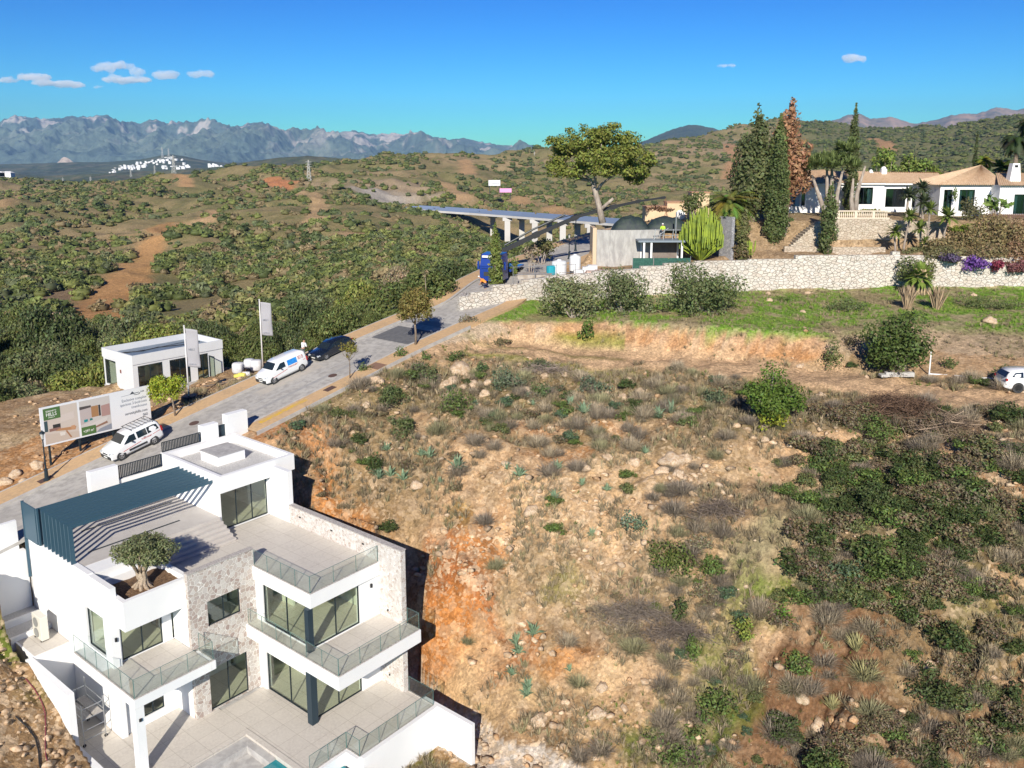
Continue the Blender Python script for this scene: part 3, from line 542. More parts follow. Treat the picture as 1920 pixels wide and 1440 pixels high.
# ------------------------------------------------------------------ materials of built things
M_WHITE=mat('white_render',(.80,.80,.80),.75,(.77,.775,.78),.6,bump=.004,bscale=40)
M_WALLW=mat('house_white_render',(.78,.775,.76),.8,(.70,.69,.67),.5)
M_TILE=mat('pale_porcelain_tile',(.57,.53,.475),.55,(.53,.49,.44),1.2,(.60,.56,.50),7)
_n=M_TILE.node_tree; _b=_n.nodes.new('ShaderNodeTexBrick'); _b.offset=0; _b.inputs['Color1'].default_value=(1,1,1,1); _b.inputs['Color2'].default_value=(.95,.95,.95,1); _b.inputs['Mortar'].default_value=(.70,.68,.66,1); _b.inputs['Scale'].default_value=1.0; _b.inputs['Mortar Size'].default_value=.012; _b.inputs['Brick Width'].default_value=1.2; _b.inputs['Row Height'].default_value=1.2
_t=_n.nodes.new('ShaderNodeTexCoord'); _n.links.new(_t.outputs['Object'],_b.inputs['Vector']); _p=_n.nodes['Principled BSDF']; _l=_p.inputs['Base Color'].links[0].from_socket; _x=_n.nodes.new('ShaderNodeMix'); _x.data_type='RGBA'; _x.blend_type='MULTIPLY'; _x.inputs[0].default_value=1; _n.links.new(_l,_x.inputs[6]); _n.links.new(_b.outputs['Color'],_x.inputs[7]); _n.links.new(_x.outputs[2],_p.inputs['Base Color'])
M_DECK=mat('grey_deck',(.47,.44,.41),.7,(.51,.48,.445),1.2,stretch=(1,1,1))
M_ANTH=mat('anthracite_metal',(.025,.045,.062),.4,metal=.2,spec=.4)
M_SLAT=mat('petrol_blue_slats',(.035,.085,.125),.45,spec=.5)
M_FRAME=mat('dark_window_frame',(.018,.028,.036),.4)
M_GLASS=glass_mat('window_glass',(.93,.97,.905),.42,.95); M_RAIL=glass_mat('rail_glass',(.955,.98,.968),.22,.98); M_EDGE=mat('glass_edge',(.10,.19,.18),.2)
M_STONE=stone_mat('villa_stone',[(.62,.57,.52),(.50,.41,.35),(.68,.64,.59),(.38,.28,.24),(.60,.51,.44)],4.0,(.72,.70,.66),.055,.012)
M_STONEW=stone_mat('pale_villa_stone',[(.74,.71,.67),(.62,.55,.49),(.76,.73,.70),(.50,.40,.34),(.74,.72,.69)],6.0,(.78,.77,.75),.05,.012)
M_CAP=mat('stone_coping',(.42,.38,.35),.85,(.30,.27,.25),5,(.55,.52,.49),14,bump=.02)
M_GRAVEL=mat('white_gravel',(.55,.54,.52),.95,(.30,.30,.29),14,(.70,.69,.67),30,bump=.03,bscale=22)
M_SOILP=mat('planter_soil',(.17,.10,.055),.95,(.24,.15,.085),4,(.10,.06,.035),12,bump=.06,bscale=9)
M_INT=mat('interior_paint',(.62,.64,.56),.9); M_WATER=mat('pool_water',(.0,.20,.24),.06,spec=.6)
M_CONC=mat('grey_concrete',(.40,.39,.38),.85,(.34,.33,.32),.8,(.47,.46,.44),2.5,bump=.01)
M_STEEL=mat('galvanised_steel',(.48,.49,.50),.4,metal=.7); M_BLACK=mat('black_plastic',(.02,.02,.022),.5); M_TYRE=mat('tyre_rubber',(.022,.022,.024),.8)
# ------------------------------------------------------------------ the villa.  local axes: x = b, y = a
house=empty('villa',(O0.x,O0.y,0),-TH,'white flat-roofed villa with stone facade, glass balustrades and blue slatted pergola','villa')
def hb(mb,a0,a1,b0,b1,z0,z1): return mb.box(b0,b1,a0,a1,z0,z1)
# load-bearing white walls
m=MB()
# right block, floor 0 and 1: face a=0.12 (left) and b=-0.15 (right) with corner windows
for z0,z1,wz0,wz1 in ((0,3.36,.0,2.36),(4.15,6.58,4.2,6.52)):
    walls(m,'a',-.45,-.15,.12,4.8,z0,z1,[(.12,3.42,wz0,wz1)])          # face towards b
    walls(m,'b',.12,.42,-5.15,-.45,z0,z1,[(-4.45,-.45,wz0,wz1)])
    hb(m,.42,4.78,-8.3,-8.1,z0,z1)                                       # back wall of the room
    hb(m,-3.7,.12,-8.3,-8.1,z0,z1)
hb(m,4.62,4.78,-8.1,-.45,0,3.36); hb(m,4.62,4.78,-8.1,-.45,4.15,6.58)
hb(m,0,4.78,-8.3,-.1,-2.6,-.02)
# left wing walls: face a=-7 with window, face b=-6.95 with windows
walls(m,'b',-7.15,-6.85,-16.6,-6.7,3.62,8.4,[(-9.75,-7.75,4.2,6.45)])
walls(m,'b',-7.15,-6.85,-16.6,-6.7,-2.6,3.62,[])
walls(m,'a',-7.05,-6.85,-6.85,-3.75,4.15,6.3,[(-6.72,-4.5,4.18,6.1),(-3.98,-3.75,4.18,6.1)])
walls(m,'a',-7.1,-6.85,-6.85,-3.9,0,3.62,[(-5.95,-4.7,.45,1.6)])
hb(m,-7.35,-6.9,-7.0,-6.55,4.15,6.3)                                    # balcony pier
hb(m,-6.85,-3.7,-12.2,-12.0,4.15,6.3)
hb(m,-7.95,-7.5,-3.8,-3.35,-.02,3.62)                                   # column under the balcony
hb(m,-3.88,-3.66,-6.85,-5.35,4.15,7.3)
hb(m,-3.9,-3.7,-6.85,-5.35,0,3.6)
hb(m,-7.15,4.8,-16.6,-16.35,-2.6,7.0)                                   # back retaining wall
m.build('wall',M_WHITE,house)
# floors
def slab(a0,a1,b0,b1,z0,z1,mt=M_WHITE,name='floor_slab'): m=MB(); hb(m,a0,a1,b0,b1,z0,z1); return m.build(name,mt,house)
slab(0,4.8,-8.1,0,6.58,7.36,name='roof_slab'); slab(-3.66,0,-9.4,-5.2,6.56,7.36,name='roof_slab'); slab(-.6,5.16,-5.12,2.85,3.38,4.11)
slab(-.59,4.78,-8.1,-5.13,3.38,4.11); slab(-3.66,-.61,-8.1,-5.36,3.38,4.11); slab(-7.95,-3.86,-9.8,-3.33,3.64,4.11); slab(-7.0,-3.9,-12,-9.81,3.64,4.11); slab(-3.85,-3.6,-4.85,-3.33,3.64,4.11)
def tiles(a0,a1,b0,b1,z,mt=M_TILE): m=MB(); hb(m,a0,a1,b0,b1,z-.035,z); return m.build('floor_tiles',mt,house)
tiles(.08,4.79,-8.3,-.1,7.4); tiles(-3.3,.079,-8.3,-5.5,7.4); tiles(-3.3,1.3,-10.3,-8.31,7.39); tiles(1.31,4.79,-10.2,-8.31,7.4)
tiles(-.5,4.79,-5.05,2.75,4.15); tiles(4.8,5.08,1.85,2.75,4.15); tiles(-7.86,-3.9,-6.8,-3.42,4.15); tiles(-6.8,-3.9,-11.9,-6.85,4.15); tiles(.42,4.6,-8.05,-5.06,4.15); tiles(-3.6,.41,-8.05,-5.4,4.15)
tiles(-7.15,-2.6,-6.84,-2.1,0); tiles(-9.0,-7.16,-12,-2.1,0); tiles(-2.59,-.3,-4.85,2.85,0); tiles(-.29,5.05,-.1,3.88,0); tiles(.13,4.6,-8,-.11,0); tiles(-.29,.12,-4.9,-.11,0); tiles(-6.8,.12,-11.9,-7.1,0); tiles(-3.0,.12,-7.09,-5.4,0)
m=MB(); hb(m,-2.58,4.79,-8,2.8,-.3,-.04); hb(m,4.8,5.04,1.8,3.8,-.3,-.04); hb(m,-7.1,-2.6,-8,-2.2,-.3,-.04); hb(m,4.7,5.12,-8.1,1.7,3.4,4.1) ; m.build('floor_slab',M_CONC,house)
# carport deck, steps down to the roof terrace
slab(-6.84,1.29,-16.3,-10.2,6.6,8.4,M_DECK,'carport_deck')
st=MB()
for k in range(5): hb(st,-2.9,1.29,-10.2+.32*k,-9.88+.32*k,7.4,8.23-.17*k)
st.build('steps',M_DECK,house)
m=MB(); hb(m,-3.12,-2.92,-10.2,-8.55,7.36,8.42); hb(m,-6.85,-3.3,-9.45,-9.05,6.6,8.38); hb(m,-6.83,-3.13,-10.2,-9.46,6.6,8.38)
m.build('parapet',M_WHITE,house)
m=MB(); hb(m,-5.9,-.5,-11.75,-11.6,8.4,8.408); hb(m,-4.9,.7,-14.75,-14.6,8.4,8.408); m.build('drain_channel',M_FRAME,house)
# planter on the left corner
m=MB(); hb(m,-6.97,-6.72,-9.04,-5.78,6.3,7.9); hb(m,-6.72,-3.55,-6.03,-5.78,6.3,7.9); hb(m,-3.55,-3.3,-9.04,-5.78,6.3,7.9); hb(m,-6.72,-3.55,-9.04,-8.8,6.3,7.9); hb(m,-6.72,-3.55,-8.8,-6.03,6.3,6.6)
pl=m.build('planter',M_WHITE,house)
m=MB(); n_=12
vs=[(-8.8+2.77*i/n_,-6.72+3.17*j/n_,7.5+.10*mn.noise((i*.7,j*.7,0))+.10*math.sin(3.1*i/n_)) for j in range(n_+1) for i in range(n_+1)]
m.add(vs,[(j*(n_+1)+i,j*(n_+1)+i+1,(j+1)*(n_+1)+i+1,(j+1)*(n_+1)+i) for j in range(n_) for i in range(n_)]); m.build('planter_soil',M_SOILP,pl,smooth=True)
# left wall coping above the deck
m=MB(); hb(m,-7.15,-6.85,-16.6,-9.05,8.4,8.44); m.build('coping',M_WHITE,house)
# stone facade b = -5.15
m=MB(); walls(m,'a',-5.35,-5.1,-3.88,.1,0,8.36,[(-2.85,-.85,4.97,6.43),(-3.0,-.62,.02,2.5)]); m.build('stone_facade',M_STONE,house)
m=MB(); hb(m,-3.9,.11,-5.4,-5.05,8.36,8.42); m.build('coping',M_CAP,house)
m=MB(); hb(m,-3.6,.1,-5.5,-5.352,7.36,8.36); m.build('parapet',M_WHITE,house)
# long stone party wall a = 4.8 .. 5.15
m=MB(); hb(m,4.8,5.14,-8.2,1.76,-2.6,8.5); hb(m,4.82,5.1,-10.5,-8.21,-2.6,4.9); m.build('stone_wall',M_STONEW,house)
m=MB(); hb(m,4.78,5.17,-8.2,1.79,8.5,8.56); m.build('coping',M_CAP,house)
# entrance box
m=MB()
walls(m,'a',-10.6,-10.3,1.3,6.6,7.4,9.95,[(1.45,4.75,7.42,9.9)])
hb(m,1.3,1.6,-16.6,-10.61,6.6,9.95); hb(m,6.3,6.6,-16.6,-10.61,5.0,9.95); hb(m,1.61,6.29,-16.6,-16.3,6.6,9.95); hb(m,5.16,6.6,-10.59,-10.3,5.0,7.39)
hb(m,4.81,5.15,-10.29,-8.22,5.0,10.7)
m.build('wall',M_WHITE,house)
m=MB(); hb(m,1.28,6.62,-16.62,-9.95,9.96,10.42); m.build('roof_slab',M_WHITE,house)
m=MB(); hb(m,1.28,6.62,-10.2,-9.95,10.42,11.0); hb(m,1.28,6.62,-16.62,-16.37,10.42,11.0); hb(m,1.28,1.53,-16.37,-10.2,10.42,11.0); hb(m,6.37,6.62,-16.37,-10.2,10.42,11.0); m.build('roof_parapet',M_WHITE,house)
m=MB(); hb(m,1.53,6.37,-16.37,-10.2,10.42,10.47); m.build('roof_gravel',M_GRAVEL,house)
m=MB(); hb(m,3.0,4.95,-14.9,-12.9,10.47,11.1); sk=m.build('rooflight_box',M_WHITE,house); m=MB(); hb(m,2.95,5.0,-14.95,-12.85,11.1,11.14); m.build('lid',M_CONC,sk)
slab(1.6,6.3,-16.3,-10.3,7.2,7.38,M_TILE,'floor_slab')
# windows: frame + panes
def window(plane,t,u0,u1,z0,z1,n=2,corner=None,label=None):
    e=MB(); w_=.05; ax=(lambda u0,u1,z0,z1,t0,t1: e.box(t0,t1,u0,u1,z0,z1)) if plane=='a' else (lambda u0,u1,z0,z1,t0,t1: e.box(u0,u1,t0,t1,z0,z1))
    T0,T1=t-.035,t+.035
    ax(u0,u1,z0,z0+w_,T0,T1); ax(u0,u1,z1-w_,z1,T0,T1); us=[u0+(u1-u0)*i/n for i in range(n+1)]
    for i,u in enumerate(us):
        a_=u if i==0 else (u-w_ if i==n else u-w_/2); ax(a_,a_+w_,z0+w_,z1-w_,T0+.002,T1-.002)
    f=e.build('window',M_FRAME,house)
    for i in range(n):
        g=MB(); ga,gb_=us[i]+(w_ if i==0 else w_/2),us[i+1]-(w_ if i==n-1 else w_/2)
        if plane=='a': g.box(t-.006,t+.006,ga,gb_,z0+w_,z1-w_)
        else: g.box(ga,gb_,t-.006,t+.006,z0+w_,z1-w_)
        g.build('pane',M_GLASS,f)
    return f
for z0,z1 in ((.04,2.36),(4.2,6.52)): window('a',-.22,.17,3.38,z0,z1,2); window('b',.2,-4.4,-.3,z0,z1,2)
window('a',-5.25,-2.85,-.85,4.97,6.43,2); window('a',-5.25,-3.0,-.62,.04,2.5,2)
window('b',-7.0,-9.75,-7.75,4.2,6.45,1); window('a',-6.95,-6.7,-4.5,4.18,6.1,2); window('a',-6.95,-3.98,-3.75,4.18,6.1,1); window('a',-6.97,-5.95,-4.7,.45,1.6,2)
window('a',-10.45,1.45,4.75,7.44,9.9,3)
m=MB(); hb(m,-.28,.12,-.3,.1,0,3.38); hb(m,-.0,.14,-.33,-.28,0,0.01); hb(m,-.20,.12,-.3,.02,4.15,6.58); m.build('corner_column',M_ANTH,house)
# interior rooms glimpsed through the glass
m=MB(); hb(m,.43,4.6,-8.09,-8.05,4.16,6.57); hb(m,4.56,4.6,-8.04,-.46,4.16,6.57); hb(m,.43,4.6,-8.09,-8.05,.01,3.37); hb(m,4.56,4.6,-8.04,-.46,.01,3.37); hb(m,2.2,2.35,-8,-4.6,4.16,6.5); hb(m,-6.8,-3.9,-9.9,-9.8,4.16,6.28); hb(m,2.4,3.0,-6,-4,0,.9)
hb(m,1.62,1.66,-16.2,-10.7,7.4,9.9); hb(m,3.0,3.15,-16.2,-13.2,7.4,9.9); hb(m,1.7,6.2,-16.25,-16.2,7.4,9.9); m.build('interior',M_INT,house)
# glass balustrades
def rail(pts,z,h,label=None,joint=1.35):
    e=MB(); ed=MB(); first=None
    for p,q in zip(pts,pts[1:]):
        p=Vector(p); q=Vector(q); d=q-p; n=max(1,round(d.length/joint))
        for i in range(n):
            u=p+d*(i/n)+d.normalized()*.012; v=p+d*((i+1)/n)-d.normalized()*.012
            e.beam((u.x,u.y,z+h/2+.02),(v.x,v.y,z+h/2+.02),.014,h-.04)
            ed.beam((u.x,u.y,z+h),(v.x,v.y,z+h),.022,.012); ed.beam((v.x,v.y,z+.03),(v.x,v.y,z+h-.012),.022); ed.beam((u.x,u.y,z+.03),(u.x,u.y,z+h-.012),.018) if i==0 else None
        e2=d.normalized()
    g=e.build('glass_balustrade',M_RAIL,house); ed.build('glass_edge',M_EDGE,g)
    sh=MB()
    for p,q in zip(pts,pts[1:]): sh.beam((p[0],p[1],z+.015),(q[0],q[1],z+.015),.07,.05)
    sh.build('base_channel',M_CAP,g)
rail([(-5.0,.06),(-.06,.06),(-.06,4.74)],7.38,.98)
rail([(-4.95,-.54),(2.78,-.54),(2.78,5.10),(1.85,5.10)],4.13,.97)
rail([(-9.7,-7.9),(-3.4,-7.9),(-3.4,-3.68),(-4.75,-3.68)],4.13,1.03)
rail([(2.85,-2.6),(2.85,-.28),(3.86,-.28),(3.86,5.02),(1.9,5.06)],0,.94)
# pergola: nine blades that run across the carport and turn down at the left
pg=MB(); perg=pg.box(-14.55,-14.4,-7.3,-7.2,8.44,10.62).build('pergola',M_SLAT,house)
for k in range(9):
    b=-14.55+k*.467; s=MB(); s.box(b,b+.06,-6.97,1.27,10.44,10.62); s.box(b,b+.06,-7.2,-6.97,8.44,10.62); s.build('slat',M_SLAT,perg)
m=MB(); m.box(-16.3,-14.62,-7.32,-7.27,8.44,10.62); m.box(-16.35,-16.3,-7.35,-7.2,6.0,10.62); m.build('screen_panel',M_SLAT,perg)
# street front: fence, pillars and gate
def pillar(a0,a1,b0,b1,z0,z1): m=MB(); hb(m,a0,a1,b0,b1,z0,z1); return m.build('gate_pillar',M_WHITE,house,bevel=.015)
pillar(-3.3,-1.55,-17.15,-16.7,6.5,11.0); pillar(4.3,5.5,-17.3,-16.75,9,12.0); pillar(6.15,7.8,-17.3,-16.75,9,12.35)
m=MB(); hb(m,-1.5,6.1,-17.1,-16.85,7,9.98); hb(m,1.45,4.3,-17.1,-16.85,9.98,10.9); hb(m,5.5,6.15,-17.1,-16.9,9.9,10.5); m.build('fence_wall',M_WHITE,house)
for a0,a1,z0,z1 in ((-1.5,1.48,9.98,10.85),(1.5,4.25,10.9,11.6)):
    s=MB(); s.box(-17.0,-16.95,a0,a1,z0+.03,z0+.07); s.box(-17.0,-16.95,a0,a1,z1-.04,z1)
    n=int((a1-a0)/.11)
    for k in range(n+1): a=a0+(a1-a0-.03)*k/n; s.box(-17.02,-16.93,a,a+.03,z0+.07,z1-.04)
    s.build('slatted_fence_panel',M_FRAME,house)
m=MB(); hb(m,5.52,6.13,-17.05,-17.0,10.52,11.7); m.build('gate',M_ANTH,house)
# pool, front wall, lawn wall
m=MB(); hb(m,-12,-2.62,-2.5,-2.1,-.6,.03); hb(m,-2.9,-2.6,-2.1,2.85,-.6,.03); m.build('pool_coping',M_TILE,house)
m=MB(); hb(m,-12,-3.3,-2.09,-1.4,-.6,-.12); hb(m,-3.3,-2.91,-2.09,.5,-1.2,-.12); hb(m,-12,-3.31,-1.39,.35,-1.2,-.55); hb(m,-12,-3.31,.36,6,-2.4,-2.2); m.build('pool_shell',M_CONC,house)
m=MB(); hb(m,-12,-2.91,.52,6,-.9,-.2); hb(m,-2.5,-.72,3.1,4.6,-.9,-.62); m.build('pool_water',M_WATER,house)
m=MB(); hb(m,-2.59,-.3,2.86,3.05,-2.6,0); hb(m,-.5,-.29,3.06,3.9,-2.6,.02); hb(m,-2.59,-.5,4.6,4.8,-2.6,-.55); hb(m,-.28,5.04,3.9,4.12,-2.6,.03); hb(m,5.05,5.3,3.0,6.65,-2.6,.03); hb(m,4.85,5.1,1.77,3.0,-2.6,-.04); hb(m,-.7,-.28,3.95,5.3,-2.6,-.5); m.build('terrace_wall',M_WHITE,house)
# side yard: courtyard wall, raised platform, stepped gravel beds
m=MB(); hb(m,-9.45,-9.1,-12.1,-7.2,-1,3.5); hb(m,-9.45,-9.1,-7.19,0,-1,.55); hb(m,-9.1,-7.16,-12.1,-11.85,0,3.46); hb(m,-9.1,-9.0,-16.2,-12.1,0,3.5); hb(m,-7.9,-7.2,-10.4,-10.2,0,2.6) if False else None
hb(m,-9.3,-7.16,-14.5,-14.3,3.0,3.75); hb(m,-9.5,-7.16,-15.95,-15.7,3.2,4.05); m.build('courtyard_wall',M_WHITE,house)
m=MB(); hb(m,-9.0,-7.16,-14.3,-12.1,3.2,3.5); m.build('plant_platform',M_TILE,house)
m=MB(); hb(m,-9.5,-7.16,-15.7,-14.5,3.0,3.7); hb(m,-9.8,-7.16,-17.2,-15.95,3.0,4.0); m.build('gravel_bed',M_GRAVEL,house)
m=MB(); hb(m,-14,-7.16,-17.25,-16.75,2.5,7.45); hb(m,-14,-7.36,-17.5,-17.26,4.0,9.2); hb(m,-9.9,-9.7,-16.95,-14.5,2.5,4.05); m.build('retaining_wall',M_WHITE,house)
# wall lamps and small fittings
for q in ((-.149,-.06,4.2,4.3,6.0,6.22),(-6.55,-6.47,-7.18,-7.08,5.6,5.8),(-7.2,-7.04,4.76,4.8,8.02,8.09),(-4.2,-4.04,4.76,4.8,8.02,8.09),(-1.4,-1.24,4.76,4.8,8.02,8.09),(.6,.66,4.74,4.8,4.6,4.7),(.6,.66,4.74,4.8,.6,.7),(-3.34,-3.28,-7.8,-7.68,2.9,3.05)):
    m=MB(); m.box(*q); m.build('wall_lamp',M_BLACK,house)
# olive tree in the planter, air-conditioning unit, scaffold follow later
# air conditioning unit
def LW(a,b,z=0): return W(a,b,z)
ac=empty('air_conditioner',LW(-8.0,-13.6,3.5),-TH,'cream outdoor air-conditioning unit standing on the side platform','air conditioner')
m=MB(); m.box(-.55,.55,-.2,.2,.08,1.45); m.build('casing',mat('cream_enamel',(.62,.60,.53),.4),ac,bevel=.02)
for z in (.42,1.05): m=MB(); m.lathe([(.27,0),(.27,.02),(.24,.035),(.05,.04)],(-.05,-.24,z),20,'y'); m.build('fan_grille',mat('grille_grey',(.25,.25,.24),.5),ac)
for x in (-.45,.35): m=MB(); m.box(x,x+.1,-.2,.2,0,.08); m.build('foot',M_BLACK,ac)
# scaffold tower in the courtyard
sf=empty('scaffold',LW(-8.15,-8.6,0),-TH,'small aluminium scaffold tower with two boards in the villa side yard','scaffold')
m=MB()
for x in (-1.0,1.0):
    for y in (-.55,.55): m.tube([(x,y,0),(x,y,2.35 if x>0 else 2.6)],.025,6)
    for z in (.35,.9,1.5,2.1): m.tube([(x,-.55,z),(x,.55,z)],.02,6)
for y in (-.55,.55):
    m.tube([(-1,y,.4),(1,y,1.5)],.018,6); m.tube([(-1,y,1.62),(1,y,1.62)],.02,6); m.tube([(-1,y,2.1),(1,y,2.1)],.02,6)
m.build('frame',M_STEEL,sf)
for y in (-.28,.28): m=MB(); m.box(-1,1,y-.24,y+.22,1.5,1.55); m.build('board',mat('worn_boards',(.30,.28,.26),.9,(.45,.43,.40),6,stretch=(1,8,1)),sf)
for x in (-1,1):
    for y in (-.55,.55): m=MB(); m.lathe([(.09,-.02),(.09,.02)],(x,y,.09),10,'x'); m.build('caster',M_BLACK,sf)
# ------------------------------------------------------------------ the road, its kerbs and footways
M_ROAD=mat('worn_road_concrete',(.375,.355,.33),.9,(.44,.42,.39),.28,(.31,.295,.275),2.2,bump=.006,bscale=60)
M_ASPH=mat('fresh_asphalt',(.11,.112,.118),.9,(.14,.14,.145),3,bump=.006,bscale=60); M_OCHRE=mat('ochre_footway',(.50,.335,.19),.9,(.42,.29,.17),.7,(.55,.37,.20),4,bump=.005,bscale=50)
M_KERB=mat('kerb_stone',(.46,.44,.41),.9,(.38,.36,.34),1.5); M_RUST=mat('cast_iron',(.10,.06,.05),.8); M_YEL=mat('yellow_paint',(.60,.38,.05),.8,(.52,.34,.12),3)
side=[]
for i,p in enumerate(ROADP):
    d=(ROADP[min(i+1,len(ROADP)-1)]-ROADP[max(i-1,0)]); d.z=0; d.normalize(); side.append(Vector((d.y,-d.x,0)))     # to the right of the direction of travel (towards +b)
def strip(name,o0,o1,z0,z1,mt,i0=0,i1=None,h=0.0,kind='structure'):
    m=MB(); i1=i1 or len(ROADP); vs=[]; fs=[]; n=i1-i0
    prof=[(o0,z0),(o1,z1)] if not h else [(o0,z0-h),(o0,z0),(o1,z1),(o1,z1-h)]
    for i in range(i0,i1):
        for o,z in prof: q=ROADP[i]+side[i]*o; vs.append((q.x,q.y,q.z+z))
    k=len(prof)
    for i in range(n-1):
        for j in range(k-1): fs.append((i*k+j,i*k+j+1,(i+1)*k+j+1,(i+1)*k+j))
    m.add(vs,fs); o=m.build(name,mt); 
    if kind: o['kind']=kind
    return o
def ix(px,py):     # index of the road sample nearest the point seen there
    g=G(px,py,33); return min(range(len(ROADP)),key=lambda k:(ROADP[k]-g).length)
def ia(a): q=W(a,-20.25,roadz(a)); return min(range(len(ROADP)),key=lambda k:(ROADP[k]-q).length)
strip('road',-2.75,2.75,0,0,M_ROAD)
strip('kerb',-3.0,-2.75,.13,.13,M_KERB,h=.2); strip('kerb',2.75,3.0,.13,.13,M_KERB,ia(-8.5),None,h=.2)
strip('footway',-4.75,-3.0,.14,.14,M_OCHRE,h=.25); strip('footway',3.0,4.6,.14,.14,M_OCHRE,ia(7.6),None,h=.25)
strip('kerb',-4.87,-4.75,.16,.16,M_KERB,h=.3); strip('kerb',4.6,4.72,.16,.16,M_KERB,ia(7.8),ia(31),h=.3)
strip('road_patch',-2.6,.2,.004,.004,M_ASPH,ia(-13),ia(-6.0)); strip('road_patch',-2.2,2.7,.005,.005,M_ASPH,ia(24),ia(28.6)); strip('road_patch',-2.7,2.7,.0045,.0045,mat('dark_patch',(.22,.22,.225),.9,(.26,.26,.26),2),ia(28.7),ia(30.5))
strip('road_marking',3.3,3.75,.144,.144,M_YEL,ia(8.6),ia(13.5)); strip('road_marking',-.06,.06,.006,.006,mat('faint_paint',(.40,.39,.38),.9),ia(-4),ia(22))
strip('road_patch',.9,1.25,.0042,.0042,mat('sealed_trench',(.29,.285,.28),.9,(.33,.32,.31),3),ia(-12),ia(21)); strip('road_patch',-2.0,-.9,.0038,.0038,mat('dusty_patch',(.43,.39,.34),.9,(.37,.35,.32),1.5),ia(12),ia(19))
strip('footway_patch',3.1,4.5,.146,.146,mat('rusty_patch',(.22,.13,.09),.9),ia(18.8),ia(21.6))
def on_road(a,off): i=ia(a); return ROADP[i]+side[i]*off
def road_dir(a): i=ia(a); d=ROADP[min(i+2,len(ROADP)-1)]-ROADP[i-2]; return d.normalized()
for a,o,l in ((6.4,-1.6,'round iron manhole cover in the road beside the bare young tree'),(16.6,1.5,'round iron manhole cover in the road below the small thin street tree')):
    m=MB(); m.lathe([(.36,0),(.36,.012),(.30,.016),(.28,.012)],(0,0,0),20); c=m.build('manhole_cover',M_RUST); c.location=on_road(a,o)+Vector((0,0,.004)); d=road_dir(a); c.rotation_euler=Vector((0,0,1)).rotation_difference(Vector((-d.x*d.z,-d.y*d.z,1-d.z*d.z))).to_euler(); tag(c,l,'manhole cover','manhole covers in the road')
for a,o,l in ((15.4,3.7,'square rusty inspection cover in the ochre footway above the villa'),(-2.7,-3.5,'dark drain grate in the footway by the lamp post')):
    m=MB(); m.box(-.45,.45,-.3,.3,0,.02); c=m.build('drain_cover',M_RUST); c.location=on_road(a,o)+Vector((0,0,.145)); d=road_dir(a); c.rotation_euler=(0,-math.asin(d.z),math.atan2(d.y,d.x)); tag(c,l,'drain cover')
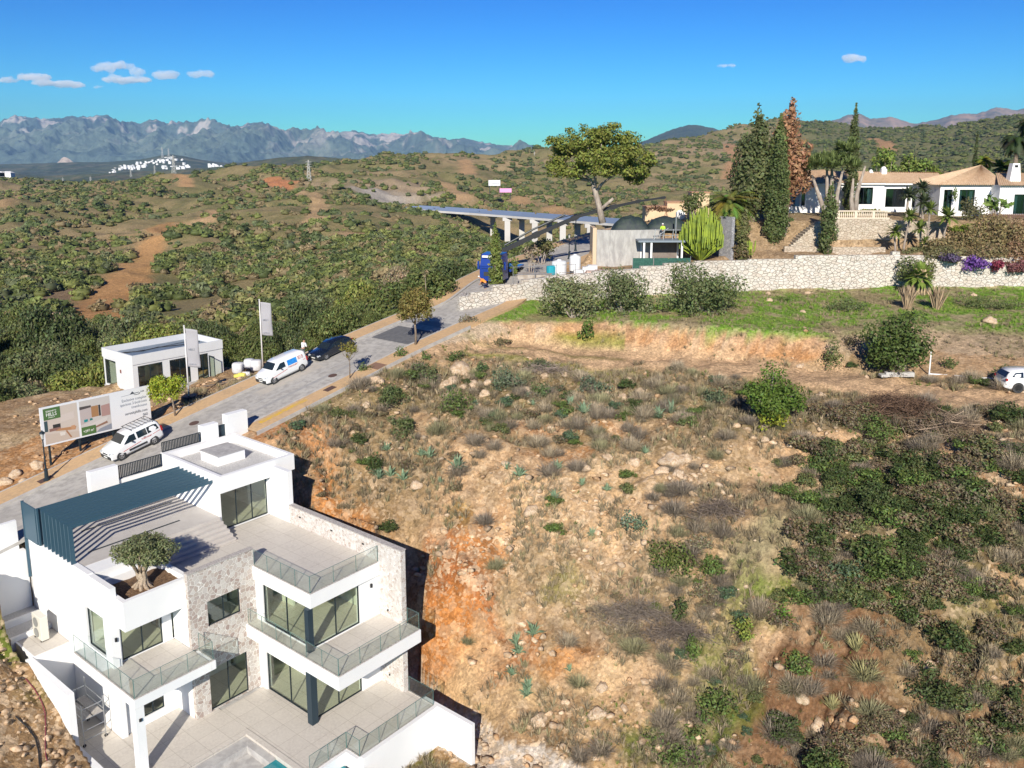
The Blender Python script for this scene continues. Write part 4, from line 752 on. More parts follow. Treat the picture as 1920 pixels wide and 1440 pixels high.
# ------------------------------------------------------------------ vehicles
M_CARW=mat('white_car_paint',(.74,.75,.76),.25,coat=.6); M_CARB=mat('black_car_paint',(.008,.012,.022),.15,coat=1.0); M_CARG=mat('tinted_car_glass',(.015,.022,.026),.08,spec=.8); M_RED=mat('red_lettering',(.50,.07,.05),.6); M_BLUE=mat('blue_window_film',(.02,.17,.55),.5,(.03,.28,.70),6)
M_LAMP=mat('headlight_glass',(.42,.45,.48),.1,spec=.8); M_TRED=mat('tail_light_red',(.35,.02,.02),.3); M_RIM=mat('alloy_rim',(.42,.42,.43),.35,metal=.6); M_PLATE=mat('number_plate',(.70,.70,.68),.5); M_TRIM=mat('dark_bumper_plastic',(.035,.037,.04),.6); M_BLUEP=mat('blue_truck_paint',(.012,.04,.24),.3,coat=.5)
def vehicle(name,label,cat,Ln,Wd,top,bot,belt,paint,glass_side,screen,rear,wheels,wr,group=None):
    """x forwards. top/bot: (x,z) outlines from tail to nose; body is a shell of cross sections that narrows above the belt"""
    root=empty(name,label=label,cat=cat,group=group); hx=Ln/2; H=max(z for x,z in top); n=44
    xs=[-hx+Ln*i/n for i in range(n+1)]; zt=np.interp(xs,[p[0] for p in top],[p[1] for p in top]); zb=np.interp(xs,[p[0] for p in bot],[p[1] for p in bot])
    def hw(x,z):
        e=1-.10*max(0,(abs(x)-hx*.55)/(hx*.45))**2; t=max(0,(z-belt)/(H-belt)); return Wd/2*e*(1-.20*t**1.3)*(.94+.06*min(1,max(0,(z-.2)/.35)))
    fr=[0,.12,.3,.5,.68,.82,.93,1.0]; V=[];F=[];K=len(fr)
    for i,x in enumerate(xs):
        z0,z1=zb[i],zt[i]; ring=[]
        for f_ in fr:
            z=z0+(z1-z0)*f_; y=hw(x,z)
            if f_>.9: y*=(.965 if f_<1 else .88)
            ring.append((x,y,z))
        V+=ring+[(x,-y,z) for x,y,z in reversed(ring)]
    R2=2*K
    for i in range(n):
        for k in range(R2): F.append((i*R2+k,(i+1)*R2+k,(i+1)*R2+(k+1)%R2,i*R2+(k+1)%R2))
    F.append(tuple(range(R2))); F.append(tuple(n*R2+k for k in range(R2))[::-1])
    m=MB(); m.add(V,F); m.build('body',paint,root,smooth=True)
    def zat(x): return float(np.interp(x,xs,zt))
    for sgn in (-1,1):
        for poly in glass_side:
            s=MB(); P=[(x,sgn*(hw(x,z)+.012),z) for x,z in poly]; P2=[(x,sgn*(hw(x,z)-.02),z) for x,z in poly]; k=len(P)
            s.add(P+P2,[tuple(range(k)),tuple(range(k,2*k))]+[(i,(i+1)%k,(i+1)%k+k,i+k) for i in range(k)]); s.build('side_window',M_CARG,root)
    def across(poly,nm,mt,off,wf=.9):
        s=MB(); P=[]
        for x,z in poly:
            y=hw(x,z)*wf; P.append([(x+off[0],yy,z+off[1]) for yy in (-y,-y*.5,y*.5,y)])
        vs=[q for r_ in P for q in r_]+[(q[0]-off[0]*2,q[1],q[2]-off[1]*2) for r_ in P for q in r_]; n4=len(P)*4; fs=[]
        for i in range(len(P)-1):
            for k in range(3): fs.append((i*4+k,i*4+k+1,(i+1)*4+k+1,(i+1)*4+k)); fs.append((n4+i*4+k,n4+i*4+k+1,n4+(i+1)*4+k+1,n4+(i+1)*4+k))
            for k in (0,3): fs.append((i*4+k,(i+1)*4+k,n4+(i+1)*4+k,n4+i*4+k))
        for i in (0,len(P)-1):
            for k in range(3): fs.append((i*4+k,i*4+k+1,n4+i*4+k+1,n4+i*4+k))
        s.add(vs,fs); return s.build(nm,mt,root)
    across([(x,zat(x)) for x in np.linspace(*screen,5)],'windscreen',M_CARG,(.008,.012),.86)
    if rear: across([(x,z) for x,z in rear],'rear_window',M_CARG,(-.035,.01),.82)
    across([(hx-.02,.28),(hx+.005,.4),(hx,.58)],'bumper',M_TRIM,(.03,0),.97)
    for sgn in (-1,1):
        s=MB(); s.obox((hx-.15,sgn*(Wd/2-.24),zat(hx-.15)-.10),(.75,sgn*-.35,-.12),.34,.30,.15); s.build('headlight',M_LAMP,root,bevel=.03)
        s=MB(); s.box(-hx-.015,-hx+.12,sgn*(Wd/2*.90)-.09,sgn*(Wd/2*.90)+.06,.85,1.25 if H>1.7 else 1.0); s.build('tail_light',M_TRED,root)
        s=MB(); s.obox((screen[0]-.1 if False else screen[1]-.25,sgn*(Wd/2+.10),belt+.12),(0,1,0),.2,.09,.15); s.build('wing_mirror',M_TRIM,root,bevel=.02)
    s=MB(); s.box(hx+.036,hx+.05,-.26,.26,.40,.51); s.build('number_plate',M_PLATE,root)
    s=MB(); s.box(hx-.02,hx+.03,-.35,.35,.66,.76); s.build('grille',M_TRIM,root,bevel=.01)
    for x in wheels:
        for sgn in (-1,1):
            y=sgn*(Wd/2-.13); t=MB(); t.lathe([(wr*.62,-.11),(wr*.97,-.10),(wr,-.05),(wr,.05),(wr*.97,.10),(wr*.62,.11)],(x,y,wr),22,'y'); t=t.build('wheel',M_TYRE,root,smooth=True)
            r_=MB(); yo=y+sgn*.105; r_.lathe([(wr*.62,-.02),(wr*.62,.012),(wr*.55,.014),(wr*.5,-.01)],(x,yo,wr),20,'y')
            for k in range(5):
                an=2*math.pi*k/5; r_.beam((x,yo+sgn*.012,wr),(x+math.cos(an)*wr*.58,yo+sgn*.012,wr+math.sin(an)*wr*.58),.05,.03,up=(0,1,0))
            r_.build('rim',M_RIM,t)
            a=MB(); a.lathe([(wr*1.16,-.03),(wr*1.16,.015),(wr*.7,.02),(wr*.7,-.03)],(x,sgn*(Wd/2*.985-.01),wr*1.02),22,'y'); a.build('wheel_arch',M_TRIM,root)
    root['hw']=0; del root['hw']
    return root,hw,zat
def park(root,a,off,rev=True,z=0.0,yaw=0.0):
    root.location=on_road(a,off)+Vector((0,0,z)); d=road_dir(a)*(-1 if rev else 1)
    root.rotation_euler=(Matrix.Rotation(yaw,3,'Z')@d.to_track_quat('X','Z').to_matrix()).to_euler()
van_bot=[(-2.3,.42),(-1.9,.26),(1.9,.24),(2.3,.30)]
v1,hw1,_=vehicle('van','small white works van with a black roof ladder rack parked in front of the billboard','van',4.4,1.85,[(-2.2,.7),(-2.17,1.2),(-2.05,1.62),(-1.85,1.76),(-1.2,1.82),(.25,1.80),(.62,1.70),(1.22,1.20),(1.75,1.03),(2.08,.88),(2.2,.68)],van_bot,1.02,M_CARW,
  [[(-1.95,1.15),(-1.85,1.55),(-1.6,1.62),(-1.0,1.62),(-1.0,1.12)],[(-.94,1.12),(-.94,1.62),(-.15,1.62),(-.15,1.12)],[(.0,1.12),(.0,1.6),(.42,1.6),(.98,1.16),(.98,1.1)]],(1.20,.64),[(-2.16,1.15),(-2.06,1.6)],(-1.33,1.42),.325,'white vans of the building firm')
m=MB()
for x in np.linspace(-1.75,.15,7): m.tube([(x,-.66,1.97),(x,.66,1.97)],.022,6)
for y in (-.66,.66): m.tube([(-1.8,y,1.95),(.2,y,1.95)],.022,6); m.tube([(-1.7,y,1.74),(-1.7,y,1.95)],.02,6); m.tube([(.1,y,1.76),(.1,y,1.95)],.02,6)
m.build('roof_rack',M_BLACK,v1)
def side_text(root,hw,s,size,x,z,mt,sgn=1,sx=1.0,nm='lettering'):
    y=sgn*(hw(x,z)+.016); M=Matrix.Translation((x,y,z))@Matrix.Rotation(math.pi if sgn>0 else 0,4,'Z')@Matrix.Rotation(math.pi/2,4,'X'); text_obj(nm,s,size,mt,root,M,'LEFT',sx)
side_text(v1,hw1,'TOBOGUIN',.17,.85 if False else -.35,.86,M_RED,1); side_text(v1,hw1,'www',.09,-.55,1.0,M_BLACK,1)
m=MB(); 
for x0,x1,z0,z1 in ((-.3,1.2,.80,.62),(-2.0,-1.35,.98,.93)): m.beam((x0,hw1(x0,z0)+.012,z0),(x1,hw1(x1,z1)+.012,z1),.012,.03)
m.build('red_stripe',M_RED,v1); m=MB(); m.beam((-.75,hw1(0,.5)+.012,.52),(.75,hw1(0,.5)+.012,.52),.03,.14); m.build('side_moulding',M_TRIM,v1)
park(v1,2.3,-2.0+.05,True,.02); v1.scale=(.88,)*3
v2,hw2,_=vehicle('van','larger white panel van with blue rear side window film and red lettering','van',4.95,1.92,[(-2.475,.7),(-2.46,1.4),(-2.38,1.78),(-2.15,1.88),(-1.2,1.92),(.55,1.90),(.95,1.80),(1.55,1.26),(2.05,1.10),(2.36,.92),(2.475,.68)],[(-2.5,.42),(-2.1,.26),(2.1,.24),(2.5,.30)],1.08,M_CARW,
  [[(.12,1.18),(.12,1.66),(.62,1.66),(1.22,1.22),(1.22,1.16)]],(1.53,.97),[(-2.46,1.2),(-2.38,1.68)],(-1.62,1.66),.33,'white vans of the building firm')
for sgn in (1,):
    s=MB(); P=[(-.15,1.14),(-.15,1.64),(-1.25,1.64),(-1.25,1.14)]; s.add([(x,sgn*(hw2(x,z)+.014),z) for x,z in P]+[(x,sgn*(hw2(x,z)-.01),z) for x,z in P],[(0,1,2,3),(4,5,6,7),(0,1,5,4),(1,2,6,5),(2,3,7,6),(3,0,4,7)]); s.build('window_film',M_BLUE,v2)
side_text(v2,hw2,'TOBOGUIN',.19,-.1,.92,M_RED,1); 
for k,z in enumerate((1.56,1.44,1.32)): side_text(v2,hw2,'OBRAS Y REF',.11,-1.36,z,M_RED,1)
m=MB(); 
for x0,x1,z0,z1 in ((.0,1.7,.88,.62),(-2.2,-.9,1.08,1.0)): m.beam((x0,hw2(x0,z0)+.012,z0),(x1,hw2(x1,z1)+.012,z1),.012,.035)
m.build('red_stripe',M_RED,v2)
car_bot=[(-2.3,.38),(-1.9,.22),(1.9,.20),(2.3,.28)]
v3,_,_=vehicle('car','glossy black estate car parked nose downhill behind the small street tree','car',4.7,1.85,[(-2.35,.65),(-2.3,.95),(-2.1,1.12),(-1.7,1.38),(-1.0,1.49),(.0,1.48),(.4,1.38),(1.1,.98),(1.8,.88),(2.2,.76),(2.35,.58)],car_bot,.92,M_CARB,
  [[(-1.85,1.0),(-1.5,1.33),(-.95,1.38),(-.95,.98)],[(-.88,.98),(-.88,1.39),(-.1,1.39),(-.1,.98)],[(-.02,.98),(-.02,1.38),(.3,1.32),(.85,1.0)]],(1.08,.42),[(-2.1,1.14),(-1.75,1.36)],(-1.4,1.42),.33)
v4,_,_=vehicle('car','white compact SUV at the right end of the dirt track','car',4.35,1.84,[(-2.17,.7),(-2.12,1.05),(-1.95,1.35),(-1.6,1.55),(-.9,1.62),(.1,1.60),(.5,1.48),(1.05,1.10),(1.7,1.0),(2.05,.85),(2.17,.62)],car_bot,1.0,M_CARW,
  [[(-1.8,1.14),(-1.55,1.42),(-1.0,1.48),(-1.0,1.08)],[(-.93,1.08),(-.93,1.49),(-.12,1.49),(-.12,1.08)],[(-.05,1.08),(-.05,1.48),(.35,1.42),(.82,1.12)]],(1.03,.53),[(-2.13,1.08),(-1.86,1.42)],(-1.3,1.33),.34)
def place_by_wheel(root,px,py,off_local,heading,z0):
    """puts the contact point of the near front wheel where it stands"""
    q=PZ(px,py,z0); root.rotation_euler=(0,0,heading); v=Matrix.Rotation(heading,3,'Z')@Vector(off_local); root.location=q-v
# near-side front wheels of the two vehicles further up stand where the road meets their sight line
def road_under(px,py):
    best=None
    for i in range(10,len(ROADP)-2):
        z=ROADP[i].z; q=PZ(px,py,z); d=(q-ROADP[i]); d.z=0; al=abs(d.dot(Vector((side[i].y,-side[i].x,0))))
        if best is None or al<best[0]: best=(al,i,d.dot(side[i]))
    return best[1],best[2]
for rt,px,py,wx,wd in ((v2,521,719,1.66*.84,1.92*.84),(v3,622,673,1.42*.82,1.85*.82)):
    rt.scale=(.84,)*3 if rt is v2 else (.82,)*3
    i,o=road_under(px,py); d=(ROADP[i+2]-ROADP[i-2]).normalized(); q=ROADP[i]+side[i]*(o-wd/2)+d*wx; rt.location=q+Vector((0,0,.02)); rt.rotation_euler=(-d).to_track_quat('X','Z').to_euler()
g=PZ(1908,738,13.0); hd=math.radians(-4); rt=v4; off=Matrix.Rotation(hd,3,'Z')@Vector((-1.3,-.9,0)); rt.location=(g.x-off.x,g.y-off.y,gz(g.x,g.y)+.04); rt.rotation_euler=(0,0,hd)
# ------------------------------------------------------------------ the sales office, billboard, flags, lamps
M_PANEL=mat('white_metal_cladding',(.66,.67,.68),.45,(.62,.63,.65),.5); M_FLAG=mat('grey_white_flag_cloth',(.46,.45,.48),.8,transl=.3); M_POLE=mat('white_painted_pole',(.62,.60,.60),.4)
off=empty('site_office',W(9.2,-41,9.75),-TH,'white flat-roofed glass-fronted sales cabin beside the road','building')
def ob(mb,a0,a1,b0,b1,z0,z1): return mb.box(b0,b1,a0,a1,z0,z1)
LA,LB,LH=8.6,5.4,3.2
m=MB(); walls(m,'a',LB-.2,LB-.05,0,LA,.1,LH-.55,[(.45,2.7,.12,2.45),(3.35,5.3,.12,2.45),(6.0,7.1,.12,2.45)]) ; walls(m,'b',0,.15,.15,LB-.2,.1,LH-.55,[(.35,2.35,.25,2.5)]); ob(m,LA-.15,LA,0,LB-.2,.1,LH-.55); ob(m,.15,LA-.15,0,.15,.1,LH-.55); m.build('wall',M_PANEL,off)
m=MB(); ob(m,0,LA,0,LB,LH-.55,LH-.3); m.build('roof',mat('blue_grey_roof_sheet',(.13,.18,.24),.4,(.17,.22,.28),1.5),off)
m=MB(); ob(m,-.02,.1,-.02,LB+.02,LH-.56,LH+.25); ob(m,LA-.1,LA+.02,-.02,LB+.02,LH-.56,LH+.25); ob(m,.1,LA-.1,-.02,.1,LH-.56,LH+.25); ob(m,.1,LA-.1,LB-.1,LB+.02,LH-.56,LH+.25); m.build('roof_parapet',M_PANEL,off)
m=MB(); ob(m,-.02,LA+.02,-.02,LB+.1,-1.0,.1); m.build('floor_slab',M_CONC,off)
for a0,a1 in ((.45,2.7),(3.35,5.3),(6.0,7.1)):
    f=MB(); f.box(LB-.16,LB-.08,a0,a0+.06,.12,2.45); f.box(LB-.16,LB-.08,a1-.06,a1,.12,2.45); f.box(LB-.16,LB-.08,a0+.06,a1-.06,2.39,2.45); f.box(LB-.16,LB-.08,a0+.06,a1-.06,.12,.18); f.box(LB-.15,LB-.09,(a0+a1)/2-.03,(a0+a1)/2+.03,.18,2.39); f=f.build('window',M_FRAME,off); g=MB(); g.box(LB-.125,LB-.115,a0+.06,a1-.06,.18,2.39); g.build('pane',M_GLASS,f)
f=MB(); f.box(.35,.41,.04,.12,.25,2.5); f.box(2.29,2.35,.04,.12,.25,2.5); f.box(.41,2.29,.04,.12,2.44,2.5); f=f.build('window',M_FRAME,off); g=MB(); g.box(.41,2.29,.075,.085,.25,2.44); g.build('pane',M_GLASS,f)
f=MB(); f.box(LB-.05,LB+.85,7.15,7.2,.12,.2); f.box(LB-.05,LB+.85,7.15,7.2,2.15,2.22); f.box(LB-.05,LB+.02,7.15,7.2,.2,2.15); f.box(LB+.78,LB+.85,7.15,7.2,.2,2.15); d=f.build('door',M_FRAME,off); g=MB(); g.box(LB+.02,LB+.78,7.17,7.18,.2,2.15); g.build('pane',M_GLASS,d)
m=MB(); ob(m,3.0,3.2,1.5,3.6,.1,2.3); m.build('partition',M_INT,off)
m=MB(); ob(m,.8,2.2,1.4,2.2,.1,.9); m.build('desk',M_INT,off)
m=MB(); m.tube([(.9,.6,2.93),(2.0,2.6,2.95),(1.6,4.4,2.94),(2.4,6.4,2.95),(2.2,8.2,2.94)],.035,6); m.tube([(1.5,.9,2.93),(1.8,3.2,2.95),(1.4,7.2,2.94)],.02,5); m.build('roof_cable',M_BLACK,off)
for u in ((LB-.04,LB,5.6,5.75,1.7,2.0),(1.5 if False else 3.1,3.3,-.03,0,1.6,1.9)): m=MB(); m.box(*u); m.build('notice',mat('brown_notice',(.20,.07,.05),.7),off)
# billboard
bb=empty('billboard',W(-2.2,-26.0,8.6),-TH,'wide white estate billboard with two room pictures standing on posts behind the footway','billboard')
BW,BH,BZ=7.75,2.75,1.7
m=MB(); m.box(-.05,.05,0,BW,BZ,BZ+BH); m.build('board',mat('billboard_white',(.66,.67,.70),.6),bb)
for a in (.45,2.5,4.9,7.2):
    m=MB(); m.box(-.18,-.06,a-.06,a+.06,-.6+a*.2,BZ+BH-.1); m.build('post',M_FRAME,bb)
def bp(nm,a0,a1,z0,z1,mt,par=None,t=.055): m=MB(); m.box(.0,t,a0,a1,BZ+z0,BZ+z1); return m.build(nm,mt,bb)
M_GREEN=mat('sign_green',(.07,.14,.045),.6); M_TXT=mat('dark_lettering',(.05,.06,.08),.6); M_TXT2=mat('grey_lettering',(.20,.22,.27),.6); M_TXW=mat('white_lettering',(.80,.80,.78),.6)
def bpoly(nm,pts,mt,t): m=MB(); n=len(pts); m.add([(t,a,BZ+z) for a,z in pts]+[(.05,a,BZ+z) for a,z in pts],[tuple(range(n)),tuple(range(n,2*n))]+[(i,(i+1)%n,(i+1)%n+n,i+n) for i in range(n)]); return m.build(nm,mt,bb)
c_=lambda n,*c: mat('picture_'+n,c,.7)
m1=[('picture',[(.2,.12),(2.45,.12),(2.45,2.62),(.2,2.62)],c_('cream',.50,.43,.38),.056),('picture',[(.2,.12),(2.45,.12),(2.45,.55),(.2,.85)],c_('floor',.47,.39,.33),.059),('picture',[(.2,1.0),(.42,1.0),(.42,1.75),(.2,1.75)],c_('dark',.04,.07,.08),.062),
    ('picture',[(.5,.95),(1.25,.95),(1.25,1.15),(.5,1.15)],c_('shelf',.22,.12,.10),.062),('picture',[(.75,1.15),(1.25,1.15),(1.25,1.4),(.75,1.4)],c_('black',.03,.03,.03),.062),('picture',[(.9,.92),(2.2,.72),(2.3,.95),(1.1,1.05)],c_('table',.38,.20,.10),.064),
    ('picture',[(1.55,.78),(1.65,.8),(1.95,.25),(1.85,.22)],c_('wood',.32,.16,.08),.066),('picture',[(1.95,.75),(2.25,.78),(2.2,1.05),(1.95,1.05)],c_('seat',.45,.25,.14),.066),('picture',[(1.15,.75),(1.55,.72),(1.5,.5),(1.2,.5)],c_('chair',.60,.55,.50),.067),('picture',[(1.3,1.45),(2.2,1.55),(2.2,2.05),(1.3,1.95)],c_('wallpic',.53,.46,.42),.06),
    ('picture',[(2.6,.12),(4.75,.12),(4.75,2.62),(2.6,2.62)],c_('ceiling',.48,.45,.43),.056),('picture',[(2.6,.9),(3.4,1.1),(3.4,2.15),(2.6,2.2)],c_('marble',.42,.36,.35),.059),('picture',[(2.6,2.0),(3.4,2.05),(3.4,2.2),(2.6,2.22)],c_('darktop',.07,.06,.06),.06),('picture',[(3.4,1.3),(3.9,1.3),(3.9,2.1),(3.4,2.1)],c_('cabinet',.32,.17,.08),.061),('picture',[(3.92,1.3),(4.05,1.3),(4.05,2.1),(3.92,2.1)],c_('niche',.03,.03,.035),.062),
    ('picture',[(4.1,1.2),(4.72,1.2),(4.72,2.05),(4.1,2.0)],c_('bath',.35,.22,.20),.061),('picture',[(2.65,.65),(4.2,1.05),(4.55,1.1),(4.4,.8),(3.2,.5)],c_('bed',.52,.49,.47),.064),('picture',[(3.3,.42),(4.5,.65),(4.4,.9),(3.5,.62)],c_('bedside',.24,.14,.10),.063),('picture',[(3.6,.12),(4.75,.12),(4.75,.55),(3.9,.35)],c_('rug',.22,.24,.29),.06),('picture',[(2.85,1.05),(3.1,1.08),(3.1,1.25),(2.85,1.25)],c_('teal',.01,.22,.24),.066),('picture',[(3.25,1.1),(3.45,1.12),(3.42,1.25),(3.25,1.25)],c_('teal2',.02,.16,.15),.066)]
for a in m1: bpoly(*a)
bp('logo_panel',.2,1.3,1.82,2.62,M_GREEN,t=.07); bp('size_panel',2.62,3.62,.12,.72,M_GREEN,t=.07)
def btext(s,size,a,z,mt,al='LEFT',sx=1.0,t=.056): M=Matrix.Translation((t,a,BZ+z))@Matrix.Rotation(math.pi/2,4,'Z')@Matrix.Rotation(math.pi/2,4,'X'); text_obj('lettering',s,size,mt,bb,M,al,sx,.004)
btext('SERENITY',.15,.36,2.36,M_TXW,t=.072,sx=1.1); btext('HILLS',.36,.36,2.06,M_TXW,t=.072,sx=.82); btext('MARBELLA',.09,.5,1.93,M_TXW,t=.072); btext('+297 m²',.26,2.72,.32,M_TXW,t=.072,sx=.85)
btext('Exclusive complex',.30,7.5,1.88,M_TXT2,'RIGHT',.85); btext('spacious 3-bedroom',.30,7.5,1.58,M_TXT2,'RIGHT',.82); btext('townhouses',.30,7.5,1.28,M_TXT2,'RIGHT',.82); btext('serenityhills.com',.30,7.5,.86,M_TXT,'RIGHT',.85); btext('060',.30,7.5,.52,M_TXT,'RIGHT',.85); btext('SUR',.17,7.35,2.36,M_TXT,'RIGHT',1.0)
bpoly('logo_line',[(5.6,2.30),(6.3,2.34),(6.3,2.36),(5.6,2.32)],M_TXT2,.058); bpoly('logo_mark',[(6.5,2.32),(6.62,2.24),(6.95,2.24),(7.05,2.34),(7.0,2.36),(6.92,2.28),(6.64,2.28)],M_TXT,.059); bpoly('logo_mark',[(6.55,2.40),(6.95,2.42),(6.95,2.38),(6.55,2.36)],M_TXT,.0585)
bpoly('logo_mark',[(6.25,2.34),(6.45,2.55),(6.55,2.45),(6.7,2.36)],M_TXT,.058)
m=MB(); m.lathe([(.28,0),(.30,.2),(.2,.34),(.0,.36)],(-.3,.9,4.2),8); m.build('floodlight_cover',M_TXW,bb) if False else None
# flags
def flagpole(px,py,h,label,base):
    g=G(px,py,40); r=empty('flagpole',g,0,label,'flagpole','estate flagpoles along the road')
    m=MB(); m.tube([(0,0,0),(0,0,h)],[.075,.05],10); m.lathe([(.05,h),(.07,h+.04),(.05,h+.1),(.01,h+.12)],n=8); m.build('pole',M_POLE,r,smooth=True)
    if base: m=MB(); m.lathe([(.55,0),(.6,.06),(.6,.38),(.52,.45),(.1,.46)],n=18); m.build('ballast_drum',M_BLACK,r)
    v=[];f=[]; nx,nz=8,18
    for j in range(nz+1):
        for i in range(nx+1): u,w_=i/nx,j/nz; v.append((.08+.98*u,.09*math.sin(u*5+w_*3)*u+.04*math.sin(w_*9),h-.15-3.1*w_-.12*u))
    for j in range(nz):
        for i in range(nx): k=j*(nx+1)+i; f.append((k,k+1,k+nx+2,k+nx+1))
    m=MB(); m.add(v,f); fl=m.build('flag',M_FLAG,r,smooth=True)
    sd=fl.modifiers.new('cloth','SOLIDIFY'); sd.thickness=.01
    text_obj('lettering','HILLS',.24,M_TXT2,fl,Matrix.Translation((.25,-.13,h-1.9))@Matrix.Rotation(math.pi/2,4,'X'),sx=.9); text_obj('lettering','MARBELLA',.12,M_TXT2,fl,Matrix.Translation((.2,-.14,h-3.05))@Matrix.Rotation(math.pi/2,4,'X'))
flagpole(355,752,6.1,'white flagpole with grey banner, its foot in a black ballast drum by the cabin',True)
flagpole(493,690,6.4,'white flagpole with a grey banner behind the larger van',False)
# cast street lamps
def street_lamp(g,h,label,broken=False):
    r=empty('street_lamp',g,0,label,'street lamp','street lamps along the road'); m=MB()
    m.lathe([(.2,0),(.2,.1),(.13,.16),(.11,.7),(.14,.76),(.06,.85),(.05,1.5),(.075,1.54),(.045,1.6),(.04,h-.6),(.08,h-.56),(.03,h-.5)],n=10); m.build('post',M_FRAME,r,smooth=False)
    m=MB(); m.lathe([(.07,h-.5),(.15,h-.15),(.15,h-.13)],n=6); m.build('lantern_glass',mat('lantern_glass',(.42,.42,.40),.3),r)
    m=MB(); m.lathe([(.2,h-.13),(.17,h-.05),(.06,h+.02),(.03,h+.09),(.0,h+.1)],n=6); m.build('cap',M_FRAME,r)
street_lamp(on_road(-3.0,-3.3)+Vector((0,0,.14)),3.35,'black cast street lamp standing in front of the billboard')
street_lamp(PC(1067,103,17.75),3.0,'thin black street lamp left of the grey concrete wall')
street_lamp(PC(1079,108,18.2),4.2,'tall black street lamp near the bend below the viaduct')
m=MB(); m.lathe([(.12,0),(.12,.5),(.2,.55),(.2,.9),(.05,.95)],n=8); o=m.build('bollard_light',M_FRAME); o.location=PZ(867,552,15.2); tag(o,'short black bollard light on the verge left of the stone wall end','bollard')
# ------------------------------------------------------------------ foliage tools
def lmat(name,rough=.6,tr=.25): return mat(name,(1.35,1.35,1.3),rough,(1.05,1.1,1.0),9,attr=True,spec=.25,transl=tr)
M_LEAF=lmat('foliage'); M_DRY=mat('dry_brush',(1,1,1),.9,attr=True,spec=.1); M_BARK=mat('bark',(.20,.15,.11),.95,(.30,.25,.20),6,(.12,.09,.07),20,bump=.02,stretch=(1,1,.25)); M_PBARK=mat('pale_bark',(.38,.33,.28),.95,(.26,.21,.18),5,bump=.02,stretch=(1,1,.3))
def leaf_quads(P,Nrm,size,asp=1.7,col=None,rng=RNG,tri=False):
    """P centres (n,3), Nrm rough normals; returns V,F,col arrays of small pointed leaf faces"""
    n=len(P); r=rng.normal(size=(n,3)); t=np.cross(Nrm,r); t/=np.linalg.norm(t,axis=1)[:,None]+1e-9; b=np.cross(Nrm,t); b/=np.linalg.norm(b,axis=1)[:,None]+1e-9
    s=(size*rng.uniform(.6,1.35,n))[:,None]
    if tri: V=np.stack([P-t*s*.5-b*s*.4,P+t*s*.5-b*s*.4,P+b*s*.6],1); k=3
    else: V=np.stack([P-t*s*.5*asp,P-b*s*.42,P+t*s*.5*asp,P+b*s*.42],1); k=4
    F=np.arange(n*k).reshape(n,k); return V.reshape(-1,3),F,np.repeat(col,k,axis=0)
def crown(lobes,dens,size,base,var=.3,hue=.12,rng=RNG,shell=.45,asp=1.7,flat=.0,tri=False,droop=0):
    """lobes (x,y,z,rx,ry,rz): leaf faces through the outer part of each lobe, each lobe a bit lighter or darker in its own leaf colour"""
    Ps=[];Ns=[];Cs=[]
    for L in lobes:
        c=np.array(L[:3]); r=np.array(L[3:6]); area=(r[0]*r[1]+r[1]*r[2]+r[0]*r[2])*4.2; n=max(8,int(area*dens))
        d=rng.normal(size=(n,3)); d/=np.linalg.norm(d,axis=1)[:,None]; rad=(1-shell*rng.random(n)**1.6)*(1+.18*rng.normal(size=n)*.6)
        p=c+d*r*rad[:,None]; nr=d/r; nr/=np.linalg.norm(nr,axis=1)[:,None]; nr=nr+rng.normal(size=(n,3))*.55; nr[:,2]+=flat; nr/=np.linalg.norm(nr,axis=1)[:,None]
        lb=1+var*.6*(rng.random()-.5); cc=np.array(base)*lb*(1+var*(rng.random((n,1))-.5)*1.6); cc=cc*(1+hue*(rng.random((n,3))-.5)*2)
        if len(L)>6: cc=cc*np.array(L[6])
        Ps.append(p);Ns.append(nr);Cs.append(np.concatenate([np.clip(cc,.004,1),np.ones((n,1))],1))
    return leaf_quads(np.concatenate(Ps),np.concatenate(Ns),size,asp,np.concatenate(Cs),rng,tri)
def cat(parts):
    V=[];F=[];C=[];o=0
    for v,f,c in parts: V.append(v);F.append(f+o);C.append(c);o+=len(v)
    return np.concatenate(V),np.concatenate(F),np.concatenate(C)
def foliage(name,parts,parent=None,mt=None):
    v,f,c=cat(parts) if isinstance(parts,list) else parts
    return mesh_np(name,v,f,mt or M_LEAF,c,parent)
def lobes_in(c,r,n,k=.42,rng=R,up=0.0):
    """n lobes spread inside an ellipsoid"""
    out=[]
    for i in range(n):
        t=rng.uniform(0,2*math.pi); ph=math.acos(rng.uniform(-.75 if not up else -.3,1)); q=rng.uniform(.35,.86)
        s=k*rng.uniform(.6,1.3); out.append((c[0]+r[0]*q*math.sin(ph)*math.cos(t),c[1]+r[1]*q*math.sin(ph)*math.sin(t),c[2]+r[2]*q*math.cos(ph),r[0]*s,r[1]*s,r[2]*s*.95))
    return out+[(c[0],c[1],c[2],r[0]*.55,r[1]*.55,r[2]*.5)]
def limbs(mb,base,tops,r0,bend=.3,n=6):
    for t in tops:
        b=Vector(base); t=Vector(t); m1=b.lerp(t,.45)+Vector((R.uniform(-bend,bend),R.uniform(-bend,bend),R.uniform(0,bend))); mb.tube([b,b.lerp(m1,.5)+Vector((R.uniform(-bend,bend)*.3,0,0)),m1,t],[r0,r0*.8,r0*.6,r0*.25],n)
def tree(name,loc,label,cat_,trunk_pts,radii,lobes,dens,size,col,group=None,bark=None,branches=(),**kw):
    r=empty(name,loc,0,label,cat_,group); m=MB(); m.tube(trunk_pts,radii,8)
    for b,tops,rr in branches: limbs(m,b,tops,rr)
    m.build('trunk',bark or M_BARK,r,smooth=True); foliage('crown',crown(lobes,dens,size,col,**kw),r); return r
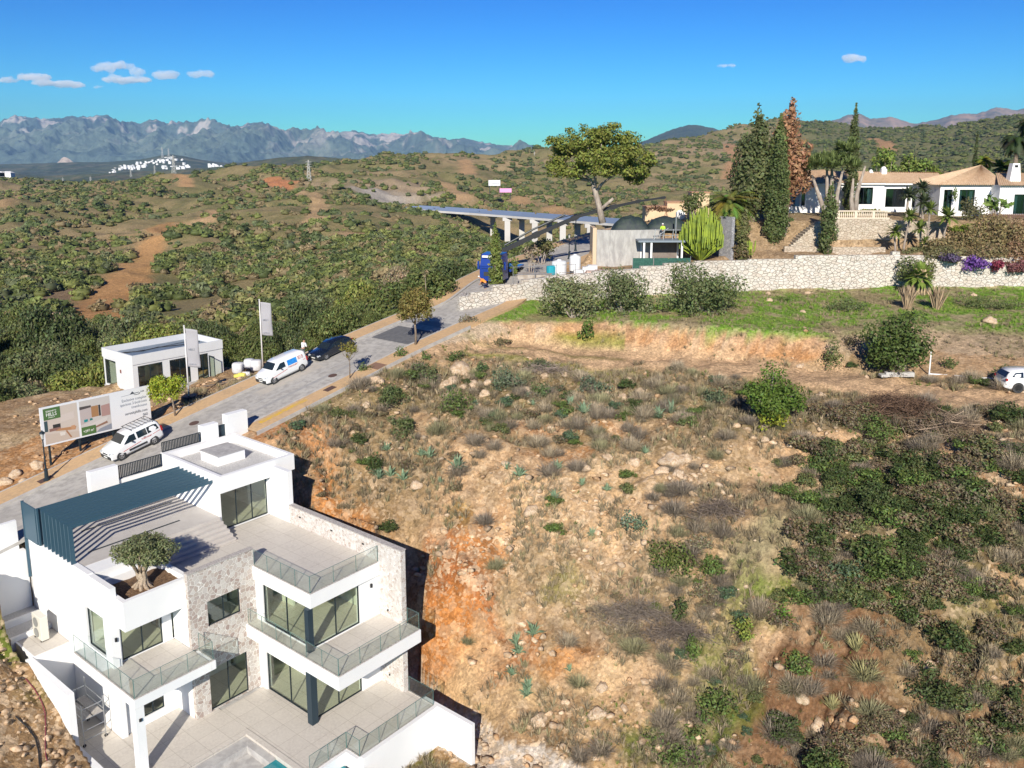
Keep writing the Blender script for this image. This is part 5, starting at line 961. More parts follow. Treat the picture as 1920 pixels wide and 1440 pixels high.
def twigs(center,r,h,n,col,wd=.03,lean=.6,rng=RNG,var=.35,curve=.25):
    """fan of thin tapering blades (grass tuft, twiggy shrub, agave)"""
    th=rng.uniform(0,2*np.pi,n); le=rng.uniform(.05,1,n)*lean; L=h*rng.uniform(.6,1.15,n); c=np.array(center)
    b=c+np.stack([np.cos(th)*r*.25*rng.random(n),np.sin(th)*r*.25*rng.random(n),np.zeros(n)],1)
    d=np.stack([np.cos(th)*np.sin(le),np.sin(th)*np.sin(le),np.cos(le)],1); tip=b+d*L[:,None]; mid=b+d*L[:,None]*.55+np.array([0,0,1])*(L*curve*.3)[:,None]
    s=np.stack([-np.sin(th+rng.normal(size=n)*.8),np.cos(th+rng.normal(size=n)*.8),np.zeros(n)],1)*wd
    V=np.stack([b-s*.8,b+s*.8,mid+s,tip,mid-s],1).reshape(-1,3); i=np.arange(n)*5
    F=np.concatenate([np.stack([i,i+1,i+2,i+4],1),np.stack([i+4,i+2,i+3,i+3],1)]) ; F=np.stack([i,i+1,i+2,i+4],1); F2=np.stack([i+4,i+2,i+3],1)
    cc=np.array(col)*(1+var*(rng.random((n,1))-.5)*2); C=np.repeat(np.concatenate([np.clip(cc,.005,1),np.ones((n,1))],1),5,axis=0)
    # quads only: the tip becomes a thin quad
    V=np.stack([b-s*.8,b+s*.8,mid+s,mid-s,mid-s,mid+s,tip+s*.12,tip-s*.12],1).reshape(-1,3); i=np.arange(n)*8; F=np.concatenate([np.stack([i,i+1,i+2,i+3],1),np.stack([i+4,i+5,i+6,i+7],1)]); C=np.repeat(C[::5],8,axis=0)
    return V,F,C
# ------------------------------------------------------------------ stone boundary wall
M_BST=stone_mat('limestone_blocks',[(.66,.61,.54),(.58,.50,.42),(.72,.67,.60),(.60,.56,.50),(.70,.64,.55)],2.1,(.27,.23,.19),.045,.04,1.5); M_RST=stone_mat('terrace_stone',[(.56,.47,.36),(.48,.38,.28),(.62,.53,.41),(.52,.44,.34)],2.6,(.30,.24,.17),.05,.03,1.5)
bw=empty('boundary_wall',PZ(*WALLBASE[0]),0,'long pale limestone block wall stepping up above the grass bank','wall'); bw0=bw.location.copy()
WB=[PZ(*p) for p in WALLBASE]; wpx=[p[0] for p in WALLBASE]
def wbase(px): i=max(0,min(len(wpx)-2,next((k for k in range(len(wpx)-1) if px<=wpx[k+1]),len(wpx)-2))); t=(px-wpx[i])/(wpx[i+1]-wpx[i]); return WB[i].lerp(WB[i+1],t)
for x0,x1,zt in [(862,883,16.9),(883,924,17.2),(924,979,17.75),(979,1026,18.1),(1026,1110,18.3),(1110,1200,18.5),(1200,1243,18.75),(1243,1300,19.0),(1300,1400,19.15),(1400,1488,19.25),(1488,1580,19.65),(1580,1668,19.65),(1668,1682,20.0),(1682,1770,19.6),(1770,1850,19.5),(1850,1930,19.45),(1930,2060,19.4)]:
    a,b=wbase(x0),wbase(x1); d=(b-a); d.z=0; nrm=Vector((-d.y,d.x,0)).normalized(); t=.55; m=MB(); zb=min(a.z,b.z)-.9
    P=[a-bw0,b-bw0,b-bw0+nrm*t,a-bw0+nrm*t]; nb=max(2,int(d.length/.9)); tops=[]
    m.hexa([(p.x,p.y,zb-bw0.z) for p in P]+[(p.x,p.y,zt-bw0.z) for p in P]); m.build('wall_section',M_BST,bw)
# left return down the kerb
m=MB(); a=wbase(862)-bw0; m.box(a.x-.02,a.x+.5,.56,3.2,-1.2,2.25); m.build('wall_section',M_BST,bw)
# ------------------------------------------------------------------ building site above the wall: concrete wall, canopy, mesh fence, tanks
cw=empty('concrete_wall',PC(1118,95.2,17.6),0,'tall bare grey concrete retaining wall above the building site','wall'); c0=cw.location.copy()
P=[PC(1118,95.2,17.6),PC(1150,94.6,17.6),PC(1200,94.9,17.6),PC(1238,95.6,17.6)]; m=MB()
for a,b in zip(P,P[1:]): a=a-c0;b=b-c0; m.hexa([(a.x,a.y,-.6),(b.x,b.y,-.6),(b.x,b.y+.35,-.6),(a.x,a.y+.35,-.6),(a.x,a.y,4.3),(b.x,b.y,4.3),(b.x,b.y+.35,4.3),(a.x,a.y+.35,4.3)])
m.build('wall',mat('rough_concrete',(.36,.35,.335),.9,(.30,.29,.28),.6,(.42,.41,.39),3,bump=.02,stretch=(1,1,.3)),cw)
m=MB(); m.box(-.45,-.02,0,3.5,-.6,4.5); m.build('wall_return',mat('sandy_render',(.55,.42,.29),.9),cw)
M_DARKW=mat('shaded_block_wall',(.16,.13,.12),.9,(.20,.17,.15),1.5)  # shade of the recess is put into this dark wall colour
cp=empty('canopy',PC(1196,92.5,18.2),0,'flat grey steel canopy with white posts under the concrete wall','canopy'); m=MB(); m.box(0,5.4,0,2.6,2.55,2.75); m.build('roof',mat('canopy_sheet',(.20,.24,.28),.5),cp)
for x,y in ((.55,.1),(1.35,.1),(4.7,.1),(.55,2.4),(4.7,2.4)): m=MB(); m.box(x,x+.2,y,y+.2,-.5,2.55); m.build('post',M_WHITE,cp)
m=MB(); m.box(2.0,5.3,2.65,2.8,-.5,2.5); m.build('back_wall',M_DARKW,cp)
mf=empty('mesh_fence',PC(1186,90.6,18.2),0,'low dark green netted site fence in front of the canopy','fence')
for x0,x1 in ((0,2.2),(2.3,6.2)): m=MB(); m.box(x0,x1,0,.03,-.3,1.05); m.build('netting',mat('green_netting',(.02,.075,.06),.8,(.035,.11,.085),4),mf)
for x in (0,2.25,6.2): m=MB(); m.tube([(x,-.03,-.3),(x,-.03,1.25)],.03,6); m.build('post',M_STEEL,mf)
def tank(px,D,z,r,h,label,col=(.66,.67,.68)): g=PC(px,D,z); m=MB(); m.lathe([(r*.95,0),(r,.05),(r,h*.8),(r*.9,h*.92),(r*.3,h),(r*.28,h+.08),(.05,h+.08)],n=16); o=m.build('water_tank',mat('tank_plastic',col,.5)); o.location=g; tag(o,label,'tank')
tank(1048,90,17.6,.8,1.5,'squat white plastic water tank left of the pair on the site'); tank(1078,92,17.7,.62,1.75,'taller white plastic water tank nearer the concrete wall')
m=MB(); m.lathe([(.45,0),(.5,.1),(.5,.9),(.3,1.0)],n=12); o=m.build('barrel',mat('teal_plastic',(.02,.30,.38),.5)); o.location=PC(1033,89.5,17.6); tag(o,'turquoise plastic barrel beside the squat water tank','barrel')
M_BRK=mat('hollow_bricks',(.55,.47,.40),.9,(.50,.28,.22),7)
for k,(px,D,s,l,mt) in enumerate([(1110,88,(3.6,1.2,.8),'stack of pale blocks and bricks on the site behind the big shrub',M_BRK),(1000,87,(4.0,2.2,.5),'low pile of pallets and boards at the left edge of the site',mat('pallet_boards',(.42,.38,.33),.9,(.30,.25,.20),3)),(1095,90,(2.4,1.0,1.0),'white wrapped pallet of bricks beside the shrub',M_PANEL)]):
    b=MB(); rr=random.Random(k)
    for i in range(6):
        x=rr.uniform(-s[0]/2,s[0]/2*.4); b.box(x,x+s[0]*.4,-s[1]/2+i*.01,s[1]/2-i*.013,0 if i<4 else s[2]*.55,s[2]*rr.uniform(.4,1))
    o=b.build('building_materials',mt); o.location=PC(px,D,17.6); tag(o,l,'building materials')
gr=empty('site_guardrail',PC(962,84,17.7),0,'thin grey tube guardrail around the lower site corner','railing')
m=MB(); 
for x in (0,2.2,4.4,6.4): m.tube([(x,x*.35,-.2),(x,x*.35,1.5)],.03,6)
for z in (.6,1.4): m.tube([(0,0,z),(6.4,2.24,z)],.025,6)
m.build('rail',M_STEEL,gr)
# platform with railing and dark heaps of covered soil above the concrete wall
pf=empty('site_platform',PC(1226,93.8,20.9),0,'timber formwork platform with steel props and guardrail above the canopy','platform'); m=MB(); m.box(0,4.2,0,2.2,-.2,0); m.build('deck',M_BRK,pf)
m=MB()
for x in (0,1,2,3,4.1): m.tube([(x,0,-.2),(x+.15,0,1.2)],.04,5)
for z in (.5,1.1): m.tube([(0,0,z),(4.1,0,z)],.035,5)
m.tube([(-.2,.1,-.1),(1.6,.1,1.3)],.05,5); m.tube([(2.6,1,-.1),(2.6,1,3.0)],.09,6); m.build('guardrail',M_STEEL,pf)
for px,w_,l in ((1182,4.4,'dark sheeted soil heap behind the concrete wall, the left one'),(1250,5.0,'dark sheeted soil heap behind the formwork platform, the right one')):
    b=MB(); n=16; vs=[];fs=[]
    for j in range(n+1):
        for i in range(n+1): u=i/n*2-1; v=j/n*2-1; h=max(0,1-u*u)*max(0,1-v*v); vs.append((u*w_/2,v*1.2,1.6*h**.6+.25*mn.noise((u*3,v*3,px))*h**.3))
    for j in range(n):
        for i in range(n): k=j*(n+1)+i; fs.append((k,k+1,k+n+2,k+n+1))
    b.add(vs,fs); o=b.build('covered_heap',mat('dark_sheeting',(.018,.028,.035),.6,(.03,.045,.04),3),smooth=True); o.location=PC(px,98.6,21.6); tag(o,l,'soil heap')
# ochre garden building behind
yb=empty('garden_house',PC(1205,108,22.0),0,'small ochre rendered garden house with tiled coping behind the brush heap','building'); M_OCW=mat('ochre_render',(.62,.47,.31),.85,(.57,.43,.28),1)
for x0,x1,y0,z1 in ((.3,3.0,0,1.7),(3.0,6.2,-.3,2.3),(6.2,8.4,.2,3.5)):
    m=MB(); m.box(x0,x1-.01,y0,y0+2.5,-.5,z1); m.build('wall',M_OCW,yb); m=MB(); m.box(x0-.08,x1+.07,y0-.12,y0+2.6,z1,z1+.14); m.build('coping',mat('clay_tiles',(.46,.28,.18),.9,(.36,.20,.12),8),yb)
m=MB(); m.lathe([(.6,0),(.6,.06)],(4.7,-.36,.8),20,'y'); m.build('round_ornament',M_WHITE,yb)
# ------------------------------------------------------------------ mobile crane: truck cab and long boom
tk=empty('crane_truck',on_road(41,.1) if False else PC(927,89.5,16.6),0,'blue crane truck standing on the road behind the tall cypress','truck')
d=(ROADP[ia(36)]-ROADP[ia(33)]); tk.rotation_euler=(0,0,math.atan2(-d.y,-d.x)+.35)
m=MB(); m.box(-1.0,1.25,-1.25,1.25,.55,2.0); m.hexa([(-1.0,-1.25,2.0),(1.22,-1.25,2.0),(1.22,1.25,2.0),(-1.0,1.25,2.0),(-1.0,-1.15,3.35),(.95,-1.1,3.3),(.95,1.1,3.3),(-1.0,1.15,3.35)]); m.build('cab',M_BLUEP,tk,bevel=.04)
m=MB(); m.hexa([(1.235,-1.05,1.75),(1.26,-1.05,1.75),(1.26,1.05,1.75),(1.235,1.05,1.75),(1.0,-1.0,2.75),(1.06,-1.0,2.75),(1.06,1.0,2.75),(1.0,1.0,2.75)]); m.build('windscreen',M_CARG,tk)
m=MB(); m.box(.9,1.3,-.95,.95,2.95,3.15); m.build('light_bar',M_WHITE,tk); m=MB(); m.box(1.26,1.34,-1.2,1.2,.5,.85); m.build('bumper',M_BLUEP,tk); m=MB(); m.box(1.26,1.30,-.8,.8,1.0,1.45); m.build('grille',M_TRIM,tk)
m=MB(); m.box(-8.2,-1.05,-.45,.45,.75,1.05); m.box(-8.0,-2.4,-1.2,1.2,1.05,1.25); m.build('chassis',M_BLUEP,tk)
for x in (.2,-4.6,-6.0,-7.4):
    for y in (-1.05,1.05): m=MB(); m.lathe([(.3,-.15),(.5,-.14),(.5,.14),(.3,.15)],(x,y,.5),16,'y'); m.build('wheel',M_TYRE,tk)
for y in (-1.45,1.45): m=MB(); m.box(.9,1.05,y-.1,y+.1,1.7,2.5); m.build('wing_mirror',M_BLUEP,tk)
cr=empty('crane_boom',PC(945,96.5,18.2),0,'long black folding crane boom reaching over the site to the right','crane'); q0=cr.location.copy()
Pb=[PC(945,96.5,19.5),PC(942,96.5,21.6),PC(1000,97,0),PC(1160,98,0),PC(1246,98.6,0)]
PB2=[PD(943,470,96.5),PD(1012,437,96.8),PD(1085,405,97.2),PD(1158,386,97.6),PD(1200,377,98),PD(1248,370,98.4)]
m=MB(); b0=PD(941,490,96.4)-q0; b1=PB2[0]-q0; m.beam(b0+Vector((0,0,-1.2)),b1,.4,.4); m.build('column',M_BLACK,cr)
for i,(w_,a,b) in enumerate(((.50,0,1),(.43,1,2),(.36,2,3),(.29,3,4),(.22,4,5))): m=MB(); m.beam(PB2[a]-q0,PB2[b]-q0,w_*.8,w_); m.beam((PB2[a]-q0).lerp(PB2[b]-q0,.82),(PB2[a]-q0).lerp(PB2[b]-q0,.97),w_,w_*1.35); m.build('boom_section',mat('black_crane_steel',(.022,.023,.026),.5),cr)
m=MB(); m.tube([PD(946,460,96.1)-q0,PD(1000,430,96.4)-q0,PD(1060,402,96.8)-q0],.11,8); m.build('hydraulic_ram',M_FRAME,cr); m=MB(); m.tube([PD(1010,428,96.3)-q0,PD(1045,410,96.5)-q0,PD(1100,396,96.9)-q0,PD(1156,380,97.2)-q0],.045,5); m.build('hose',M_BLACK,cr)
tip=PB2[-1]-q0; m=MB(); m.tube([tip,tip+Vector((.1,0,-1.6))],.04,5); 
for x in (-.5,.6): m.tube([tip+Vector((.1,0,-1.6)),tip+Vector((.1+x,0,-3.0))],.02,4)
m.tube([tip+Vector((.1,0,-1.6)),tip+Vector((.1,0,-5.2))],.02,4); m.build('chain',mat('rusty_chain',(.22,.10,.06),.7),cr)
# ------------------------------------------------------------------ upper garden: terrace wall, balustrade, steps
tw_=empty('terrace_wall',PC(1562,99.2,19.0),0,'honey coloured rubble terrace wall with a cream balustrade on top','wall'); t0=tw_.location.copy()
def lx(px,D,z): return PC(px,D,z)-t0
a,b,c=lx(1562,99.2,19),lx(1668,99.2,19),lx(1770,98.6,19); m=MB(); m.hexa([(a.x,a.y,-.8),(b.x,b.y,-.8),(b.x,b.y+.5,-.8),(a.x,a.y+.5,-.8),(a.x,a.y,3.85),(b.x,b.y,3.85),(b.x,b.y+.5,3.85),(a.x,a.y+.5,3.85)]); m.hexa([(b.x,b.y,-.8),(c.x,c.y,-.8),(c.x,c.y+.5,-.8),(b.x,b.y+.5,-.8),(b.x,b.y,3.7),(c.x,c.y,3.5),(c.x,c.y+.5,3.5),(b.x,b.y+.5,3.7)]); m.build('wall',M_RST,tw_)
bal=MB(); bal.box(a.x,b.x-.3,a.y,a.y+.4,3.86,4.0); bal.box(a.x,b.x-.3,a.y+.02,a.y+.38,4.68,4.82); M_CREAM=mat('cream_cast_stone',(.62,.53,.42),.8); bal=bal.build('balustrade',M_CREAM,tw_)
nb=26
for k in range(nb):
    x=a.x+.3+(b.x-a.x-.9)*k/(nb-1); m=MB()
    if k%9==0: m.box(x-.14,x+.14,a.y+.03,a.y+.37,4.0,4.68)
    else: m.lathe([(.06,4.0),(.05,4.08),(.10,4.25),(.09,4.35),(.045,4.52),(.07,4.64),(.06,4.68)],(x,a.y+.2,0),8)
    m.build('baluster',M_CREAM,bal)
st_=empty('garden_steps',PC(1474,97,19.3),0,'straight flight of stone garden steps climbing to the house terrace','steps'); s0=st_.location.copy(); m=MB()
for k in range(14): x=k*.30; m.box(x,4.3,k*.12,2.6,-.4 if k==0 else k*.235-.1,.235*(k+1))
m.build('treads',M_RST,st_)
for px0,px1,D,z0,z1,l in ((1470,1560,96.0,18.8,19.95,'low honey stone wall at the foot of the garden steps'),(1560,1660,95.6,18.8,19.9,'low honey stone wall under the terrace balustrade')):
    a,b=PC(px0,D,z0),PC(px1,D,z0); m=MB(); m.box(0,b.x-a.x-.05,0,.4,-.5,z1-z0); o=m.build('garden_wall',M_RST); o.location=a; tag(o,l,'wall')
m=MB(); m.box(0,2.9,0,.4,-1,4.2); o=m.build('garden_wall',stone_mat('shaded_garden_stone',[(.40,.40,.42),(.30,.30,.33),(.46,.45,.46)],3,(.22,.22,.24),.05,.03,1.4)); o.location=PC(1337,96.5,19.2); o.rotation_euler=(0,0,math.radians(-62)); tag(o,'stone wall beside the date palm, turned away from the sun','wall')  # wall's shade is put into its bluish grey stone colours
# ------------------------------------------------------------------ white villa with tiled roofs
M_CLAY=mat('clay_roof_tiles',(.50,.35,.23),.9,(.40,.26,.16),2.2,(.60,.46,.32),9); M_CURT=mat('curtain',(.50,.58,.58),.9); M_DGL=glass_mat('dark_house_glass',(.55,.66,.68),.5,.8)
mn0=PC(1459,112,22.5); mh=empty('country_house',mn0,0,'long low white country house with clay tiled roofs above the terrace','house')
S=14.25
def X(px,D=112): return (PC(px,D,24).x-mn0.x)
def tile_roof(mb,e0,e1,r1,r0,pitch=.26):
    """corrugated sheet between eave e0-e1 and ridge r0-r1"""
    e0,e1,r1,r0=map(Vector,(e0,e1,r1,r0)); n=max(3,int((e1-e0).length/pitch)); nrm=((e1-e0).cross(r0-e0)); 
    if nrm.length<1e-6: nrm=((e1-e0).cross(r1-e0))
    nrm.normalize(); K=n*4; vs=[];fs=[]
    for j in range(5):
        v=j/4
        for i in range(K+1):
            u=i/K; p=(e0.lerp(e1,u)).lerp(r0.lerp(r1,u),v); vs.append(p+nrm*(.055*math.sin(u*n*2*math.pi)))
    for j in range(4):
        for i in range(K): k=j*(K+1)+i; fs.append((k,k+1,k+K+2,k+K+1))
    mb.add(vs,fs)
H0=4.1      # eave height above the base
def block(x0,x1,y0,y1,z1,holes=(),nm='wall'):
    m=MB(); walls(m,'b',y0,y0+.3,x0,x1,-1.5,z1,holes); m.box(x0,x0+.3,y0+.31,y1,-1.5,z1); m.box(x1-.3,x1,y0+.31,y1,-1.5,z1); m.box(x0+.31,x1-.31,y1-.3,y1,-1.5,z1); m.build(nm,M_WHITE,mh)
    for h in holes:
        f=MB(); f.box(h[0],h[0]+.07,y0+.12,y0+.2,h[2],h[3]); f.box(h[1]-.07,h[1],y0+.12,y0+.2,h[2],h[3]); f.box(h[0]+.07,h[1]-.07,y0+.12,y0+.2,h[3]-.07,h[3]); f.box(h[0]+.07,h[1]-.07,y0+.12,y0+.2,h[2],h[2]+.07); xm=(h[0]+h[1])/2; f.box(xm-.03,xm+.03,y0+.13,y0+.19,h[2]+.07,h[3]-.07); f=f.build('window',M_FRAME,mh)
        g=MB(); g.box(h[0]+.07,h[1]-.07,y0+.155,y0+.165,h[2]+.07,h[3]-.07); g.build('pane',M_DGL,f)
        if R.random()<.7:
            c=MB(); w_=(h[1]-h[0])*.2
            for xx in (h[0]+.1,h[1]-.1-w_): c.box(xx,xx+w_,y0+.4,y0+.45,h[2]+.1,h[3]-.1)
            c.build('curtain',M_CURT,f)
block(X(1500),X(1560),0,7,H0,[(X(1502),X(1509),1.2,3.5)]); 
for q in ((0,.3,-1.5,1.1),(0,.3,3.75,H0),(5,5.3,-1.5,H0)): m=MB(); m.box(0,X(1500)-.01,*q); m.build('porch_wall',M_WHITE,mh)
m=MB(); m.box(.1,X(1500)-.1,5.32,5.4,0,H0-.2) ; m.build('porch_back',M_OCW,mh) if False else None
for px in (1462,1475,1489): m=MB(); m.box(X(px)-.12,X(px)+.12,.02,.28,1.1,3.75); m.build('porch_column',M_FRAME if px>1462 else M_WHITE,mh)
block(X(1560),X(1652),-.6,7,H0+.1,[(X(1598),X(1632),1.4,3.6)]); block(X(1652),X(1762),.4,7,H0+.05,[(X(1662),X(1700),1.0,3.4),(X(1712),X(1722),1.0,3.4)])
m=MB(); tile_roof(m,(-.6,-.7,H0),(X(1560),-.7,H0),(X(1560),3.4,H0+1.75),(2.6,3.4,H0+1.5)); tile_roof(m,(X(1560),-1.1,H0+.1),(X(1652)+.2,-1.1,H0+.1),(X(1652),3.4,H0+1.5),(X(1560),3.4,H0+1.55)); tile_roof(m,(X(1652)+.2,-.3,H0+.05),(X(1770),-.3,H0+.05),(X(1780),3.6,H0+1.3),(X(1652),3.4,H0+1.4)); tile_roof(m,(-.6,7.4,H0),(-.6,-.7,H0),(2.6,3.4,H0+1.5),(2.6,3.41,H0+1.5)); tile_roof(m,(X(1780),7.4,H0),(-.6,7.4,H0),(2.6,3.4,H0+1.5),(X(1780),3.4,H0+1.4)); m.build('roof',M_CLAY,mh)
m=MB(); m.box(-.5,X(1560),-.6,-.35,H0-.22,H0-.02); m.box(X(1560),X(1652),-1.0,-.75,H0-.12,H0+.06); m.box(X(1652),X(1765),-.2,.05,H0-.18,H0+.02); m.build('eaves_board',M_WHITE,mh)
for px,z in ((1671,5.9),(1647,5.5)): m=MB(); w_=.35 if px==1671 else .25; m.box(X(px)-w_,X(px)+w_,2.8,3.4,4.8,z); m.lathe([(w_,z),(w_*.85,z+.2),(w_*.3,z+.35)],(X(px),3.1,0),12); m.build('chimney',M_WHITE,mh)
# pavilion with pyramid roof and right wing
XP0,XP1=X(1756,106),X(1872,106); YP=-6.0
block(XP0+.3,XP1-.3,YP,YP+7,H0,[(X(1768,106),X(1784,106),.9,3.5),(X(1797,106),X(1826,106),.9,3.5)]); ap=(X(1836,109),YP+3.4,H0+2.35); e=[(XP0-.5,YP-.6,H0),(XP1+.5,YP-.6,H0),(XP1+.5,YP+7.6,H0),(XP0-.5,YP+7.6,H0)]
m=MB()
for i in range(4): tile_roof(m,e[i],e[(i+1)%4],(ap[0]+.01,ap[1],ap[2]),(ap[0]-.01,ap[1]+.01,ap[2]))
m.build('roof',M_CLAY,mh)
XR=X(1872,104); block(XR,XR+9,YP-2,YP+6,H0,[(X(1900,104),X(1940,104),.6,3.0)]); m=MB(); tile_roof(m,(XR-.6,YP-2.6,H0),(XR+9.5,YP-2.6,H0),(XR+9.5,YP+2,H0+1.4),(XR+1.5,YP+2,H0+1.4)); m.build('roof',M_CLAY,mh)
m=MB(); cx=X(1906,104); m.hexa([(cx-.75,YP-1.2,3.9),(cx+.75,YP-1.2,3.9),(cx+.75,YP-.2,3.9),(cx-.75,YP-.2,3.9),(cx-.42,YP-1.1,6.7),(cx+.42,YP-1.1,6.7),(cx+.42,YP-.3,6.7),(cx-.42,YP-.3,6.7)]); m.build('chimney',M_WHITE,mh); m=MB(); m.box(cx-.2,cx+.2,YP-1.13,YP-1.09,6.2,6.5); m.build('chimney_vent',M_BLACK,mh)
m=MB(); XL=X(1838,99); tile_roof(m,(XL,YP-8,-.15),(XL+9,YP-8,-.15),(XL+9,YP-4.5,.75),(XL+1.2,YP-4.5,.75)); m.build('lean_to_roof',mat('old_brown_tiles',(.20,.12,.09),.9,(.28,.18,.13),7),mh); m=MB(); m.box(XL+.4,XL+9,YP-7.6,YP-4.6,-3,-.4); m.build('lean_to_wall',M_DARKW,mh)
# ------------------------------------------------------------------ trees one by one
OL=(.115,.13,.065); PINE=(.125,.155,.035); CYP=(.085,.105,.042)
def base_of(px,D): q=PC(px,D,20); return Vector((q.x,q.y,gz(q.x,D)))
def zpx(py,D): return PD(960,py,D).z
# umbrella pine
g=base_of(1128,97); S_=16.6
def PP(px,py,D): return PD(px,py,D)-g
lob=[]
for px,py,rx,rz,dy in [(1060,268,34,24,0),(1048,300,28,22,1),(1095,262,36,26,-1),(1140,250,36,22,0),(1178,262,32,22,1),(1195,300,34,20,0),(1160,290,42,24,-2),(1110,295,40,24,-2),(1075,320,34,20,-1),(1130,318,38,18,-2),(1175,318,34,18,-1),(1200,325,24,13,0),(1150,270,40,24,3),(1090,280,38,22,3),(1040,322,20,16,0),(1120,255,30,20,2),(1192,338,22,12,1)]:
    c=PP(px,py,97+dy); lob.append((c.x,c.y,c.z,rx/S_,rx/S_,rz/S_*1.0))
def clumps(lobes,n,k=.4):
    out=[]
    for L in lobes:
        for i in range(n):
            t=R.uniform(0,2*math.pi); ph=math.acos(R.uniform(-.6,1)); q=R.uniform(.6,.95); s=k*R.uniform(.7,1.3)
            out.append((L[0]+L[3]*q*math.sin(ph)*math.cos(t),L[1]+L[4]*q*math.sin(ph)*math.sin(t),L[2]+L[5]*q*math.cos(ph),L[3]*s,L[4]*s,L[5]*s))
    return out
tk_=[PP(1130,418,97),PP(1124,390,97),PP(1117,362,97)]
r=empty('pine_tree',g,0,'big umbrella pine with a forked pale trunk standing above the concrete wall','tree'); m=MB(); m.tube(tk_+[PP(1113,350,97)],[.42,.34,.30,.28],9)
for P_ in ([(1117,362,97),(1108,338,97),(1090,322,96.5),(1072,300,96)],[(1117,362,97),(1128,345,97),(1145,332,96),(1172,318,95.6)],[(1115,352,97),(1116,330,97),(1122,300,97),(1128,270,97)],[(1090,322,96.5),(1100,300,96),(1104,275,96)],[(1145,332,96),(1160,305,97),(1170,280,98)],[(1108,338,97),(1085,335,98),(1062,322,99)],[(1124,395,97),(1150,372,96.5)]): m.tube([PP(*q) for q in P_],[.24,.17,.11,.05][:len(P_)],7)
m.build('trunk',M_PBARK,r,smooth=True); foliage('crown',crown(clumps(lob,7,.30)+[L[:3]+(L[3]*.8,L[4]*.8,L[5]*.75) for L in lob],19,.23,(.17,.19,.045),var=.35,shell=.5,flat=.4,asp=1.5),r)
# cypresses: (centre px, top row, base row, width px, D, colour, name bits)
def cypress(px,py0,D,w_,label,col=CYP,loose=.12,gap=False,foot=None,group='cypresses in the upper garden'):
    b=base_of(px,D) if foot is None else PC(px,D,foot); H_=zpx(py0,D)-b.z; sc_=1590/D/.99; rw=w_/sc_/2; lobes=[]; n=int(max(10,H_/rw*2.6))
    for i in range(n):
        t=(i+.5)/n; prof=(min(1,(t+.04)/.14))**.5*(1-max(0,(t-.35)/.65)**1.9)**.8 if not gap else (min(1,max(0,(t-.15))/.12))**.6*(1-max(0,(t-.45)/.55)**1.8)**.8
        if prof<.04: continue
        for k in range(3):
            an=R.uniform(0,6.28); lobes.append((math.cos(an)*rw*prof*.42,math.sin(an)*rw*prof*.42,H_*t,rw*prof*R.uniform(.5,.66),rw*prof*R.uniform(.5,.66),H_/n*R.uniform(1.1,1.9)))
    r=empty('cypress_tree',b,0,label,'tree',group); m=MB(); m.tube([(0,0,-.3),(0,0,H_*.5),(0,0,H_*.93)],[.22 if not gap else .4,.12,.03],7); m.build('trunk',M_BARK,r); foliage('crown',crown(lobes,16 if rw<1.6 else 9,.20 if rw<1.6 else .30,col,var=.35,shell=.35),r); return r
cypress(1408,226,103,92,'broad dark cypress with bare lower trunk, leftmost of the tall group',(.10,.115,.05),gap=True)
cypress(1452,222,101.5,52,'tall green cypress between the dead brown one and the broad one',(.115,.135,.05),gap=True)
cypress(1471,198,106,88,'dead rust brown cypress behind the tall green group',(.30,.165,.10),gap=True)
cypress(1452,250,99,48,'dense narrow cypress in front of the dead one, reaching down to the wall',(.095,.12,.045))
cypress(1393,392,94.5,34,'short dull green cypress beside the date palm',(.13,.13,.055))
cypress(1552,345,95.2,37,'clipped column cypress in front of the garden steps',(.10,.125,.05))
cypress(1588,196,110,27,'very tall slender cypress behind the dragon tree',(.085,.10,.04))
cypress(1818,248,132,11,'thin distant cypress left of the pavilion roof',(.075,.09,.04),foot=21)
cypress(929,420,85.5,29,'yellow green cypress beside the blue crane truck',(.14,.165,.045),foot=16.7,group='cypress by the road')
# palms
def fronds(n,L,droop,col,wd=.17,up=.9,leaf=.42,segs=9,fan=False,rng=R):
    V=[];F=[];C=[]
    for i in range(n):
        az=rng.uniform(0,6.283); el=rng.uniform(-.5,up) ; l=L*rng.uniform(.8,1.1); p=Vector((0,0,0)); d=Vector((math.cos(az)*math.cos(el),math.sin(az)*math.cos(el),math.sin(el))); sd=Vector((-math.sin(az),math.cos(az),0)); cc=[c*rng.uniform(.7,1.3) for c in col]
        for s in range(segs):
            q=p+d*(l/segs); d=(d+Vector((0,0,-droop/segs))).normalized(); up_=sd.cross(d); t=s/segs; ll=leaf*math.sin(math.pi*min(.97,.18+t*.8))
            for sg in (-1,1):
                for h in (0,.5):
                    b=p.lerp(q,h); tip=b+sd*sg*ll+d*ll*.6-up_*-.0+Vector((0,0,-ll*.35)); n0=len(V); V+= [tuple(b-d*wd*.5),tuple(b+d*wd*.5),tuple(tip+d*wd*.12),tuple(tip-d*wd*.12)]; F.append((n0,n0+1,n0+2,n0+3)); C+=[(*cc,1)]*4
            p=q
    return np.array(V),np.array(F),np.array(C)
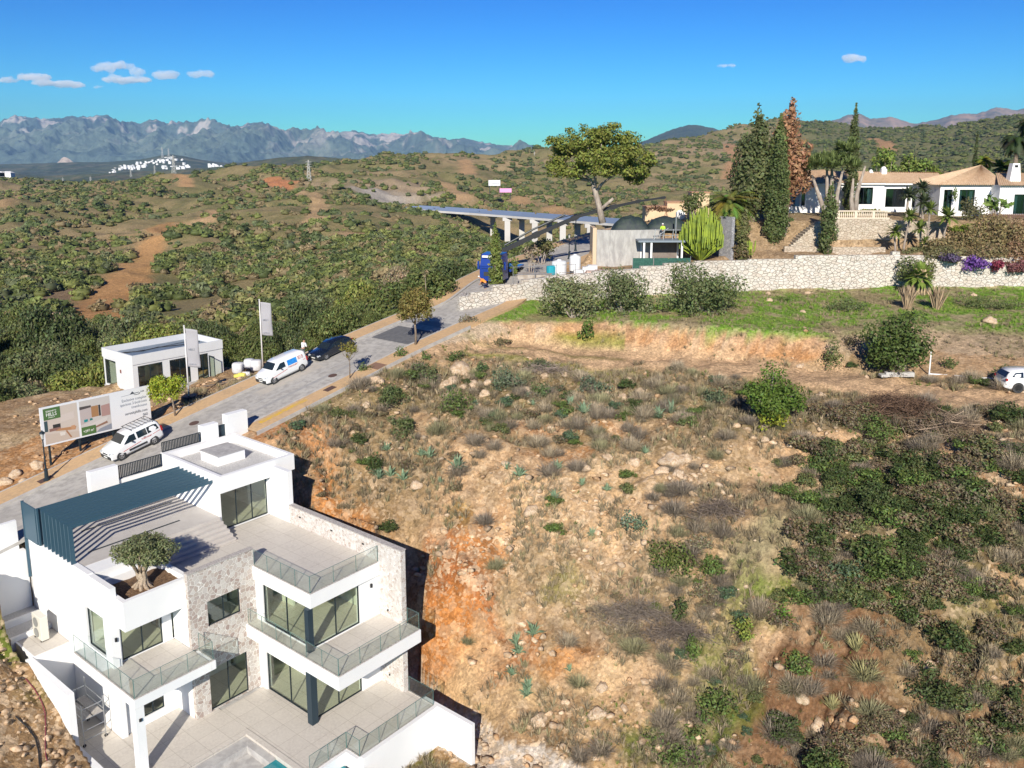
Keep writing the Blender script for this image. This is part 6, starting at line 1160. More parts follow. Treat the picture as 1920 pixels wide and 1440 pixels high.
def palm(px,D,py,L,n,label,col=(.13,.17,.04),tr=.3,foot=None,dead=True,cat_='palm',droop=1.3,name='palm_tree',group=None,leaf=.45):
    b=base_of(px,D) if foot is None else PC(px,D,foot); H_=zpx(py,D)-b.z; r=empty(name,b,0,label,cat_,group); m=MB(); m.tube([(0,0,-.3),(0,.1,H_*.5),(0,0,H_)],[tr*1.15,tr,tr*1.1],9); m.build('trunk',M_BARK,r,smooth=True)
    v,f,c=fronds(n,L,droop,col,leaf=leaf); v=v+np.array([0,0,H_]); foliage('crown',(v,f,c),r)
    if dead: v,f,c=fronds(n//4,L*.6,2.2,(.25,.18,.09),up=-.2,leaf=leaf); foliage('dead_fronds',(v+np.array([0,0,H_-.2]),f,c),r)
    return r
palm(1362,97,382,3.9,120,'date palm with arching fronds above the boundary wall',(.15,.165,.035),.38)
palm(1893,108,262,2.6,44,'dark tall fan palm at the right edge behind the chimney',(.035,.05,.02),.25,foot=22,droop=2.2); palm(1915,110,230,2.4,36,'taller dark fan palm cut by the right edge',(.035,.05,.02),.22,foot=22,droop=2.2)
palm(1835,116,300,1.9,18,'palm crown rising behind the pavilion roof',(.14,.18,.03),.2,foot=22); palm(1870,114,312,1.5,30,'spiky round palm head right of the pavilion roof',(.12,.15,.03),.2,foot=22,droop=.5)
# spiky yuccas and fan palms in front of the house
def spiky(px,D,py,Rr,label,n=75,col=(.13,.17,.04),foot=None,group='yuccas on the garden terrace',tr=.11,name='yucca_plant',lean=0.0):
    b=base_of(px,D) if foot is None else PC(px,D,foot); H_=zpx(py,D)-b.z; r=empty(name,b,0,label,'yucca',group); m=MB(); m.tube([(lean,0,-.2),(lean*.5,.05,H_*.5),(0,0,H_)],[tr*1.2,tr,tr],7); m.build('trunk',M_PBARK,r)
    P=[]; rg=RNG; th=rg.uniform(0,6.283,n); el=np.arcsin(rg.uniform(-.55,1,n)); d=np.stack([np.cos(th)*np.cos(el),np.sin(th)*np.cos(el),np.sin(el)],1); s=np.stack([-np.sin(th),np.cos(th),0*th],1)*.10*Rr; L=(Rr*rg.uniform(.75,1.1,n))[:,None]
    V=np.stack([d*.06-s*.6,d*.06+s*.6,d*L*.6+s-np.array([0,0,.02]),d*L*.6-s-np.array([0,0,.02]),d*L*.6-s-np.array([0,0,.02]),d*L*.6+s-np.array([0,0,.02]),d*L-np.array([0,0,.12*Rr])+s*.1,d*L-np.array([0,0,.12*Rr])-s*.1],1).reshape(-1,3)+np.array([0,0,H_]); i=np.arange(n)*8; F=np.concatenate([np.stack([i,i+1,i+2,i+3],1),np.stack([i+4,i+5,i+6,i+7],1)])
    c=np.array(col)*(1+.5*(rg.random((n,1))-.5)); C=np.repeat(np.concatenate([c,np.ones((n,1))],1),8,axis=0); foliage('crown',(V,F,C),r); return r
for px,py,D,rr,l,ln in [(1675,434,96.2,1.35,'yucca with two pale stems, leftmost of the terrace yuccas',.3),(1702,405,96.6,1.2,'taller yucca just right of the leftmost one',-.5),(1722,428,96.0,1.25,'middle terrace yucca leaning over the garden lamp',.4),(1738,392,96.8,1.3,'highest terrace yucca behind the middle one',0),(1733,452,95.8,.9,'small low yucca head under the middle one',.3),(1772,405,96.6,1.6,'rightmost terrace yucca with a wide drooping head',-.3)]: spiky(px,D,py,rr,l,lean=ln)
for px,py,D,l in [(1725,352,104,'grey green fan palm higher up against the house wall'),(1700,365,103,'dark fan palm in front of the left wide window'),(1730,378,102.4,'silvery fan palm below the other two')]: spiky(px,D,py,1.45,l,90,(.075,.095,.05),22.8,'fan palms against the house','.' and .13,'fan_palm')
# big yucca with a skirt of dead leaves in front of the wall
r=spiky(1720,86.6,520,1.9,'tall yucca with a thick skirt of dead straw leaves before the wall',150,(.17,.23,.05),14.6,None,.4); v,f,c=twigs((0,0,2.4),2.2,3.3,520,(.42,.32,.20),.08,.26); v[:,2]=6.4-v[:,2]; foliage('dead_leaves',(v,f,c),r,M_DRY)
r=spiky(1752,86.8,552,1.2,'smaller yucca right of the skirted one',60,(.15,.20,.05),14.9,None,.2)
for px,py,l in ((1700,585,'straw coloured dead yucca stump, left of the pair'),(1755,590,'straw coloured dead yucca stump, right of the pair')): g_=G(px,py,80); v,f,c=twigs((0,0,0),1.2,2.0,200,(.36,.27,.18),.06,.5); o=foliage('dead_yucca',(v,f,c),None,M_DRY); o.location=g_; tag(o,l,'dead plant')
# candelabra euphorbia: many upright fleshy stems
r=empty('candelabra_cactus',PC(1313,93,18.5),0,'huge yellow green candelabra cactus tree beside the canopy','cactus'); m=MB(); rr=random.Random(5)
for k in range(230):
    u=rr.uniform(0,6.283); q=math.sqrt(rr.random()); x,y=math.cos(u)*q*2.35,math.sin(u)*q*2.0; top=4.9*math.sqrt(max(.05,1-(q*.93)**2))+1.1+rr.uniform(-.75,.3)
    b=Vector((x*.12,y*.12,.3)); m1=Vector((x*.75,y*.75,top*.42+.2)); m2=Vector((x*1.02,y*1.02,top*.6)); m.tube([b,m1,m2,Vector((x*1.04,y*1.04,top))] if q>.35 else [m1,m2,Vector((x*1.04,y*1.04,top))],[.075,.07,.075,.06] if q>.35 else [.07,.075,.06],5)
m.build('stems',mat('cactus_green',(.27,.34,.035),.6,(.15,.21,.035),1.6),r); m=MB(); m.tube([(0,0,-.6),(0,0,.9)],[.35,.2],8); m.build('trunk',M_PBARK,r)
g_=PC(1407,94,19.2); m=MB()
for k in range(16): u=rr.uniform(0,6.28); x,y=math.cos(u)*.45,math.sin(u)*.35; m.tube([(x*.3,y*.3,0),(x,y,.5),(x*1.1,y*1.1,1.0+rr.uniform(0,.7))],.07,5)
o=m.build('cactus',MATS['cactus_green']); o.location=g_; tag(o,'small yellow green cactus cluster between two cypresses','cactus')
# dragon tree
g=PC(1560,104.5,22.4); r=empty('dragon_tree',g,0,'umbrella shaped dragon tree with grey stems in front of the house','tree'); m=MB()
for tx,tz,bx in ((-2.6,5.4,-.4),(-1.2,6.3,.0),(.6,6.0,.6),(2.2,5.0,2.6),(-.4,7.2,.2),(3.3,6.5,2.8)): m.tube([(bx,0,-.3),((bx+tx)/2-.2,0,tz*.5),(tx,R.uniform(-1,1),tz)],[.38,.26,.12],8)
m.build('trunk',M_PBARK,r,smooth=True); pts=[]
for i in range(120): u=R.uniform(0,6.28); q=math.sqrt(R.random()); pts.append((-.4+math.cos(u)*q*3.1,math.sin(u)*q*2.4,6.4+1.2*(1-q*q)+R.uniform(-.3,.2)+(1.5 if R.random()<.28 and math.cos(u)>0 and False else 0)))
for i in range(18): pts.append((R.uniform(-.2,2.6),R.uniform(-1,1),R.uniform(8.0,9.4)))
V=[];F=[];Cc=[];n0=0
for p in pts:
    n=44; th=RNG.uniform(0,6.283,n); el=np.arcsin(RNG.uniform(-.3,1,n)); d=np.stack([np.cos(th)*np.cos(el),np.sin(th)*np.cos(el),np.sin(el)],1); s=np.stack([-np.sin(th),np.cos(th),0*th],1)*.12; L=RNG.uniform(.6,.95,n)[:,None]
    V.append((np.stack([d*.05-s*.5,d*.05+s*.5,d*L+s*.3,d*L-s*.3],1)+np.array(p)).reshape(-1,3)); F.append(np.arange(n*4).reshape(n,4)+n0); n0+=n*4; Cc.append(np.repeat(np.concatenate([np.array((.16,.20,.075))*(1+.5*(RNG.random((n,1))-.5)),np.ones((n,1))],1),4,axis=0))
foliage('crown',(np.concatenate(V),np.concatenate(F),np.concatenate(Cc)),r)
# rounded crowns: name, px, py(centre), D, r(px), rz(px), colour, label, number of lobes, foot row, leaf size, density
def bush(name,px,py,D,rx,rz,col,label,n=14,foot=None,size=.18,dens=16,cat_='shrub',group=None,stems=True,ry=None,bark=None,fy=None,**kw):
    if fy: D=G(px,fy,33).y+.2
    c=PD(px,py,D); k=1590/D/.99; b=Vector((c.x,c.y,gz(c.x,c.y))) if foot is None else PC(px,D,foot); cz=c.z-b.z; a_=rx/k; h=rz/k; rr_=(a_,ry or a_*.9,h); lb=lobes_in((0,0,cz),rr_,n,.40)
    if not stems: v,f,cc=crown(lb,dens,size,col,**kw); o=foliage(name,(v,f,cc)); o.location=b; return tag(o,label,cat_,group)
    r=empty(name,b,0,label,cat_,group); m=MB(); limbs(m,(0,0,-.2),[(L[0],L[1],L[2]) for L in lb[:7]],max(.05,.035*a_+.03),a_*.12); m.build('trunk',bark or M_PBARK,r,smooth=True); foliage('crown',crown(lb,dens,size,col,**kw),r); return r
G1=(.115,.135,.065)
bush('olive_bush',1075,562,77,62,58,(.165,.18,.09),'big grey green bushy tree, left one of the pair before the wall',20,size=.17,dens=18)
bush('olive_bush',1168,555,78.5,60,58,(.125,.145,.07),'darker bushy tree with bare pale stems, right one of the pair before the wall',18,size=.17,dens=15)
bush('olive_bush',1212,578,78.2,30,36,(.14,.16,.075),'smaller bushy growth at the foot of the right bushy tree',8,size=.16,dens=15)
bush('olive_bush',1320,555,77.5,84,60,(.125,.15,.065),'wide round bushy tree with a pale leaning trunk alone on the grass bank',22,size=.17,dens=14)
bush('hanging_bush',1100,625,73.8,24,28,(.10,.15,.035),'small bright bush hanging over the cut bank',6,size=.15,dens=18,stems=False,foot=13.8)
bush('carob_bush',1690,645,71,72,62,(.075,.105,.03),'large dark green carob bush on the bank beside the track',26,size=.17,dens=18,fy=700)
bush('mastic_bush',1450,742,63,66,54,(.085,.13,.025),'large fresh green bush just below the dirt track',22,size=.15,dens=20,fy=795)
bush('mastic_bush',1445,785,60.5,46,26,(.22,.24,.03),'yellow green flowering growth under the large bush below the track',10,size=.13,dens=18,stems=False,fy=812)
bush('pepper_tree',1655,308,124,26,28,(.16,.21,.05),'light green weeping tree behind the house, left one',14,size=.3,dens=9,foot=22,cat_='tree',group='pepper trees behind the house'); bush('pepper_tree',1710,312,125,34,30,(.155,.20,.05),'light green weeping tree behind the house, the larger right one',16,size=.3,dens=9,foot=22,cat_='tree',group='pepper trees behind the house'); bush('orange_tree',1748,322,122,16,12,(.12,.15,.03),'small darker round tree at the end of the house roof',8,size=.25,dens=9,foot=22,cat_='tree')
bush('garden_tree',1303,382,103,26,24,(.10,.12,.045),'dull green tree between the ochre garden house and the date palm',14,size=.22,dens=12,cat_='tree')
bush('garden_shrub',1474,415,100,14,13,(.06,.10,.035),'dark round shrub beside the narrow cypress group',8,size=.18); bush('garden_shrub',1620,398,101,40,7,(.20,.20,.05),'low yellowish hedge behind the balustrade',12,size=.16,stems=False,foot=22.6)
bush('garden_shrub',1390,470,93.8,22,18,(.16,.12,.07),'brown leafless scrub at the foot of the short cypress',8,size=.15,stems=False,foot=18.9)
bush('banana_plant',1868,385,101.5,26,18,(.13,.20,.05),'light green banana leaves against the right house wall',7,size=.5,dens=3,foot=22.8); bush('climber',1788,365,105.2,7,24,(.10,.13,.04),'climbing vine on the pavilion front',6,size=.16,stems=False,foot=23,ry=.3)
bush('garden_shrub',1815,400,100.5,30,26,(.12,.115,.06),'mottled shrub left of the lean-to roof',10,size=.17,stems=False,foot=22); bush('garden_shrub',1815,432,97.5,34,12,(.15,.19,.03),'yellow green shrub below the mottled one',9,size=.16,stems=False,foot=20.5)
bush('hedge',1700,508,88.7,32,30,(.10,.115,.045),'vine spilling over the boundary wall behind the skirted yucca',14,size=.16,dens=20,stems=False,foot=15.2,ry=.9); bush('hedge',1738,512,88.6,24,32,(.12,.115,.05),'brown green vine spilling beside the skirted yucca',10,size=.16,dens=20,stems=False,foot=15.2,ry=.8)
for px,py,rx,rz,col,l in [(1800,470,48,22,(.20,.155,.08),'brownish green bougainvillea mass, left part of the bank below the house'),(1860,455,50,30,(.215,.165,.085),'brown olive bougainvillea mound in the middle of the bank'),(1915,470,40,36,(.20,.13,.075),'reddish brown bougainvillea mound at the right edge'),(1825,494,27,13,(.155,.07,.30),'purple flowering lantana patch on top of the boundary wall'),(1778,484,22,9,(.12,.09,.17),'small bluish purple flower patch left of the bright purple one'),(1908,500,22,13,(.19,.08,.09),'crimson bougainvillea hanging over the wall at the right edge'),(1770,478,44,15,(.15,.135,.07),'olive brown ground shrubs draped over the wall top left of the purple flowers'),(1850,474,46,17,(.20,.155,.085),'brown bougainvillea draped over the wall top behind the purple flowers'),(1900,478,42,20,(.22,.14,.085),'rusty brown bougainvillea draped over the wall top at the right edge'),(1868,497,10,12,(.25,.05,.09),'small crimson tuft between the purple and brown masses'),(1740,478,34,12,(.13,.13,.06),'dull green ground shrubs above the vine')]: bush('bougainvillea' if 'bou' in l else 'flowering_shrub',px,py,89.6 if py>478 else (90.6 if 'draped' in l else 94.5),*((rx,rz*1.2) if ('patch' in l or 'crimson' in l or 'draped' in l) else (rx*1.45,rz*1.7)),col,l,26,18.0 if (py>478 or 'draped' in l) else 20,.17,22,stems=False,ry=1.3 if (py>478 or 'draped' in l) else 2.4)
bush('brush_heap',1238,392,104,24,9,(.16,.09,.06),'heap of dead red brown brush in front of the ochre garden house',8,21.9,.2,12,'brush heap',stems=False)
# trees by the road
tree('street_tree',G(330,785,40),'clipped round lime green street tree beside the billboard','tree',[(0,0,-.1),(-.1,0,.9),(-.25,0,1.9)],[.09,.07,.06],lobes_in((-.45,0,2.45),(1.35,1.3,1.1),20,.42),60,.11,(.235,.27,.03),'street trees',branches=[((-.2,0,1.6),[(-1,0,2.3),(.3,.2,2.5),(-.4,-.5,2.8)],.05)],shell=.35,hue=.15)
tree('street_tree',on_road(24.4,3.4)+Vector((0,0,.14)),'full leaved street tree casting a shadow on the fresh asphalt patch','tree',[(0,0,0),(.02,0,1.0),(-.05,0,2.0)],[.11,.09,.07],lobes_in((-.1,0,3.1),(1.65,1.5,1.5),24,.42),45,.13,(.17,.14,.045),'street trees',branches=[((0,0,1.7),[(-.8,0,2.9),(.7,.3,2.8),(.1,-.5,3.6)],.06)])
tree('street_tree',on_road(16.6,3.6)+Vector((0,0,.14)),'small thin sparse street tree in front of the black car','tree',[(0,0,0),(.03,0,1.0),(0,0,2.0)],[.05,.04,.03],lobes_in((0,0,2.4),(.75,.7,.85),12,.36),40,.12,(.17,.15,.04),'street trees',branches=[((0,0,1.4),[(-.6,0,2.3),(.5,.1,2.2),(.1,-.4,2.8)],.03)])
tree('street_tree',on_road(32.5,-3.9)+Vector((0,0,.14)),'nearly bare young tree with a pale stem on the far footway','tree',[(0,0,0),(.05,0,1.8),(0,0,3.4)],[.06,.05,.02],lobes_in((0,0,3.1),(.5,.5,.8),5,.3),10,.12,(.24,.19,.12),'street trees')
bush('bare_shrub',992,480,92,22,26,(.30,.23,.17),'bare pinkish brown shrub beside the crane boom foot',10,16.3,.16,8,bark=M_PBARK); bush('roadside_tree',1015,468,100,34,26,(.12,.115,.05),'dark olive tree left of the site road bend',16,15.2,.2,12,'tree'); bush('roadside_tree',960,500,93,16,26,(.12,.15,.04),'yellow green leafy tree right of the truck',10,16,.2,12,'tree')
# olive tree in the planter
g=W(-5.2,-7.25,7.5); r=empty('olive_tree',g,0,'old olive tree with a gnarled trunk growing in the villa corner planter','tree'); m=MB()
for k in range(9): an=k*.7; m.tube([(math.cos(an)*.62,math.sin(an)*.5,-.05),(math.cos(an)*.25,math.sin(an)*.22,.22),(math.cos(an+.4)*.13,math.sin(an+.4)*.12,.6),(math.cos(an)*.24,math.sin(an)*.2,1.0)],[.09,.13,.14,.07],7)
for k in range(9): an=k*.7+.2; m.tube([(math.cos(an)*.2,math.sin(an)*.18,.9),(math.cos(an)*.5,math.sin(an)*.45,1.5),(math.cos(an)*.8,math.sin(an)*.8,2.1)],[.07,.04,.02],5)
m.build('trunk',mat('olive_bark',(.36,.28,.20),.95,(.22,.17,.12),7,(.45,.37,.28),16,bump=.03),r,smooth=True)
foliage('crown',crown(lobes_in((.1,0,2.05),(1.6,1.4,1.15),52,.30),120,.075,(.15,.165,.085),shell=.55,asp=2.4),r)
tree('roadside_sapling',W(-3.9,-16.9,8.3),'small leafy bush behind the left gate pillar','shrub',[(0,0,0),(0,0,.8)],[.03,.02],lobes_in((0,0,1.0),(.5,.45,.6),8,.4),70,.12,(.16,.19,.05))
# ------------------------------------------------------------------ viaduct, pylons, hoardings, hill town
M_VIA=mat('viaduct_concrete',(.50,.49,.47),.85,(.44,.43,.41),.1); M_VIAD=mat('viaduct_barrier',(.15,.20,.31),.7)
va=empty('viaduct',PC(960,480,-2),0,'long motorway viaduct on concrete piers crossing the valley','bridge'); v0=va.location.copy()
def VP(x,y,z): return PZ(x,y,z)-v0
dk=[PZ(760,391,1.5),PZ(800,393.5,1.0),PZ(880,399,.3),PZ(960,405,.0),PZ(1040,411,0),PZ(1120,417,0),PZ(1170,421,0),PZ(1300,432,0)]
m=MB(); mb2=MB(); mb3=MB()
for a,b in zip(dk,dk[1:]):
    d=(b-a).normalized(); n=Vector((-d.y,d.x,0)).normalized()
    for off,sg in ((0,1),(9.6,1)):
        p,q=a+n*off-v0,b+n*off-v0; m.hexa([p-Vector((0,0,1.15)),q-Vector((0,0,1.15)),q+n*8.6-Vector((0,0,1.15)),p+n*8.6-Vector((0,0,1.15)),p,q,q+n*8.6,p+n*8.6])
        for o2 in (0,8.3): mb2.hexa([p+n*o2+Vector((0,0,.02)),q+n*o2+Vector((0,0,.02)),q+n*(o2+.3)+Vector((0,0,.02)),p+n*(o2+.3)+Vector((0,0,.02)),p+n*o2+Vector((0,0,1.0)),q+n*o2+Vector((0,0,1.0)),q+n*(o2+.3)+Vector((0,0,1.0)),p+n*(o2+.3)+Vector((0,0,1.0))])
        mb3.hexa([p+n*.6+Vector((0,0,.03)),q+n*.6+Vector((0,0,.03)),q+n*8.1+Vector((0,0,.03)),p+n*8.1+Vector((0,0,.03)),p+n*.6+Vector((0,0,.08)),q+n*.6+Vector((0,0,.08)),q+n*8.1+Vector((0,0,.08)),p+n*8.1+Vector((0,0,.08))])
m.build('deck',M_VIA,va); mb2.build('barrier',M_VIAD,va); mb3.build('carriageway',mat('motorway_asphalt',(.13,.14,.165),.95),va)
for px,y,far in ((925,402,1),(952,405,0),(979,407,1),(1002,408,0),(1030,410,1),(1056,412,0),(1083,414,1),(1107,416,0),(1140,418,1)):
    t=PZ(px,y,0); d=(dk[5]-dk[3]).normalized(); n=Vector((-d.y,d.x,0)).normalized(); c=min(((dk[2]+d*s_+n*(4.3+(9.6 if far else 0))) for s_ in range(0,260)),key=lambda q_:abs(960+F_PX*q_.x/(q_.y*math.cos(PITCH)+(CAM_H)*math.sin(PITCH))-px)); c=Vector((c.x,c.y,0))-v0;  zg=gz(c.x+v0.x,c.y+v0.y)-v0.z-3
    m=MB(); m.box(c.x-1.5,c.x+1.5,c.y-1.2,c.y+1.2,min(zg,-12-v0.z),-1.17-v0.z); m.box(c.x-2.6,c.x+2.6,c.y-1.3,c.y+1.3,-2.9-v0.z,-1.16-v0.z); m.build('pier',M_VIA,va)
def pylon(px,py0,py1,D,label):
    b=PD(px,py1,D); H_=PD(px,py0,D).z-b.z; r=MB(); w_=H_*.10
    for sx,sy in ((-1,-1),(1,-1),(1,1),(-1,1)): r.beam((sx*w_,sy*w_,0),(sx*w_*.12,sy*w_*.12,H_),H_*.012)
    for k in range(7):
        z0,z1=H_*k/7,H_*(k+1)/7; s0,s1=w_*(1-.88*k/7),w_*(1-.88*(k+1)/7)
        for sg in (-1,1): r.beam((sg*s0,-s0,z0),(-sg*s1,-s1,z1),H_*.008); r.beam((sg*s0,s0,z0),(-sg*s1,s1,z1),H_*.008)
    for z in (.72,.82,.92): r.beam((-H_*.13,0,H_*z),(H_*.13,0,H_*z),H_*.012)
    o=r.build('electricity_pylon',mat('pylon_steel',(.42,.42,.40),.6)); o.location=b; tag(o,label,'pylon','electricity pylons on the hills')
for a in [(580,300,343,640,'tallest nearest lattice pylon on the central hill crest'),(327,291,330,830,'lattice pylon on the left hill crest below the white town'),(291,310,330,1100,'small pylon left of the one below the town'),(246,314,332,1300,'thin distant pylon far left of the town'),(171,331,351,900,'pylon standing on the left slope under the quarry'),(119,333,350,1000,'leftmost pylon, beside the low farm buildings'),(305,276,297,4300,'mast on the white hill town, left one'),(317,278,297,4300,'mast on the white hill town, right one'),(1002,284,300,1080,'small reddish mast on the skyline left of the pine')]: pylon(*a)
for px,py,w_,h_,D,mt,l in ((927,343,8.8,4.2,640,M_PANEL,'white roadside hoarding on the far hillside'),(948,357,8.8,3.0,630,mat('pink_hoarding',(.70,.32,.55),.6),'pink roadside hoarding below the white one')):
    b=PD(px,py,D); r=empty('hoarding',b-Vector((0,0,h_*1.2)),0,l,'hoarding'); m=MB(); m.box(-w_*.5,w_*.5,-.2,.2,h_*.7,h_*1.7); m.build('board',mt,r)
    for x in (-w_*.4,w_*.4): m=MB(); m.box(x-.2,x+.2,.2,.5,-3,h_*1.6); m.build('post',M_FRAME,r)
    if mt is M_PANEL: text_obj('lettering','LA RESERVA',1.3,M_TXT2,r,Matrix.Translation((0,-.25,h_))@Matrix.Rotation(math.pi/2,4,'X'),'CENTER')
M_TOWN=mat('town_whitewash',(.72,.72,.72),.8); M_TROOF=mat('town_roof_clay',(.42,.27,.2),.9); protos=[]
for k in range(4):
    rr=random.Random(k); m=MB(); 
    for i in range(3): x=rr.uniform(-6,4); m.box(x,x+rr.uniform(7,12),-5+i*.3,5-i*.4,-12,rr.uniform(5,11))
    o=m.build('town_house',M_TOWN); protos.append(o.data); bpy.data.objects.remove(o)
def town(px,py,D,w_=1.0,label='small white house among the distant houses of the hill town'):
    b=PD(px,py,D); o=bpy.data.objects.new('town_house',R.choice(protos)); COL.objects.link(o); o.location=b-Vector((0,0,4)); w_*=.78; o.scale=(w_,w_,w_*R.uniform(.7,1.0)); o.rotation_euler=(0,0,R.uniform(-.5,.5)); tag(o,label,'house','white houses of the hill town')
def tline(n,pts,sp,D,w_=1.0):
    for i in range(n):
        t=R.random()*(len(pts)-1); k=int(t); f=t-k; x=pts[k][0]*(1-f)+pts[k+1][0]*f; y=pts[k][1]*(1-f)+pts[k+1][1]*f; q=R.uniform(0,1); town(x,y-1+q*sp*2,D-420*q,w_*R.uniform(.7,1.15))
tline(46,[(252,304),(275,301),(300,297),(318,294),(345,298)],5,4450,1.0); tline(44,[(184,322),(205,317),(225,311),(240,308),(262,310)],3.5,4300,1.0); tline(34,[(112,325),(130,326),(150,323)],2.6,4300,.95); tline(20,[(300,311),(330,312),(356,308)],2,4100,.9); tline(14,[(388,308),(405,307),(420,313)],3,4000,.9); tline(14,[(40,330),(60,328),(95,325)],2,4300,1)
for px,py in ((5,338),(14,331),(3,331),(12,341)):
    b=PD(px,py,930); m=MB(); m.box(-7,6,-4,4,-4,4); m.hexa([(-7.4,-4.4,4.01),(6.4,-4.4,4.01),(6.4,4.4,4.01),(-7.4,4.4,4.01),(-5,0,5.6),(4,0,5.6),(4,.1,5.6),(-5,.1,5.6)]); o=m.build('farmhouse',M_TOWN); o.location=b; tag(o,'white farmhouse at the left edge under the mountains','house','farmhouses at the left edge')
# ------------------------------------------------------------------ forest behind the road, shrubs on the hills
def samp(A_,x,y):
    i=np.clip(np.rint(np.interp(x/y,ct,np.arange(NC))).astype(int),0,NC-1); j=np.clip(np.rint(np.interp(np.log(y),ld,np.arange(ND))).astype(int),0,ND-1); return A_[j,i]
def proto_crown(k,nl,dens,size,col,**kw):
    rr=random.Random(100+k); return crown(lobes_in((0,0,.55),(1,1,.62),nl,.42,rr),dens,size,col,rng=np.random.default_rng(k),**kw)
TP=[]
for k,(c,nl) in enumerate([((.105,.125,.042),18),((.17,.185,.05),16),((.075,.095,.04),20),((.19,.19,.06),14),((.13,.145,.07),16),((.25,.20,.13),12)]):
    v,f,cc=proto_crown(k,nl,330,.055,c,var=.45,hue=.15); mesh=mesh_np('crown',v,f,M_LEAF,cc); TP.append(mesh.data); bpy.data.objects.remove(mesh)
mt_=MB(); mt_.tube([(0,0,-.5),(.03,0,.1),(0,.02,.6)],[.07,.05,.03],6); mt_.tube([(0,0,0),(.3,.1,.55)],[.04,.02],5); mt_.tube([(0,0,.05),(-.28,-.1,.5)],[.04,.02],5); TRK_=mt_.build('trunk',M_BARK); TRM=TRK_.data; bpy.data.objects.remove(TRK_)
TREE_L=['dark green wild olive tree in the thicket behind the road','yellowish green tree in the thicket behind the road','very dark evergreen tree in the thicket behind the road','light olive tree in the thicket behind the road','grey green bushy tree in the thicket behind the road','brownish half bare tree in the thicket behind the road']
def wood_tree(x,y,k,rad,h):
    z=gz(x,y); r=empty('woodland_tree',(x,y,z),R.uniform(0,6.28),TREE_L[k],'tree','woodland trees behind the road'); r.scale=(rad,rad,h)
    c=bpy.data.objects.new('crown',TP[k]); COL.objects.link(c); c.parent=r; t=bpy.data.objects.new('trunk',TRM); COL.objects.link(t); t.parent=r
nt_=0; cand=[]
for i in range(6000):
    a=R.uniform(-34,66); b=R.uniform(-95,-26.5); p=W(a,b); 
    if p.y>118 or p.y<40: continue
    if abs(p.x/p.y)>.78: continue
    if -26<a<25 and b>-44.5+ (2 if a<-4 else 0): continue
    if a<-4 and b>-46: continue
    dr=float(samp(RD,np.array([p.x]),np.array([p.y]))[0]) if p.y<170 else 99
    if dr<7.0: continue
    cand.append((p.x,p.y,a,b))
pts=[]
for x,y,a,b in cand:
    rad=R.uniform(1.1,3.5)
    if any((x-q[0])**2+(y-q[1])**2<(.60*(rad+q[2]))**2 for q in pts): continue
    pts.append((x,y,rad,a,b))
pts.sort(key=lambda q:q[1])
for x,y,rad,a,b in pts[:270]:
    yl=a>8 and a<22 and b>-48; k=R.choice([1,1,3] if yl else ([0,2,4,4,0] if a<46 else [0,1,3,4])); k=5 if R.random()<.08 else k
    wood_tree(x,y,k,rad*1.12,rad*R.uniform(1.1,2.0)*(1.1 if b<-44 else .95))
print('woodland trees',len(pts))
# low shrubs in one mass: protos of unit radius
def ico_blob(k,col):
    bm=bmesh.new(); bmesh.ops.create_icosphere(bm,subdivisions=2,radius=.82); rr=random.Random(k)
    V=np.array([tuple(v.co) for v in bm.verts]); F=np.array([[v.index for v in f.verts] for f in bm.faces]); bm.free()
    n=np.array([mn.noise(Vector(v)*2.3+Vector((k*7,0,0))) for v in V]); V=V*(1+.38*n)[:,None]; V[:,2]=V[:,2]*.62+.35
    F=np.concatenate([F,F[:,2:3]],1); C=np.concatenate([np.array(col)*(.85+.5*n)[:,None].clip(.5,1.4),np.ones((len(V),1))],1); return V,F,C
MIDP=[]; 
for k in range(6):
    base=(1,1,1); a=ico_blob(k,(.72,.72,.72)); b=proto_crown(20+k,7,14,.26,base,var=.5,hue=.08); MIDP.append(cat([a,b]))
FARP=[]
for k in range(4): FARP.append(cat([ico_blob(30+k,(.9,.9,.9)),proto_crown(40+k,4,4,.42,(1,1,1),var=.4,hue=.05)]))
def fixtri(F): return F
SC=np.array([(.085,.105,.036),(.11,.13,.042),(.14,.155,.05),(.07,.09,.036),(.10,.115,.06),(.15,.145,.06),(.18,.14,.08)])*1.35
def scatter(name,P,rads,protos_,cols,mt=None,kind='stuff',flat=.8):
    Vs=[];Fs=[];Cs=[];o=0; ks=RNG.integers(0,len(protos_),len(P)); an=RNG.uniform(0,6.283,len(P))
    for k in range(len(protos_)):
        s=np.where(ks==k)[0]
        if not len(s): continue
        v,f,c=protos_[k]; ca,sa=np.cos(an[s])[:,None],np.sin(an[s])[:,None]; r_=rads[s][:,None]
        x=(v[None,:,0]*ca-v[None,:,1]*sa)*r_+P[s,0][:,None]; y=(v[None,:,0]*sa+v[None,:,1]*ca)*r_+P[s,1][:,None]; z=v[None,:,2]*r_*flat+P[s,2][:,None]
        Vs.append(np.stack([x,y,z],-1).reshape(-1,3)); Fs.append((f[None]+(np.arange(len(s))*len(v))[:,None,None]).reshape(-1,f.shape[1])+o); o+=len(s)*len(v)
        cc=np.broadcast_to(c[None,:,:3],(len(s),len(v),3))*cols[s][:,None,:]; Cs.append(np.concatenate([cc,np.ones(cc.shape[:2]+(1,))],-1).reshape(-1,4))
    ob=mesh_np(name,np.concatenate(Vs),np.concatenate(Fs),mt or M_LEAF,np.concatenate(Cs)); 
    return tag(ob,kind=kind)
